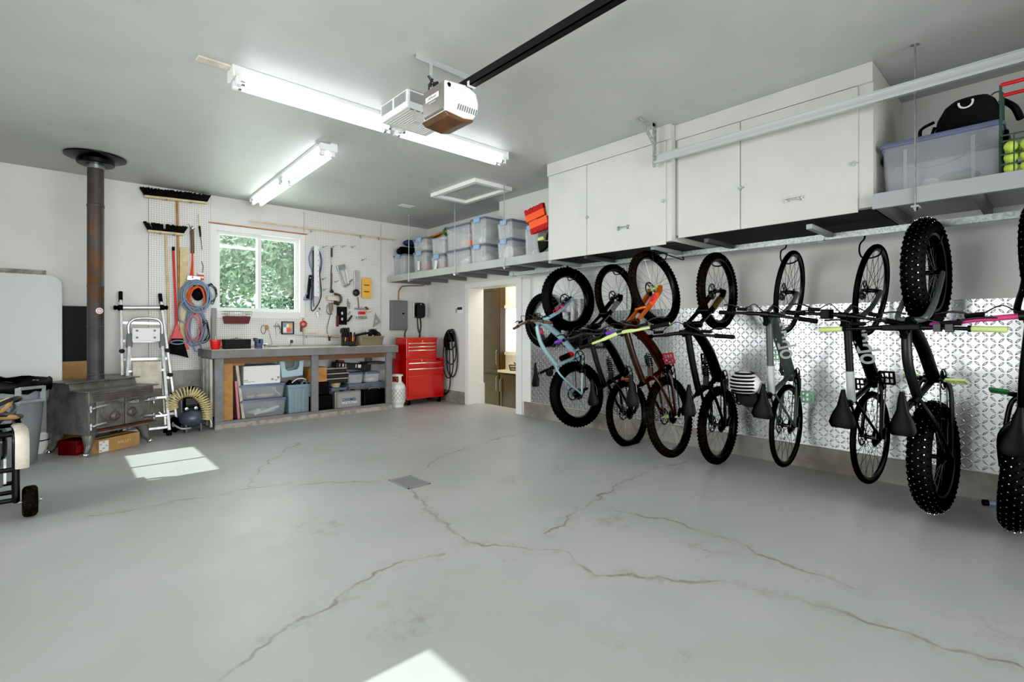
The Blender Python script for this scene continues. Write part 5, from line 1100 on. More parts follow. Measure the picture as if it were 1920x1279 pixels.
# items on the lower pegboard
t = thing('power_outlet', 'white wall outlet with a grey cord plugged in above the bench', 'outlet', P(546, 641))
c = P(546, 641, .0); MB().box(c+V((-.055, -.008, -.055)), c+V((.05, 0, .065))).build('cover_plate', 'white_trim', t, bev=.003); MB().box(c+V((-.02, -.035, -.02)), c+V((.02, -.008, .03))).build('plug', 'dark_grey', t, bev=.006)
o = MB().tube(smoothpath([c+V((0,-.03,-.01)), P(541, 650, .06), P(532, 653, .14), P(518, 650, .3)+V((0,0,-.0)), V((wy(502, 650, 7.45).x, 7.45, ZB+.012))], 6), .0055, 6).build('outlet_lead', 'grille', smooth=True); tag(o, 'grey cord running from the outlet down to the bench top', 'cord')
t = thing('jumper_wire', 'thin brown wire coil hanging over the vise', 'wire', P(498, 620))
MB().torus(P(494, 618, .03), .05, .004, (0,1,0), 26, 6, sx=.65, sy=1.3, up=(0,0,1)).build('wire_loop', 'tool_brown', t); MB().ell(P(500, 614, .04), .025, .02, .04, 10, 7).build('clip', 'raw_wood', t); MB().tube(smoothpath([P(502, 612), P(506, 628), P(510, 645), P(503, 650)], 5), .004, 6).build('wire_tail', 'grille', t)
t = thing('grease_gun', 'small silver trigger tool hanging on the low pegboard', 'tool', P(520, 620))
MB().cyl(P(518, 606, .04), P(520, 632, .04), .012, .004, n=10).cyl(P(514, 612, .04), P(524, 610, .04), .016, n=10).build('body', 'steel', t, smooth=True); MB().tube([P(523, 610, .04), P(527, 620, .05), P(525, 625, .05)], .006, 6).build('trigger', 'dark_grey', t)
a, b_ = P(528, 603, .02), P(551, 627, .02)
t = thing('framed_picture', 'small black framed colour print hung above the outlet', 'picture', (a+b_)/2)
MB().box((a.x, PB-.03, b_.z), (a.x+.012, PB, a.z)).box((b_.x-.012, PB-.03, b_.z), (b_.x, PB, a.z)).box((a.x, PB-.03, a.z-.012), (b_.x, PB, a.z)).box((a.x, PB-.03, b_.z), (b_.x, PB, b_.z+.012)).build('frame', 'black_plastic', t)
B((a.x+.012, PB-.012, b_.z+.012), (b_.x-.012, PB-.004, a.z-.012)).build('print', 'soft_grey', t)
W_, H_ = b_.x-a.x, a.z-b_.z
for x, z, w_, h_, m in ((.15, .15, .25, .4, 'soft_white'), (.45, .2, .3, .3, 'orange_plastic'), (.4, .55, .2, .25, 'soft_white'), (.65, .5, .2, .3, 'yellow_plastic'), (.15, .62, .2, .2, 'cord_blue')): B((a.x+x*W_, PB-.015, b_.z+z*H_), (a.x+(x+w_)*W_, PB-.011, b_.z+(z+h_)*H_)).build('print_shape', m, t)
t = thing('tape_roll', 'red ring-shaped tape hanging below the window corner', 'tape', P(569, 609))
MB().torus(P(569, 608, .03), .042, .014, (0,1,0), 28, 10, up=(0,0,1)).build('ring', 'red_plastic', t, smooth=True); MB().bar(P(565, 611, .03), P(565, 622, .03), .04, .03).build('grip', 'tool_brown', t, bev=.006); MB().tube([P(567, 597, .0), P(567, 603, .04)], .004, 6).build('peg_hook', 'steel', t)
a, b_ = P(552, 625, .05), P(636, 630, .05)
t = thing('tool_rail', 'long thin wooden yardstick on brackets above the bench back', 'rail', (a+b_)/2)
MB().bar(P(568, 624, .05), P(637, 629, .05), .035, .014, up=(0,0,1)).build('stick', 'pale_wood', t); MB().bar(P(552, 628, .04), P(637, 633, .04), .02, .010, up=(0,0,1)).build('metal_rule', 'steel', t)
for u in (575, 620): MB().tube([P(u, 630, .0), P(u, 634, .07), P(u, 629, .09)], .005, 6).build('bracket', 'steel', t)
# wooden pole over the big pegboard
t = thing('wooden_pole', 'long thin wooden pole resting on hooks above the window and pegboard', 'pole', P(600, 430))
MB().cyl(P(467, 414, .06), P(741, 450, .06), .011, n=8).build('pole', 'pale_wood', t, smooth=True)
for u, v in ((585, 432), (678, 443), (712, 447)): MB().tube([P(u, v+2, .0), P(u-2, v+3, .06), P(u-3, v-2, .09)], .006, 6).build('peg_hook', 'steel', t)
# ---- big pegboard tools
def hook(u, v, k): 
    t = thing('peg_hook', 'bare steel hook on the tool pegboard, %s' % k, 'hook', P(u, v), 'bare peg hooks')
    MB().tube(smoothpath([P(u+6, v-2, 0), P(u+1, v, .06), P(u-1, v+2, .09), P(u-2, v-2, .10)], 4), .005, 6).build('hook', 'steel', t)
for u, v, k in ((607, 463, 'right of the blue strap'), (625, 462, 'above the drill cord tube'), (643, 462, 'above the hand saw frame'), (661, 463, 'highest over the yellow square'), (680, 487, 'alone above the yellow square'), (630, 528, 'beside the long brown tool'), (606, 523, 'at the blue strap middle'), (608, 543, 'low beside the blue strap')): hook(u, v, k)
t = thing('blue_strap', 'blue webbing strap looped around a perforated ruler', 'strap', P(590, 520))
MB().tube(smoothpath([P(587, 463), P(580, 480), P(581, 495), P(586, 510), P(588, 530), P(587, 555), P(588, 575)], 5), .028, 8, flat=.25).build('strap', 'blue_strap', t)
MB().tube(smoothpath([P(595, 465), P(601, 478), P(603, 492), P(600, 512)], 5), .03, 8, flat=.25).build('strap', 'blue_strap', t)
MB().tube(smoothpath([P(588, 530), P(578, 547), P(570, 562), P(584, 560), P(590, 555)], 5), .02, 8, flat=.4).build('strap', 'blue_strap', t)
MB().tube(smoothpath([P(587, 470, .05), P(587, 500, .06), P(585, 540, .06), P(584, 580, .06), P(592, 578, .06), P(602, 555, .06), P(600, 520, .06), P(596, 475, .05)], 6), .0085, 7).build('black_band', 'tool_black', t, smooth=True)
a, b_ = P(590, 461, .07), P(597, 556, .07)
t = thing('perforated_ruler', 'white perforated straightedge hanging in the blue strap', 'ruler', (a+b_)/2)
rl = MB().box((a.x-.01, PB-.078, b_.z), (b_.x+.01, PB-.07, a.z)).build('blade', 'white_trim', t)
mb = MB()
for k in range(9): mb.cyl((b_.x-.005, PB-.0795, a.z-.06-k*.085), (b_.x-.005, PB-.077, a.z-.06-k*.085), .007, n=8)
mb.build('hole', 'dark_grey', rl)
t = thing('hand_plane_case', 'narrow black case hanging behind the blue strap', 'case', P(580, 535))
MB().bar(P(582, 516), P(577, 560), .05, .04).build('case', 'black_plastic', t, bev=.008); MB().cyl(P(582, 521, .06), P(582, 521, .05), .012, n=10).build('badge', 'print_red', t)
t = thing('power_scrubber', 'long brown-shafted power tool with a pale motor hanging beside the hooks', 'power tool', P(622, 550))
MB().cyl(P(622, 465, .05), P(622, 482, .05), .014, n=10).build('top_grip', 'tool_black', t); MB().tube(smoothpath([P(622, 482, .05), P(621, 492, .05), P(623, 498, .05)], 3), .006, 6).build('thin_rod', 'steel', t)
MB().cyl(P(622, 497, .05), P(621, 515, .05), .009, n=8).cyl(P(622, 513, .05), P(621, 545, .05), .013, n=10).build('shaft', 'tool_brown', t, smooth=True)
MB().lathe([(.012, .03), (.03, .0), (.035, -.02), (.012, -.03)], P(622, 546, .05), (0,0,1), 14).build('collar', 'tool_black', t, smooth=True)
MB().bar(P(613, 559, .06), P(632, 560, .06), .07, .075).build('motor_housing', 'plywood', t, bev=.012)
MB().tube(smoothpath([P(627, 551, .06), P(637, 554, .06), P(640, 562, .06), P(636, 568, .06), P(627, 566, .06)], 4), .02, 8).build('trigger_handle', 'tool_brown', t, smooth=True)
MB().tube([P(620, 568, .06), P(621, 580, .06), P(620, 588, .06)], [.034, .032, .012], 12).build('nozzle', 'basket_brown', t, smooth=True)
MB().bar(P(627, 567, .06), P(636, 570, .06), .05, .06).build('battery', 'tool_black', t, bev=.006)
MB().tube(smoothpath([P(614, 572, .05), P(613, 584, .05), P(618, 590, .05), P(623, 588, .05)], 5), .005, 6).build('cable', 'cord_black', t)
MB().tube(smoothpath([P(620, 588, .05), P(617, 600, .05), P(613, 618, .06), P(616, 630, .06), P(618, 636, .06)], 5), .005, 6).build('cable', 'cord_black', t); MB().bar(P(617, 632, .06), P(618, 639, .06), .03, .02).build('plug', 'tool_black', t)
t = thing('staple_gun', 'silver folding hand tool hanging diagonally above the square', 'tool', P(646, 512))
MB().prism([(0,0), (.13,.045), (.15,-.03), (.02,-.09)], P(631, 499, .04), (1,0,0), (0,0,1), (0, -.03, 0)).build('handle_plate', 'steel', t, bev=.004)
MB().bar(P(636, 506, .05), P(646, 535, .05), .025, .03).build('blade', 'chrome', t); MB().bar(P(648, 505, .05), P(653, 532, .05), .012, .02).build('rod', 'white_trim', t); MB().bar(P(645, 538, .05), P(656, 532, .05), .03, .03).build('jaw', 'steel', t, bev=.004)
a, b_ = P(664, 507), P(673, 545); t = thing('metal_square', 'grey speed square bar hanging beside the yellow tool', 'square', (a+b_)/2); B((a.x, PB-.04, b_.z), (b_.x, PB-.02, a.z)).build('bar', 'aluminium', t, bev=.003); MB().bar(P(661, 524, .04), P(656, 529, .04), .02, .02).build('clip', 'mid_grey', t)
a, b_ = P(678, 521), P(695, 560)
t = thing('yellow_level', 'orange-yellow slotted plastic square hung on the pegboard', 'square', (a+b_)/2)
MB().prism(rrect(b_.x-a.x, a.z-b_.z, .02, 3), ((a.x+b_.x)/2, PB-.03, (a.z+b_.z)/2), (1,0,.03), (0,0,1), (0, -.03, 0)).build('plate', 'yellow_plastic', t, bev=.006)
for f in (.3, .62): B((a.x+.03, PB-.064, b_.z+(a.z-b_.z)*f), (b_.x-.045, PB-.058, b_.z+(a.z-b_.z)*f+.018)).build('slot', 'tool_brown', t)
t = thing('mallet', 'black mallet with a thin brown handle below the grey square', 'mallet', P(670, 565))
MB().ell(P(668, 549, .05), .06, .04, .06, 14, 10).build('head', 'tool_black', t, smooth=True); MB().cyl(P(671, 557, .05), P(673, 578, .05), .009, n=8).build('handle', 'dark_wood', t)
t = thing('hand_planer', 'silver hand planer with a red middle hanging under the mallet', 'plane', P(678, 590))
MB().bar(P(665, 579, .05), P(688, 580, .05), .03, .03).build('top_bar', 'steel', t); MB().bar(P(673, 587, .06), P(684, 587, .06), .05, .05).build('body', 'red_plastic', t, bev=.006); MB().bar(P(669, 596, .06), P(687, 595, .06), .05, .045).build('sole', 'steel', t, bev=.004); MB().cyl(P(685, 576, .06), P(690, 580, .06), .018, n=12).build('knob', 'tool_brown', t)
MB().bar(P(686, 582, .05), P(697, 582, .05), .03, .05).build('tote_handle', 'pale_wood', t, bev=.01)
t = thing('tool_roll', 'black hanging tool roll with small bits in its pockets', 'tool roll', P(641, 592)); a, b_ = P(632, 575), P(650, 609)
B((a.x, PB-.05, b_.z), (b_.x, PB-.01, a.z)).build('panel', 'black_cloth', t, bev=.006); B((a.x-.01, PB-.055, b_.z-.03), (a.x+.02, PB-.01, a.z-.15)).build('red_edge', 'dark_red', t)
for z in (.28, .6): MB().ell(P(642, 578+z*34, .06), .022, .012, .035, 10, 7).build('pocket', 'steel', t)
t = thing('drill_bits', 'thin grey drill bits hanging right of the tool roll', 'drill bits', P(655, 570))
for k in range(3): MB().cyl(P(652+k*2, 563+k*2, .03), P(651+k*2, 575+k*2, .03), .005, n=6).build('bit', 'mid_grey', t)
MB().bar(P(660, 592, .04), P(652, 603, .04), .025, .025).build('black_driver', 'tool_black', t); MB().bar(P(657, 584, .03), P(653, 590, .03), .02, .015).build('silver_tip', 'steel', t)
t = thing('hose_nozzle', 'white spray nozzle hanging low under the blue strap', 'nozzle', P(596, 590)); MB().cyl(P(594, 585, .04), P(597, 595, .04), .025, .02, n=12).build('body', 'white_trim', t, smooth=True); MB().cyl(P(599, 577, .04), P(600, 581, .04), .010, n=8).build('trigger', 'dark_grey', t); MB().bar(P(599, 586, .04), P(603, 586, .04), .012, .012).build('stem', 'white_trim', t)
t = thing('set_square', 'grey triangular set square hanging at the pegboard edge', 'square', P(706, 600))
A_, B_, C_ = P(704, 588), P(714, 604), P(699, 614); G_ = (A_+B_+C_)/3
out = [A_, B_, C_]; inn = [G_.lerp(p, .42) for p in out]
MB().add([p+V((0, d_, 0)) for d_ in (0, -.01) for p in out+inn], [(0,1,4,3),(1,2,5,4),(2,0,3,5),(6,9,10,7),(7,10,11,8),(8,11,9,6),(0,6,7,1),(1,7,8,2),(2,8,6,0),(3,4,10,9),(4,5,11,10),(5,3,9,11)]).build('triangle', 'grille', t)
t2_ = MB().tube([P(704, 586, 0), P(705, 587, .03)], .004, 6).build('peg_hook', 'steel', t)
for nm, u, v in (('perforated_ruler', 593, 464), ('hand_planer', 678, 577), ('drill_bits', 653, 562), ('hose_nozzle', 596, 584), ('yellow_level', 687, 522), ('grease_gun', 519, 606), ('power_scrubber', 622, 466)):
    MB().tube([P(u, v, -.005), P(u, v+1, .05), P(u-1, v-2, .065)], .004, 6).build('hang_peg', 'steel', bpy.data.objects[nm])
# knife block stand and basket at the bench end
a, b_ = wy(637, 650, 7.55), wy(667, 650, 7.55); xc = (a.x+b_.x)/2
t = thing('screwdriver_rack', 'black tiered stand packed with screwdrivers at the bench back', 'tool stand', (xc, 7.6, ZB))
for k in range(4): B((xc-.11+.015*k, 7.5+.04*k, ZB), (xc+.11-.015*k, 7.535+.04*k, ZB+.07+.07*k)).build('tier', 'tool_black', t, bev=.004)
random.seed(8)
for k in range(16):
    x = xc-.10+.2*(k % 6)/5; r = k//6; z = ZB+.07+.07*r; m = ['tool_black', 'black_gloss', 'orange_decal', 'tool_black', 'dark_red', 'raw_wood'][k*5 % 6] if r == 0 else 'tool_black'
    h = random.uniform(.06, .10); MB().tube([(x, 7.515+.04*r, z-.01), (x, 7.51+.04*r, z+h*.3), (x+random.uniform(-.01, .01), 7.5+.04*r, z+h)], [.008, .013, .011], 8).build('screwdriver', m, t, smooth=True)
a, b_ = wy(672, 652, 7.5), wy(718, 650, 7.5); xc = (a.x+b_.x)/2; w_ = (b_.x-a.x)/2
t = thing('tool_basket', 'brown plastic basket heaped with dark tools at the bench end', 'basket', (xc, 7.55, ZB))
def bs(f, z): return [V((xc+p[0], 7.56+p[1], ZB+z)) for p in rrect(w_*2*f, .24*f, .03, 4)]
MB().loft([bs(.88, 0), bs(.98, .13), bs(1.03, .135), bs(1.03, .15), bs(.96, .15), bs(.85, .02)]).build('tub', 'basket_brown', t, smooth=50)
for k, (pts, r, m, lab) in enumerate((([(-.24,.0,.16), (-.1,-.02,.19), (.02,-.03,.2)], .02, 'tool_black', 'black curved tool end sticking out of the brown basket'), ([(-.02,.0,.12), (.04,.0,.21), (.12,.0,.2)], .045, 'black_cloth', 'black lump of cloth in the brown tool basket'), ([(.1,0,.12), (.15,.01,.2), (.19,0,.15)], .03, 'tool_black', 'black pointed tool at the basket end'), ([(-.04,-.02,.12), (-.05,-.02,.25)], .008, 'paper_white', 'thin white rod standing in the brown basket'), ([(-.06,.0,.22), (.02,.01,.255), (.14,.02,.262)], .009, 'mid_grey', 'grey bent bar lying over the brown basket'))):
    o = MB().tube(smoothpath([V((xc, 7.56, ZB))+V(p) for p in pts], 4), r, 8).build('hand_tool', m, smooth=True); tag(o, lab, 'tool')
o = MB().box((wy(654, 651, 7.28).x, 7.25, ZB), (wy(668, 651, 7.28).x, 7.30, ZB+.012)).build('utility_knife', 'black_plastic', bev=.003); tag(o, 'small black knife lying on the bench front edge by the stand', 'knife')
# ================================================================ CORNER: PANEL, CHARGER, CHEST, TANK
a, b_ = wy(733, 563, YB-.06), wy(763, 619, YB-.06)
t = thing('breaker_panel', 'grey electrical breaker panel on the back wall beside the pegboard', 'electrical panel', ((a.x+b_.x)/2, YB-.04, b_.z))
B((a.x, YB-.09, b_.z), (b_.x, YB-.001, a.z)).build('box', 'mid_grey', t, bev=.005); d = B((a.x+.012, YB-.1, b_.z+.012), (b_.x-.012, YB-.088, a.z-.012)).build('door', 'mid_grey', t, bev=.004); c = wy(756, 588, YB-.1); B((c.x-.022, YB-.106, c.z-.014), (c.x+.022, YB-.099, c.z+.014)).build('latch', 'black_plastic', d)
p0 = V((a.x+.17, YB-.03, a.z)); p1 = wx(801, 533, XR-.01)
o = MB().tube(smoothpath([p0, p0+V((0,0,.12)), p0+V((.02,0,.2)), p0+V((.12,0,.27)), V((XR-.15, YB-.03, 2.1)), V((XR-.1, YB-.03, SZ0+.02))], 6), .009, 7).build('conduit_cable', 'copper', smooth=True); tag(o, 'copper-coloured cable curving from the panel up under the shelf', 'cable')
a, b_ = wy(779, 567, YB-.1), wy(797, 597, YB-.1); xc, zc1 = (a.x+b_.x)/2, (a.z+b_.z)/2; w_, h_ = b_.x-a.x, a.z-b_.z
t = thing('car_charger', 'glossy black wall charger for an electric car in the back corner', 'charger', (xc, YB-.06, b_.z))
def cr(f, g, y, dz=0): return [V((xc+p[0]*f, y, zc1+dz+p[1]*g)) for p in rrect(w_, h_, w_*.28, 5)]
MB().loft([cr(.9, .95, YB-.001), cr(1, 1, YB-.04), cr(1, 1, YB-.1), cr(.9, .93, YB-.125)]).build('body', 'black_gloss', t, smooth=50)
MB().box((xc-w_*.48-.012, YB-.06, zc1-h_*.42), (xc-w_*.48, YB-.01, zc1+h_*.45)).build('wall_mount', 'paper_white', t, bev=.004); MB().cyl((xc, YB-.127, zc1+h_*.38), (xc, YB-.124, zc1+h_*.38), .008, n=10).build('logo_mark', 'paper_white', t)
mb = MB().tube(smoothpath([V((xc-.03, YB-.05, b_.z)), V((xc-.02, YB-.06, b_.z-.2)), V((xc+.02, YB-.06, b_.z-.33)), V((xc-.06, YB-.07, b_.z-.46)), V((xc-.3, YB-.07, b_.z-.36)), V((wy(764, 610, YB-.05).x, YB-.05, wy(764, 610, YB-.05).z))], 7), .012, 8)
mb.tube(smoothpath([V((xc+.03, YB-.05, b_.z)), V((xc+.04, YB-.06, b_.z-.15)), V((xc-.0, YB-.06, b_.z-.4)), V((xc+.02, YB-.06, b_.z-.62)), V((xc+.1, YB-.05, .4)), V((XR-.06, YB-.08, .3))], 7), .014, 8)
mb.build('charge_cable', 'cord_black', t, smooth=True)
# charger cable coil on the right wall
c = wx(846, 662, XR-.05); t = thing('charger_cable', 'black car charger cable hung in long loops beside the red chest', 'cable', c)
MB().box((XR-.14, c.y-.06, c.z+.20), (XR-.002, c.y+.06, c.z+.36)).build('holster', 'black_plastic', t, bev=.03, seg=3); MB().tube(smoothpath([V((XR-.12, c.y, c.z+.33)), V((XR-.16, c.y, c.z+.24)), V((XR-.13, c.y-.02, c.z+.06))], 4), .034, 10).build('plug_handle', 'black_rubber', t, smooth=True)
for k, (hy, zt_, zb__) in enumerate(((.155, .42, -.42), (.15, .40, -.2), (.165, .41, .06), (.15, .38, -.44))):
    zc2 = (zt_+zb__)/2; hz = (zt_-zb__)/2
    MB().tube([V((XR-.04-.02*k, c.y+(.01*k-.01)+math.cos(i)*hy*(1-.25*math.sin(i)), c.z+zc2+math.sin(i)*hz)) for i in [2*PI*j/40 for j in range(40)]], .011, 8, True).build('cable_loop', 'cord_black', t, smooth=True)
MB().tube(smoothpath([V((XR-.09, c.y, c.z+.2)), V((XR-.08, c.y, c.z-.2)), V((XR-.06, c.y+.02, c.z-.55)), V((XR-.06, c.y+.12, c.z-.72)), V((XR-.05, c.y+.4, c.z-.76))], 6), .011, 8).build('cable_tail', 'cord_black', t, smooth=True)
a, b_ = wx(857, 575, XR-.02), wx(868, 588, XR-.02)
t = thing('wall_keypad', 'small white wall control with a dark display near the doorway', 'wall control', (XR-.01, (a.y+b_.y)/2, b_.z)); B((XR-.025, b_.y, b_.z), (XR-.001, a.y, a.z)).build('case', 'white_trim', t, bev=.004); B((XR-.028, b_.y+.015, (a.z+b_.z)/2+.005), (XR-.024, a.y-.015, a.z-.012)).build('display', 'tool_black', t); B((XR-.02, a.y+.01, b_.z+.02), (XR-.001, a.y+.045, a.z-.03)).build('side_switch', 'grille', t, bev=.003)
# tool chest: rolling cabinet and top chest
CM = Mx.Translation((0, 0, 0)); cy = 7.36; cx0, cx1 = wy(764, 700, cy).x, wy(832, 700, cy).x; dpt = .46; zc_t = wy(800, 672, cy).z
cx0 = wy(762, 700, cy).x
t = thing('rolling_tool_cabinet', 'red rolling tool cabinet on casters in the back corner', 'tool cabinet', ((cx0+cx1)/2, cy+dpt/2, 0))
B((cx0, cy, .10), (cx1, cy+dpt, zc_t)).build('body', 'red_enamel', t, bev=.006)
hx0, hx1 = cx0+.03, cx1-.03
def drawer(z0, z1, x0, x1, m='red_enamel'):
    d = B((x0, cy-.012, z0), (x1, cy, z1)).build('drawer', m, t, bev=.003)
    B((x0+.005, cy-.026, z1-.02), (x1-.005, cy-.013, z1-.004)).build('trim_handle', 'chrome', d, bev=.004); return d
zt_ = zc_t
drawer(zt_-.155, zt_-.065, hx0, hx1); drawer(zt_-.275, zt_-.165, hx0, hx1)
d = B((hx0, cy-.012, .15), (hx1, cy, zt_-.29)).build('door', 'red_enamel', t, bev=.004)
MB().cyl((hx0+.26, cy-.016, zt_-.03), (hx0+.26, cy, zt_-.03), .014, n=12).build('lock', 'chrome', t)
for k in range(2): MB().cyl((hx1-.12+.05*k, cy-.014, zt_-.025), (hx1-.12+.05*k, cy, zt_-.025), .013, n=10).build('bolt_cap', 'black_plastic', t)
for x in (cx0+.07, cx1-.07):
    for y in (cy+.06, cy+dpt-.06):
        w_ = MB().lathe([(.012, -.014), (.042, -.014), (.045, 0), (.042, .014), (.012, .014)], (x, y-.015, .046), (1,0,0), 18, True).build('caster_wheel', 'black_rubber', t, smooth=50)
        MB().box((x-.022, y-.03, .045), (x-.017, y+.02, .1)).box((x+.017, y-.03, .045), (x+.022, y+.02, .1)).box((x-.03, y-.03, .094), (x+.03, y+.03, .1)).build('caster_fork', 'chrome', w_)
tx1 = wy(819, 650, cy).x; zc_b = zc_t+.003; zc_u = wy(800, 633.5, cy+.0).z
t0 = t; t = thing('top_tool_chest', 'red three-drawer tool chest standing on the rolling cabinet', 'tool chest', ((cx0+tx1)/2, cy+.2, zc_b))
B((cx0, cy, zc_b), (tx1, cy+.36, zc_u)).build('body', 'red_enamel', t, bev=.006)
hh = zc_u-zc_b; 
for f0, f1 in ((.61, .77), (.44, .60), (.10, .43)): drawer(zc_b+hh*f0, zc_b+hh*f1, cx0+.03, tx1-.03)
B((cx0-.004, cy-.014, zc_u-.045), (tx1+.004, cy+.364, zc_u+.006)).build('lid', 'red_enamel', t, bev=.004)
MB().cyl(((cx0+tx1)/2, cy-.02, zc_u-.055), ((cx0+tx1)/2, cy, zc_u-.055), .013, n=12).build('lock', 'chrome', t)
# propane tank
q = V((wy(746, 740, 7.42).x-.01, 7.42, 0)); t = thing('propane_tank', 'white propane tank with a mesh sleeve between bench and red cabinet', 'gas tank', q); zt_ = wy(747, 712, 7.40).z
zt_ = .41
MB().lathe([(0, .03), (.10, .035), (.128, .08), (.135, .12), (.135, zt_-.1), (.125, zt_-.05), (.09, zt_-.015), (.0, zt_)], q, n=32).build('tank', 'tank_white', t, smooth=True)
MB().lathe([(.10, 0), (.105, 0), (.105, .045), (.10, .045)], q, n=28, closed=True).build('foot_ring', 'tank_white', t)
mb = MB()
for k in range(14):
    for sgn in (-1, 1):
        pts = [q+V((math.cos(2*PI*k/14+sgn*f*1.1)*.1375, math.sin(2*PI*k/14+sgn*f*1.1)*.1375, .12+f*(zt_-.22))) for f in [i/10 for i in range(11)]]; mb.tube(pts, .003, 5)
mb.build('mesh_sleeve', 'grille', t)
MB().lathe([(.085, zt_-.03), (.09, zt_-.03), (.09, zt_+.0), (.085, zt_+.0)], q, n=28, closed=True).lathe([(.08, zt_+.10), (.095, zt_+.10), (.095, zt_+.125), (.08, zt_+.125)], q, n=28, closed=True).build('collar', 'tank_white', t, smooth=50)
for k in range(3):
    a_ = 2*PI*k/3+.5; c = q+V((math.cos(a_)*.087, math.sin(a_)*.087, 0)); MB().bar(c+V((0,0,zt_-.03)), c+V((0,0,zt_+.12)), .05, .008, up=(math.cos(a_), math.sin(a_), 0)).build('collar_post', 'tank_white', t)
MB().cyl(q+V((0,0,zt_-.01)), q+V((0,0,zt_+.06)), .022, n=12).cyl(q+V((0,0,zt_+.05)), q+V((0,0,zt_+.075)), .035, n=10).build('valve', 'copper', t)
# floor drain
x0, x1, y0, y1 = 2.10, 2.31, 3.54, 3.86
t = thing('floor_drain', 'square grey metal floor drain grate in the middle of the floor', 'drain', ((x0+x1)/2, (y0+y1)/2, 0)); mb = MB()
mb.box((x0, y0, .0005), (x1, y0+.012, .006)).box((x0, y1-.012, .0005), (x1, y1, .006)).box((x0, y0, .0005), (x0+.012, y1, .006)).box((x1-.012, y0, .0005), (x1, y1, .006))
for k in range(9): mb.box((x0+.02+k*.021, y0, .0005), (x0+.03+k*.021, y1, .005))
for k in range(13): mb.box((x0, y0+.02+k*.0235, .0005), (x1, y0+.030+k*.0235, .005))
mb.build('grate', 'grille', t); B((x0, y0, .0002), (x1, y1, .001)).build('sump', 'mid_grey', t)
# floor pump under the last bicycle
a, b_ = wz(1842, 942, .03), wz(1900, 948, .03); t = thing('floor_pump', 'blue and black bicycle pump lying on the floor by the last bicycle', 'pump', (a+b_)/2)
MB().cyl(a, a.lerp(b_, .2), .022, n=14).build('head', 'black_plastic', t, bev=.004); MB().cyl(a.lerp(b_, .2), a.lerp(b_, 2.), .017, n=14).build('barrel', 'cord_blue', t, smooth=True)
# wall cladding behind the bicycles
for k, (y0, y1) in enumerate(((3.0, 5.268), (.6, 2.998), (-1.8, .598))):
    t = thing('tread_plate_panel', ('bright diamond tread plate sheet on the wall beside the doorway', 'bright diamond tread plate sheet behind the middle bicycles', 'bright diamond tread plate sheet behind the last bicycles')[k], 'wall panel', (XR-.01, (y0+y1)/2, .212), 'diamond tread plate sheets')
    B((XR-.006, y0, .212), (XR-.001, y1, 1.525)).build('sheet', 'tread_plate', t)
    mb = MB()
    for y in (y0+.03, (y0+y1)/2, y1-.03):
        for z in (.24, .87, 1.5): mb.lathe([(.008, 0), (.006, .003), (0, .004)], (XR-.006, y, z), (-1,0,0), 8)
    mb.build('rivet', 'steel', t)
ya, yb_ = wx(1002, 570, XR).y, wx(1176, 560, XR).y
t = thing('slatwall_panel', 'white grooved slatwall panel above the tread plate by the doorway', 'wall panel', (XR-.01, (ya+yb_)/2, 1.53)); mb = MB()
zs_ = [1.53+.092*k for k in range(6)]
for z in zs_: mb.box((XR-.018, yb_, z+.008), (XR-.001, ya, z+.09))
mb.box((XR-.006, yb_, 1.53), (XR-.001, ya, zs_[-1]+.09)).build('slat_board', 'white_gloss', t)
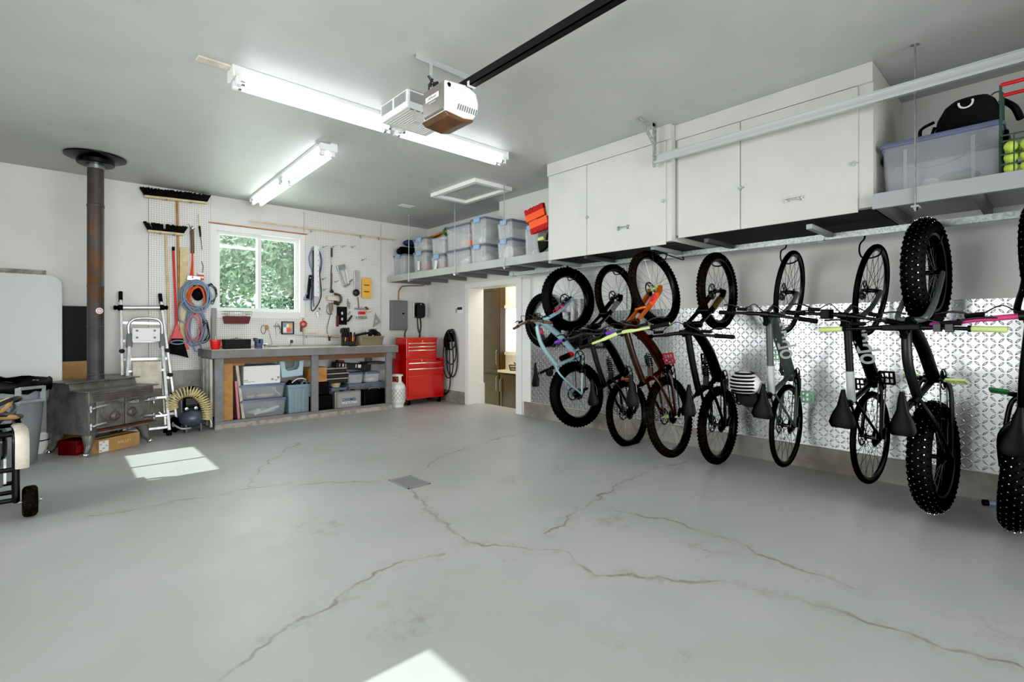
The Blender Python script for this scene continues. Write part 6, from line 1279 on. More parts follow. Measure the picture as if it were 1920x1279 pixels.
# ================================================================ BICYCLES
def wheel(parent, c, R, rt, X_, tread, rim='rim_black', spoke='spoke', n_sp=28, rotor=.08, rotor_y=.05, hubm='black_metal', hubw=.055, cas=False, seed=0, tyre='tyre', studs=False, rim_r=None, side=None):
    """c in bike space, wheel plane xz; X_ maps to final local space (steering)"""
    random.seed(seed); c = V(c); Rc = R-rt; n = 64
    mb = MB(); prof = []
    m = 12
    for i in range(m):
        a = 2*PI*i/m; prof.append((Rc+rt*math.cos(a)*(.96), rt*1.04*math.sin(a)))
    mb.lathe(prof, c, (0,1,0), n, True)
    if tread:
        k = int(2*PI*R/(.036 if tread == 1 else .05)); rows = (-.72, -.26, .26, .72) if tread == 1 else (-.85, -.5, -.17, .17, .5, .85)
        for i in range(k):
            for j, a in enumerate(rows):
                th = 2*PI*(i+(.5 if j % 2 else 0))/k; al = a*1.25
                d = V((math.cos(th), 0, math.sin(th))); tg = V((-math.sin(th), 0, math.cos(th))); nn = d*math.cos(al)+V((0,1,0))*math.sin(al)
                p = c+d*Rc+nn*(rt*.97); h_ = .0075 if tread == 1 else .007
                mb.bar(p, p+nn*h_, (.014 if tread == 1 else .013), (.017 if tread == 1 else .015), up=tg)
    nf = len(mb.f)
    if studs:
        k = int(2*PI*R/.05)
        for i in range(k):
            for j, a in enumerate((-.85, -.5, -.17, .17, .5, .85)):
                th = 2*PI*(i+(.5 if j % 2 else 0))/k; al = a*1.25; d = V((math.cos(th), 0, math.sin(th))); nn = d*math.cos(al)+V((0,1,0))*math.sin(al); p = c+d*Rc+nn*(rt*.97+.005)
                mb.cyl(p, p+nn*.0055, .0038, n=6)
    t = mb.xf(X_).build('wheel', tyre, parent, smooth=50)
    if studs:
        t.data.materials.append(MATS['chrome'])
        for p in t.data.polygons[nf:]: p.material_index = 1
    rr = Rc-rt*.85; w_ = min(rt*.8, .05)
    MB().lathe([(rr+.012, -w_), (rr+.012, w_), (rr-.004, w_*.9), (rr-.016, w_*.35), (rr-.016, -w_*.35), (rr-.004, -w_*.9)], c, (0,1,0), n, True).xf(X_).build('rim', rim, t, smooth=40)
    sp = MB()
    for i in range(n_sp):
        th = 2*PI*i/n_sp; s_ = 1 if i % 2 else -1; o_ = .5*(1 if (i//2) % 2 else -1)
        p = c+V((math.cos(th+o_)*.024, s_*hubw*.55, math.sin(th+o_)*.024)); q = c+V((math.cos(th)*(rr-.012), s_*.004, math.sin(th)*(rr-.012))); sp.cyl(p, q, .0017, n=5)
    sp.xf(X_).build('spoke_lacing', spoke, t)
    MB().cyl(c-V((0,hubw*1.1,0)), c+V((0,hubw*1.1,0)), .013, n=12).lathe([(.014, -hubw*.6), (.03, -hubw*.58), (.03, -hubw*.5), (.016, -hubw*.4), (.016, hubw*.4), (.03, hubw*.5), (.03, hubw*.58), (.014, hubw*.6)], c, (0,1,0), 16).xf(X_).build('hub', hubm, t, smooth=40)
    if rotor:
        mb = MB().lathe([(rotor, -.001), (rotor, .001), (rotor*.78, .001), (rotor*.78, -.001)], c+V((0, rotor_y, 0)), (0,1,0), 32, True)
        for k in range(6):
            a = 2*PI*k/6; mb.bar(c+V((math.cos(a)*.02, rotor_y, math.sin(a)*.02)), c+V((math.cos(a+.5)*rotor*.8, rotor_y, math.sin(a+.5)*rotor*.8)), .002, .009, up=V((0,1,0)))
        mb.xf(X_).build('brake_rotor', 'dark_chrome', t)
    if cas:
        mb = MB()
        for k in range(7): mb.lathe([(.02, 0), (.07-.0065*k, 0), (.07-.0065*k, .0025), (.02, .0025)], c+V((0, -.03-.005*k, 0)), (0,1,0), 24, True)
        mb.xf(X_).build('cassette', 'dark_chrome', t, smooth=30)
    if side:
        sm = MB()
        for sy in (-1,): sm.lathe([(Rc+rt*.25, sy*rt*1.03), (Rc+rt*.5, sy*rt*.95), (Rc+rt*.5, sy*rt*.98), (Rc+rt*.25, sy*rt*1.06)], c, (0,1,0), n, True)
        sm.xf(X_).build('sidewall_stripe', side, t)
    return t
def grip_tube(p, q, r, m, par): return MB().tube([p, p.lerp(q, .08), p.lerp(q, .5), p.lerp(q, .92), q], [r*.9, r*1.08, r, r*1.08, r*.9], 10).build('grip', m, par, smooth=True)
def bike(label, Pf, Pr, yaw=0., steer=0., style='mtb', R=.385, rt=.034, col='bike_black', forkc=None, ha=58., cs=.455, drop=.01, sa=74., st=.44, sh=.70, forkL=.60, bar=.80, rise=.03, stem=.02, grip='black_rubber', barm='black_metal', tread=1, pedal='black_plastic', crank=20., travel=1, tyre='tyre', studs=False, top=None, dt_r=.044, tt_r=.029, hubc='black_metal', spoke='spoke', saddle_w=.075, extra=None, Rr=None, decal=None, lower=None, shock='dark_chrome', side=None, sweep=.03):
    Pf, Pr = V(Pf), V(Pr); xl = (Pf-Pr); wb = xl.length; xl.normalize()
    zl = V((-math.cos(yaw), -math.sin(yaw), 0)); zl = (zl-xl*zl.dot(xl)).normalized(); yl = zl.cross(xl)
    M = Mx(((xl.x, yl.x, zl.x, Pr.x), (xl.y, yl.y, zl.y, Pr.y), (xl.z, yl.z, zl.z, Pr.z), (0,0,0,1)))
    t = thing('bicycle', label, 'bicycle', M=M, group='bicycles hung by the front wheel')
    forkc = forkc or col; h = math.radians(ha); u_ = V((-math.cos(h), 0, math.sin(h))); fn = V((math.sin(h), 0, math.cos(h)))
    A = V((0,0,0)); F_ = V((wb,0,0)); off = .045
    ax0 = F_-fn*off; Hb = ax0+u_*math.sqrt(forkL**2-off**2); Ht = Hb+u_*.125
    I = Mx.Identity(4); S = Mx.Translation(Hb) @ Mx.Rotation(math.radians(steer), 4, u_) @ Mx.Translation(-Hb)
    BBp = V((math.sqrt(cs**2-drop**2), 0, -drop)); sd = V((-math.cos(math.radians(sa)), 0, math.sin(math.radians(sa))))
    ST = BBp+sd*st; SAD = BBp+sd*sh
    wheel(t, F_, R, rt, S, tread, hubm=hubc, rotor_y=.055 if rt < .05 else .075, hubw=.055 if rt < .05 else .075, seed=1, tyre=tyre, studs=studs, spoke=spoke, side=side)
    wheel(t, A, Rr or R, rt, I, tread, hubm=hubc, rotor_y=.06 if rt < .05 else .085, hubw=.065 if rt < .05 else .085, cas=True, seed=2, tyre=tyre, studs=studs, spoke=spoke, side=side)
    w_ = .062 if rt < .05 else .085; wr = .066 if rt < .05 else .092
    # ---- frame
    fr = MB()
    fr.tube([Hb-u_*.005, Ht+u_*.005], [.03, .028], 14)
    if style in ('mtb',):
        mid = Hb.lerp(BBp, .55)+V((.03, 0, -.03))
        d_ = smoothpath([Hb+u_*.035, Hb.lerp(BBp, .22)+V((.012,0,-.02)), mid, BBp+V((.03,0,.035))], 6); fr.tube(d_, [dt_r*(1+.25*i/(len(d_)-1)) for i in range(len(d_))], 12, flat=.85)
        fr.tube(smoothpath([Ht-u_*.03, Ht.lerp(BBp+sd*st*.92, .5), BBp+sd*st*.92], 6), tt_r, 10)
        fr.tube([BBp, ST], .022, 12)
        fr.ell(BBp+V((.01,0,.0)), .06, .045, .058, 16, 10)
        for s_ in (-1, 1):
            fr.tube(smoothpath([BBp+V((-.01, s_*.035, .03)), BBp+V((-.12, s_*wr*1.0, .025)), A+V((.02, s_*wr, 0))], 5), [.02]*6+[.016]*5, 8, flat=.8)
            fr.tube(smoothpath([BBp+sd*st*.62+V((.015, s_*.03, 0)), BBp+sd*st*.5+V((-.10, s_*wr*.95, .0)), A+V((.01, s_*wr, .015))], 5), .014, 8)
        fr.tube([BBp+sd*st*.62+V((-.0, -.04, 0)), BBp+sd*st*.62+V((0, .04, 0))], .02, 8)
        fr.bar(BBp+sd*st*.62, BBp+sd*st*.62+V((.10, 0, -.01)), .05, .02)
    elif style == 'fat':
        fr.tube(smoothpath([Hb+u_*.03, Hb.lerp(BBp, .5)+V((.02,0,-.01)), BBp], 6), dt_r, 12)
        fr.tube(smoothpath([Ht-u_*.02, Ht.lerp(ST, .45)+V((0,0,.012)), ST.lerp(BBp, .22)], 6), tt_r, 10)
        fr.tube([BBp, ST], .021, 12); fr.cyl(BBp-V((0,.055,0)), BBp+V((0,.055,0)), .028, n=14)
        for s_ in (-1, 1):
            fr.tube(smoothpath([BBp+V((0, s_*.035, 0)), BBp+V((-.08, s_*wr, .0)), A+V((.0, s_*wr, 0))], 6), .014, 8)
            fr.tube(smoothpath([ST.lerp(BBp, .15)+V((0, s_*.018, 0)), ST.lerp(A, .3)+V((0, s_*wr*.95, .03)), A+V((0, s_*wr, 0))], 6), .012, 8)
    else:
        fr.tube(smoothpath([Hb+u_*.03, Hb.lerp(BBp, .5), BBp+V((.01,0,.0))], 4), dt_r, 12); fr.tube([Ht-u_*.03, ST.lerp(BBp, .12)], tt_r, 10); fr.tube([BBp, ST], .02, 12)
        fr.ell(BBp, .055, .05, .055, 14, 10)
        for s_ in (-1, 1):
            fr.tube(smoothpath([BBp+V((0, s_*.03, 0)), BBp+V((-.1, s_*.05, 0)), A+V((.0, s_*wr, 0))], 5), .013, 8)
            fr.tube([ST.lerp(BBp, .15)+V((0, s_*.018, 0)), A+V((0, s_*wr, 0))], .010, 8)
    frame = fr.build('frame', col, t, smooth=50)
    if style == 'mtb':
        a_ = BBp+sd*st*.62+V((.10, 0, -.01)); b_ = Ht.lerp(ST, .62)+V((.03,0,-.05)); b_ = a_.lerp(b_, 1.)
        b_ = BBp.lerp(Hb, .42)+V((-.02, 0, .07))
        MB().cyl(a_, a_.lerp(b_, .55), .025, n=14).cyl(a_.lerp(b_, .5), b_, .012, n=10).build('rear_shock', shock, t, smooth=40)
        n_ = 9; pts = []
        for i in range(90): f = i/89; p = a_.lerp(b_, .1+.75*f); d = (b_-a_).normalized(); s1, s2 = frame_of(d); an = 2*PI*6*f; pts.append(p+(s1*math.cos(an)+s2*math.sin(an))*.032)
        MB().tube(pts, .005, 6).build('shock_spring', 'black_metal', t, smooth=True)
    if top:  # pale lower top tube band
        p, q = Ht-u_*.03, ST.lerp(BBp, .12); MB().tube([p.lerp(q, .62), q], tt_r*1.04, 12).build('frame_band', top, t, smooth=40)
    # ---- fork
    fk = MB(); crown = Hb-u_*.015
    if travel:
        for s_ in (-1, 1):
            y = V((0, s_*w_, 0)); lo = F_-fn*off*.2; 
            hi = crown-fn*.0; mid = F_+fn*0-fn*off+u_*(forkL*.56)
            fk.tube([F_+y+fn*0, F_-fn*off*.6+u_*.05+y, mid+y], [.022, .026, .027], 12)
        br = mid; fk.tube(smoothpath([br+V((0, w_, 0))-u_*.02, br+V((0, w_*.6, 0))+u_*.035+fn*.03, br+V((0, -w_*.6, 0))+u_*.035+fn*.03, br+V((0, -w_, 0))-u_*.02], 5), .014, 8)
        fork = fk.xf(S).build('fork', forkc, t, smooth=50)
        st_ = MB()
        for s_ in (-1, 1): st_.cyl(mid+V((0, s_*w_, 0))-u_*.02, crown+V((0, s_*w_, 0))+u_*.015, .0185, n=12)
        st_.xf(S).build('stanchion', 'dark_chrome' if forkc != 'fork_orange' else 'fork_orange', fork, smooth=40)
        MB().bar(crown+V((0, -w_-.025, 0)), crown+V((0, w_+.025, 0)), .05, .04, up=u_).xf(S).build('fork_crown', 'black_metal' if forkc != 'fork_orange' else 'bike_copper', fork, bev=.008)
    else:
        for s_ in (-1, 1): fk.tube(smoothpath([crown+V((0, s_*.02, 0))+u_*.015, crown+V((0, s_*w_*.9, 0))-u_*.02, crown.lerp(ax0, .5)+V((0, s_*w_*1.02, 0)), F_+V((0, s_*w_, 0))], 5), [.02]*5+[.022]*5+[.019]*5+[.015], 10, flat=.75)
        fork = fk.xf(S).build('fork', forkc, t, smooth=50)
    if lower: MB().tube([F_+V((0, -w_, 0))-fn*off*.6+u_*.12, F_-fn*off+u_*(forkL*.5)+V((0, -w_, 0))], .0285, 12).xf(S).build('fork_decal', lower, fork, smooth=40)
    MB().box(F_+V((-.07, w_-.035, .02)), F_+V((-.03, w_+.0, .07))).xf(S).build('brake_caliper', 'black_metal', fork, bev=.006)
    # ---- cockpit
    sp0 = Ht+u_*.03; sb = sp0+fn*stem+u_*.015
    hb = MB().cyl(Ht+u_*.004, Ht+u_*.05, .022, n=12).tube([sp0, sb], .021, 10).cyl(sb-V((0,.03,0)), sb+V((0,.03,0)), .024, n=12)
    stem_o = hb.xf(S).build('stem', 'black_metal', t, smooth=40)
    rs = u_*rise; bw = bar/2; swp = -fn*sweep
    def bp_(f): return sb+V((0, f*bw, 0))+(rs*min(1, abs(f)/.35))*(1 if rise else 0)+swp*max(0, abs(f)-.2)/.8
    pts = smoothpath([bp_(f) for f in (-1, -.6, -.35, -.12, .12, .35, .6, 1)], 3)
    hbo = MB().tube(pts, [.0115 if abs(i-len(pts)/2) > 4 else .016 for i in range(len(pts))], 10).xf(S).build('handlebar', barm, t, smooth=True)
    for s_ in (-1, 1):
        a_, b_ = S @ bp_(s_*.68), S @ bp_(s_*1.0); grip_tube(a_, b_, .017, grip if not isinstance(grip, tuple) else grip[0 if s_ > 0 else 1], hbo)
        MB().cyl(S @ bp_(s_*.655), S @ bp_(s_*.685), .02, n=12).build('grip_collar', 'black_metal', hbo)
        lv = MB().tube(smoothpath([bp_(s_*.55)+fn*.02-u_*.012, bp_(s_*.6)+fn*.045-u_*.02, bp_(s_*.75)+fn*.06-u_*.03, bp_(s_*.92)+fn*.055-u_*.035], 4), .006, 6).tube([bp_(s_*.40)+fn*.03-u_*.01, bp_(s_*.6)+fn*.03-u_*.012], .014, 8); lv.xf(S).build('brake_lever', 'black_metal', hbo, smooth=True)
        MB().tube(smoothpath([S @ (bp_(s_*.42)+fn*.03-u_*.01), S @ (bp_(s_*.2)+fn*.09+u_*.02), S @ (Ht+fn*.10+V((0, s_*.05, 0))), Hb+V((-.02, s_*.03, -.02))], 5), .004, 6).build('brake_cable', 'cord_black', t, smooth=True)
    # ---- saddle and post
    MB().cyl(BBp+sd*(st-.08), BBp+sd*(sh-.045), .0155, n=12).lathe([(.024, 0), (.024, .03)], ST-sd*.03, sd, 14).build('seatpost', 'black_metal', t, smooth=40)
    secs = [(-.135, saddle_w*.8, .018, .012), (-.10, saddle_w, .024, .010), (-.04, saddle_w*.8, .022, .0), (.02, saddle_w*.45, .018, -.004), (.09, .024, .016, -.004), (.14, .014, .010, -.010)]
    rings = []
    for x, w1, th, dz in secs: rings.append([SAD+V((x, math.cos(a)*w1, math.sin(a)*th*(1 if math.sin(a) > 0 else .7)+dz)) for a in [2*PI*i/14 for i in range(14)]])
    s_o = MB().loft(rings).build('saddle', 'saddle', t, smooth=60)
    MB().tube([SAD+V((-.10, .022, -.012)), SAD+V((-.04, .022, -.04)), SAD+V((.05, .02, -.04)), SAD+V((.11, .008, -.01))], .0035, 6).tube([SAD+V((-.10, -.022, -.012)), SAD+V((-.04, -.022, -.04)), SAD+V((.05, -.02, -.04)), SAD+V((.11, -.008, -.01))], .0035, 6).build('saddle_rail', 'dark_chrome', s_o)
    # ---- drivetrain
    c_ = math.radians(crank)
    ring_r = .075
    mb = MB().lathe([(ring_r, -.002), (ring_r, .002), (ring_r*.84, .002), (ring_r*.84, -.002)], BBp+V((0, -.055, 0)), (0,1,0), 32, True)
    for k in range(4): a = k*PI/2+.4; mb.bar(BBp+V((0, -.055, 0)), BBp+V((math.cos(a)*ring_r*.86, -.055, math.sin(a)*ring_r*.86)), .004, .016, up=(0,1,0))
    mb.build('chainring', 'black_metal', t)
    for s_ in (-1, 1):
        d = V((math.cos(c_), 0, math.sin(c_)))*(1 if s_ < 0 else -1); y = V((0, s_*(.075 if rt < .05 else .10), 0)); pc = BBp+y+d*.175
        ca = MB().tube([BBp+y*.7, BBp+y+d*.03, pc], [.018, .015, .012], 8, flat=.8).build('crank_arm', 'black_metal', t, smooth=50)
        q = pc+V((0, s_*.065, 0)); pm = MB()
        pm.cyl(pc, pc+V((0, s_*.115, 0)), .008, n=8)
        pa = V((1,0,.25)).normalized() if crank % 2 == 0 else V((.3,0,1)).normalized(); pn = V((0,1,0)).cross(pa)
        for e in (-1, 1): pm.bar(q+pa*.045*e-V((0,.05,0)), q+pa*.045*e+V((0,.05,0)), .014, .016, up=pn); pm.bar(q-pa*.045+V((0,.045*e,0)), q+pa*.045+V((0,.045*e,0)), .014, .016, up=pn); pm.bar(q-pa*.045+V((0,.016*e,0)), q+pa*.045+V((0,.016*e,0)), .010, .012, up=pn)
        pm.build('pedal', pedal, t, bev=.002)
    ch = MB(); ro = .05
    p1, p2 = BBp+V((-.01, -.055, ring_r)), A+V((0, -.05, ro)); p3, p4 = A+V((0, -.05, -ro)), BBp+V((-.01, -.055, -ring_r))
    ch.bar(p1, p2, .006, .009).bar(p3+V((.05, 0, -.05)), p4, .006, .009); ch.build('chain', 'dark_chrome', t)
    MB().bar(A+V((.0, -.075, -.02)), A+V((.06, -.07, -.075)), .02, .03).lathe([(.02, -.006), (.02, .006)], A+V((.055, -.06, -.10)), (0,1,0), 12).bar(A+V((.05, -.065, -.05)), A+V((.06, -.062, -.13)), .012, .022).build('derailleur', 'black_metal', t, bev=.003)
    return t, dict(M=M, F=F_, A=A, BB=BBp, Hb=Hb, Ht=Ht, ST=ST, SAD=SAD, S=S, u=u_, fn=fn, w=w_, frame=frame, fork=fork, sd=sd, sb=sb, bp=bp_)
def side_text(d, s, p, q, ang, size, m, off, name='lettering', S=None, bold=.0008):
    """letters on a tube from p to q; the face is turned from the drive side (-y) towards the top by ang"""
    x = (q-p).normalized(); a = math.radians(ang); z = x.cross(V((0,1,0))); z = -z if z.z < 0 else z
    n = V((0,-1,0))*math.cos(a)+z*math.sin(a); c = (p+q)/2+n*off; M_ = basis(c, x, n.cross(x))
    if S is not None: M_ = S @ M_
    return words(name, s, size, M_, m, d['frame'] if S is None else d['fork'], ext=.001, bold=bold)
def hang(u, v, X, z=None): p = wx(u, v, X); return p
# 1 pale blue fat bike
X1 = 4.72
t, d = bike('pale blue fat-tyre bicycle hanging next to the doorway', hang(1066, 561, X1), hang(1082, 739, X1), yaw=-.2, steer=-2, style='fat', R=.40, rt=.06, col='bike_blue', ha=64, cs=.46, drop=.05, st=.42, sh=.66, forkL=.49, travel=0, bar=.80, rise=.01, stem=.07, grip='tool_brown', barm='tool_brown', tread=2, crank=150., dt_r=.036, tt_r=.025, tyre='tyre', side=None, sweep=.06, pedal='black_plastic')
p, q = d['Hb']-d['u']*.06+V((0,-d['w'],0)), d['F']+V((0,-d['w'],0)); x_ = (q-p).normalized()
side_text(d, 'OPUS', p.lerp(q, .18), p.lerp(q, .55), 45, .075, 'red_decal', .021, S=d['S'])
side_text(d, 'BIKES', p.lerp(q, .56), p.lerp(q, .86), 45, .05, 'dark_decal', .020, S=d['S'])
m_ = d['Ht'].lerp(d['ST'], .55)
MB().tube([d['BB'].lerp(d['ST'], .3)+V((.06,0,0)), d['BB'].lerp(d['ST'], .62)+V((.06,0,0))], [.034, .034], 14).build('water_bottle', 'black_plastic', t, smooth=40, bev=.004)
MB().cyl(d['BB'].lerp(d['ST'], .18)+V((.06,0,0)), d['BB'].lerp(d['ST'], .3)+V((.06,0,0)), .036, n=14).build('bottle_cage', 'red_plastic', t)
MB().ell(d['Ht'].lerp(d['ST'], .16)+V((-.0,0,-.045)), .04, .025, .03, 12, 8).build('top_tube_bag', 'red_decal', t, smooth=True)
MB().ell(d['ST']+V((-.05,0,.03)), .05, .04, .05, 12, 8).build('saddle_bag', 'black_cloth', t, smooth=True)
# 2 black full suspension, purple grips
X2 = 4.76
t, d = bike('black mountain bicycle with purple grips, beside the pale blue bicycle', hang(1157, 556, X2), hang(1177, 775, X2), R=.372, steer=2, col='bike_black', bar=.86, grip='purple', barm='dark_chrome', crank=115., pedal='copper', tyre='dusty_rubber', lower='mid_grey', sh=.62)
# 3 copper/orange fork
X3 = 4.27
t, d = bike('copper brown mountain bicycle with orange fork and lime handlebar', hang(1229, 540, X3), hang(1256, 781, X3), steer=7, R=.372, col='bike_copper', forkc='fork_orange', bar=1.0, grip='black_rubber', barm='lime', crank=60., pedal='red_dark', tyre='dusty_rubber', hubc='lime', lower='orange_plastic', sh=.60)
p, q = d['F']+V((0,-d['w'],0))-d['fn']*.03+d['u']*.13, d['F']+V((0,-d['w'],0))-d['fn']*.045+d['u']*.30
side_text(d, 'MRP', q, p, 55, .065, 'red_decal', .0295, S=d['S'])
# 4 black
X4 = 4.68
t, d = bike('all black mountain bicycle with black bar, beyond the copper one', hang(1346, 546, X4), hang(1347, 797, X4), steer=1, R=.365, rt=.037, col='bike_black', bar=.90, grip='black_rubber', crank=170., pedal='black_plastic', tyre='dusty_rubber', lower='gold_dark', sh=.60, ha=61)
# 5 grey-green city bike
X5 = 4.72
t, d = bike('grey-green city bicycle with mint pedals and a helmet at its saddle', hang(1480, 548, X5), hang(1475, 798, X5), steer=-6, style='city', R=.362, rt=.02, col='bike_green', forkc='bike_grey', ha=66, cs=.44, drop=.06, st=.50, sh=.62, forkL=.41, travel=0, bar=.74, rise=0., stem=.08, tread=0, crank=180., pedal='mint', tt_r=.027, dt_r=.045, top='bike_silver', spoke='spoke_dark', saddle_w=.085, sweep=.02)
side_text(d, 'opus', d['BB'].lerp(d['Hb'], .3), d['BB'].lerp(d['Hb'], .95), 66, .20, 'pale_decal', .0455, bold=.002)
d5 = d
# 6 grey city bike
X6 = 4.72
t, d = bike('dark grey city bicycle with a silver rear top tube, beside the studded fat bicycle', hang(1633, 545, X6), hang(1633, 820, X6), yaw=-.12, steer=-8, style='city', R=.362, rt=.02, col='bike_charcoal', forkc='bike_grey', ha=66, cs=.44, drop=.06, st=.50, sh=.60, forkL=.41, travel=0, bar=.78, rise=0., stem=.08, tread=0, crank=74., pedal='black_plastic', tt_r=.027, dt_r=.045, top='bike_silver', spoke='spoke_dark', saddle_w=.09, sweep=.02)
side_text(d, 'opus', d['BB'].lerp(d['Hb'], .3), d['BB'].lerp(d['Hb'], .95), 74, .20, 'pale_decal', .0455, bold=.002)
b6 = d['S'] @ d['bp'](.25); MB().box(b6+V((-.035, -.03, -.03)), b6+V((.035, .03, .06))).build('phone_mount', 'black_plastic', t, bev=.008)
# 7 studded fat e-bike
X7 = 4.53
t, d = bike('charcoal fat bicycle with metal studded tyres and lime grips', hang(1738, 512, X7), hang(1752, 856, X7), yaw=-.12, steer=-2, style='fat', R=.385, rt=.066, col='bike_charcoal', forkc='bike_grey', ha=53, cs=.54, drop=.05, st=.46, sh=.66, forkL=.50, travel=0, bar=.97, rise=0., stem=.07, grip='lime', tread=2, crank=89., pedal='lime', studs=True, dt_r=.04, tt_r=.03, sweep=.02)
b7 = d['S'] @ d['sb']; MB().box(b7+V((-.02, -.10, -.02)), b7+V((.02, .10, .035))).build('bar_display', 'black_plastic', t, bev=.008)
for yy in (-.16, -.21): b8 = d['S'] @ d['bp'](yy/.43); MB().box(b8+V((-.025, -.018, -.02)), b8+V((.025, .018, .03))).build('bar_clamp', 'dark_grey', t, bev=.004)
# 8 mint fat bike at the frame edge
X8 = 4.55
P8f = V((X8, .04, 1.72)); P8r = V((X8-.03, .16, .40))
t, d = bike('black fat bicycle with pink bar and magenta grips, the last one along the rail', P8f, P8r, yaw=-.05, steer=10, style='fat', R=.385, rt=.066, col='bike_black', forkc='bike_charcoal', ha=55, cs=.47, drop=.05, st=.46, sh=.60, forkL=.54, travel=0, bar=.86, rise=.0, stem=.09, grip='magenta', barm='pink', tread=2, crank=89., pedal='green_plastic', studs=True, dt_r=.04, tt_r=.03)
MB().tube([d['ST']-d['sd']*.16, d['ST']-d['sd']*.02], .027, 12).build('frame_band', 'lime', t, smooth=40)
# helmet hanging at bike 5
q = d5['M'] @ d5['SAD']; hc = q+V((.02, .15, .13))
t = thing('bicycle_helmet', 'white and black striped helmet hanging behind the grey-green bicycle saddle', 'helmet', hc)
MB().ell(hc, .10, .125, .10, 20, 12).build('shell', 'white_gloss', t, smooth=True)
mb = MB()
for k in range(-3, 4): mb.torus(hc+V((0,0,.028*k)), .104*math.sqrt(max(.05, 1-(.028*k/.11)**2)), .009, n=30, m=6, sx=1.0, sy=1.24)
mb.build('vent_stripe', 'black_plastic', t, smooth=True)
MB().tube(smoothpath([hc+V((-.02, .1, -.06)), hc+V((-.03, .05, -.17)), hc+V((-.02, -.03, -.14)), hc+V((0, -.09, -.05))], 5), .007, 6).build('chin_strap', 'black_cloth', t)
t = thing('black_lining_bag', 'black cap hanging under the striped helmet at the saddle', 'cap', hc-V((0,0,.1)))
MB().ell(hc+V((.01, -.03, -.12)), .07, .09, .075, 16, 10).build('crown', 'black_cloth', t, smooth=True)
# hooks
for k, (u, v, X, R_) in enumerate(((1072, 499, X1, .40), (1160, 497, X2, .372), (1238, 470, X3, .372), (1349, 478, X4, .365), (1482, 471, X5, .362), (1634, 458, X6, .362), (1742, 418, X7, .385))):
    p = wx(u, v, X); y = p.y; zt = p.z; lab = ['pale blue fat bicycle', 'black bicycle with purple grips', 'copper brown bicycle', 'all black bicycle', 'grey-green city bicycle', 'dark grey city bicycle', 'studded fat bicycle'][k]
    t = thing('bicycle_hook', 'black hook holding the front wheel of the %s' % lab, 'hook', (X, y, UZ), 'bicycle hooks on the rail')
    w2 = .15 if k in (0, 6) else .085
    MB().tube(smoothpath([V((UX, y+.06, UZ-.002)), V((UX-.01, y+.065, UZ-.03)), V((X+.0, y+.075, zt+.01)), V((X, y+.08, zt-.05)), V((X, y+.06, zt-w2-.012)), V((X, y, zt-w2-.022)), V((X, y-.055, zt-w2-.0)), V((X, y-.07, zt-w2+.05))], 5), .0065, 8).build('hook', 'black_metal', t, smooth=True)
# spare wheel and wall rack behind the blue bike
t = thing('spare_fat_wheel', 'dark fat-tyre wheel hanging on the wall behind the pale blue bicycle', 'wheel', M=Mx.Translation((5.09, 4.92, 1.415)) @ Mx.Rotation(PI/2-.12, 4, 'Z'))
wheel(t, (0,0,0), .385, .058, Mx.Identity(4), 2, rotor=.08, seed=4)
t = thing('wall_tool_rack', 'black wall rack with white tubes behind the pale blue bicycle', 'rack', (5.1, 4.0, 1.2))
ya, yb_ = wx(1062, 640, 5.1).y, wx(1128, 640, 5.1).y
zt1, zb1 = wx(1095, 620, 5.1).z, wx(1095, 652, 5.1).z
MB().box((5.04, yb_, zb1), (XR-.008, ya, zb1+.025)).box((5.04, yb_, zt1), (XR-.008, ya, zt1+.02)).box((5.16, yb_, zb1), (XR-.008, yb_+.03, zt1)).box((5.16, ya-.03, zb1), (XR-.008, ya, zt1)).box((5.04, (ya+yb_)/2-.02, zb1), (5.18, (ya+yb_)/2+.02, zt1)).build('frame', 'black_metal', t, bev=.004)
for u in (1072, 1086): y = wx(u, 570, 5.1).y; MB().cyl((5.12, y, zt1+.02), (5.12, y, wx(u, 560, 5.1).z), .028, n=14).build('white_tube', 'paper_white', t, smooth=True)
MB().box((5.06, ya-.32, zb1+.026), (5.17, ya-.06, zt1-.01)).build('black_pack', 'black_cloth', t, bev=.02)
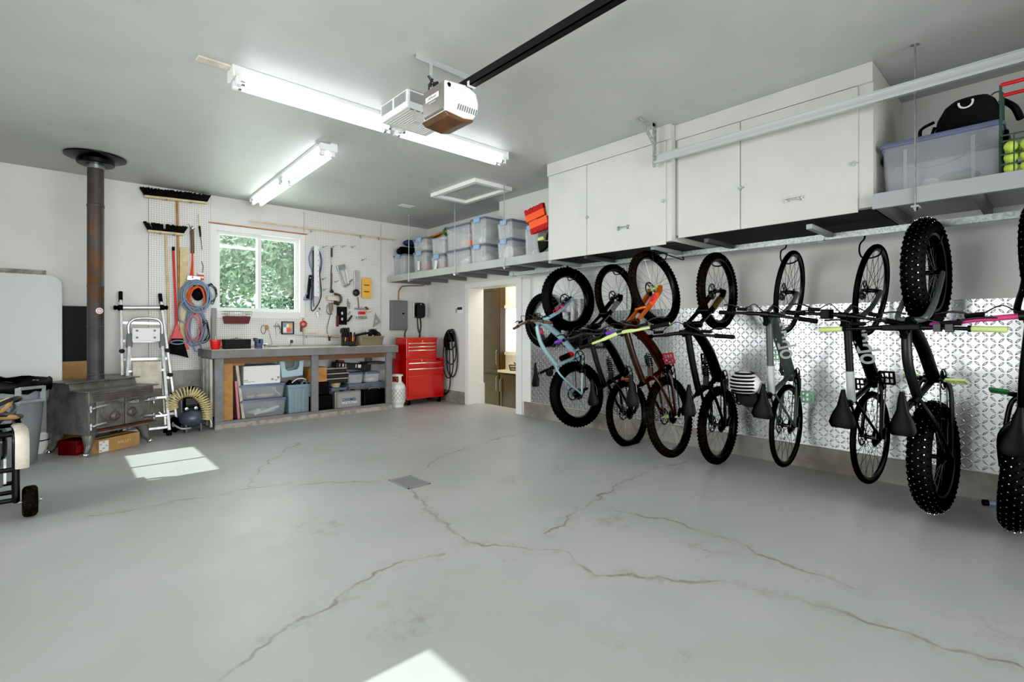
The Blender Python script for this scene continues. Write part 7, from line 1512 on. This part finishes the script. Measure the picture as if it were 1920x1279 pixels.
# ================================================================ LIGHT, WORLD, CAMERA
def area(name, loc, rot, sx, sy, e, col=(1,1,1)):
    l = bpy.data.lights.new(name, 'AREA'); l.shape = 'RECTANGLE'; l.size = sx; l.size_y = sy; l.energy = e; l.color = col
    o = bpy.data.objects.new(name, l); C.objects.link(o); o.location = loc; o.rotation_euler = rot; return o
area('front_fill', (1.0, YF+.06, 1.45), (PI/2, 0, 0), 5.6, 2.3, 150, (1, 1, 1)).data.spread = 1.9       # added fill lamp in front of the closed front wall
area('left_fill', (XL+.05, 3.4, 1.5), (PI/2, 0, -PI/2), 5.0, 1.6, 84, (1, 1, 1)).data.spread = 1.8  # added fill lamp along the left wall, not its windows
area('window_day', ((WX0+WX1)/2, YB+.25, (WZ0+WZ1)/2), (-PI/2, 0, 0), 1.2, 1.2, 45, (.97, 1, .97))
area('house_light', (5.95, 6.2, 2.2), (0, 0, 0), .6, 2.2, 20, (1, .96, .9))
sun = bpy.data.lights.new('sun', 'SUN'); sun.energy = 13; sun.angle = .006; so = bpy.data.objects.new('sun', sun); C.objects.link(so)
sd_ = V((1, 0, -.75)); so.rotation_euler = sd_.to_track_quat('-Z', 'Y').to_euler()
wd = bpy.data.worlds.new('sky'); sc.world = wd; wd.use_nodes = True
bg = wd.node_tree.nodes['Background']; bg.inputs[0].default_value = (.86, .93, 1, 1); bg.inputs[1].default_value = 2.7
cam = bpy.data.cameras.new('camera'); co = bpy.data.objects.new('camera', cam); C.objects.link(co); sc.camera = co
cam.sensor_width = 36; cam.lens = FP/1920*36; cam.shift_y = -(639.5-HY)/1920; cam.clip_start = .05
co.location = (0, 0, EYE); co.rotation_euler = (PI/2, 0, -TH)
sc.cycles.use_denoising = True; sc.cycles.max_bounces = 8; sc.cycles.diffuse_bounces = 4; sc.cycles.transparent_max_bounces = 16; sc.cycles.sample_clamp_indirect = 6
sc.view_settings.view_transform = 'Standard'; sc.view_settings.look = 'None'; sc.view_settings.exposure = 0.03
sc.view_settings.use_curve_mapping = True; cm_ = sc.view_settings.curve_mapping; cm_.black_level = (.007, .007, .007); cm_.update()
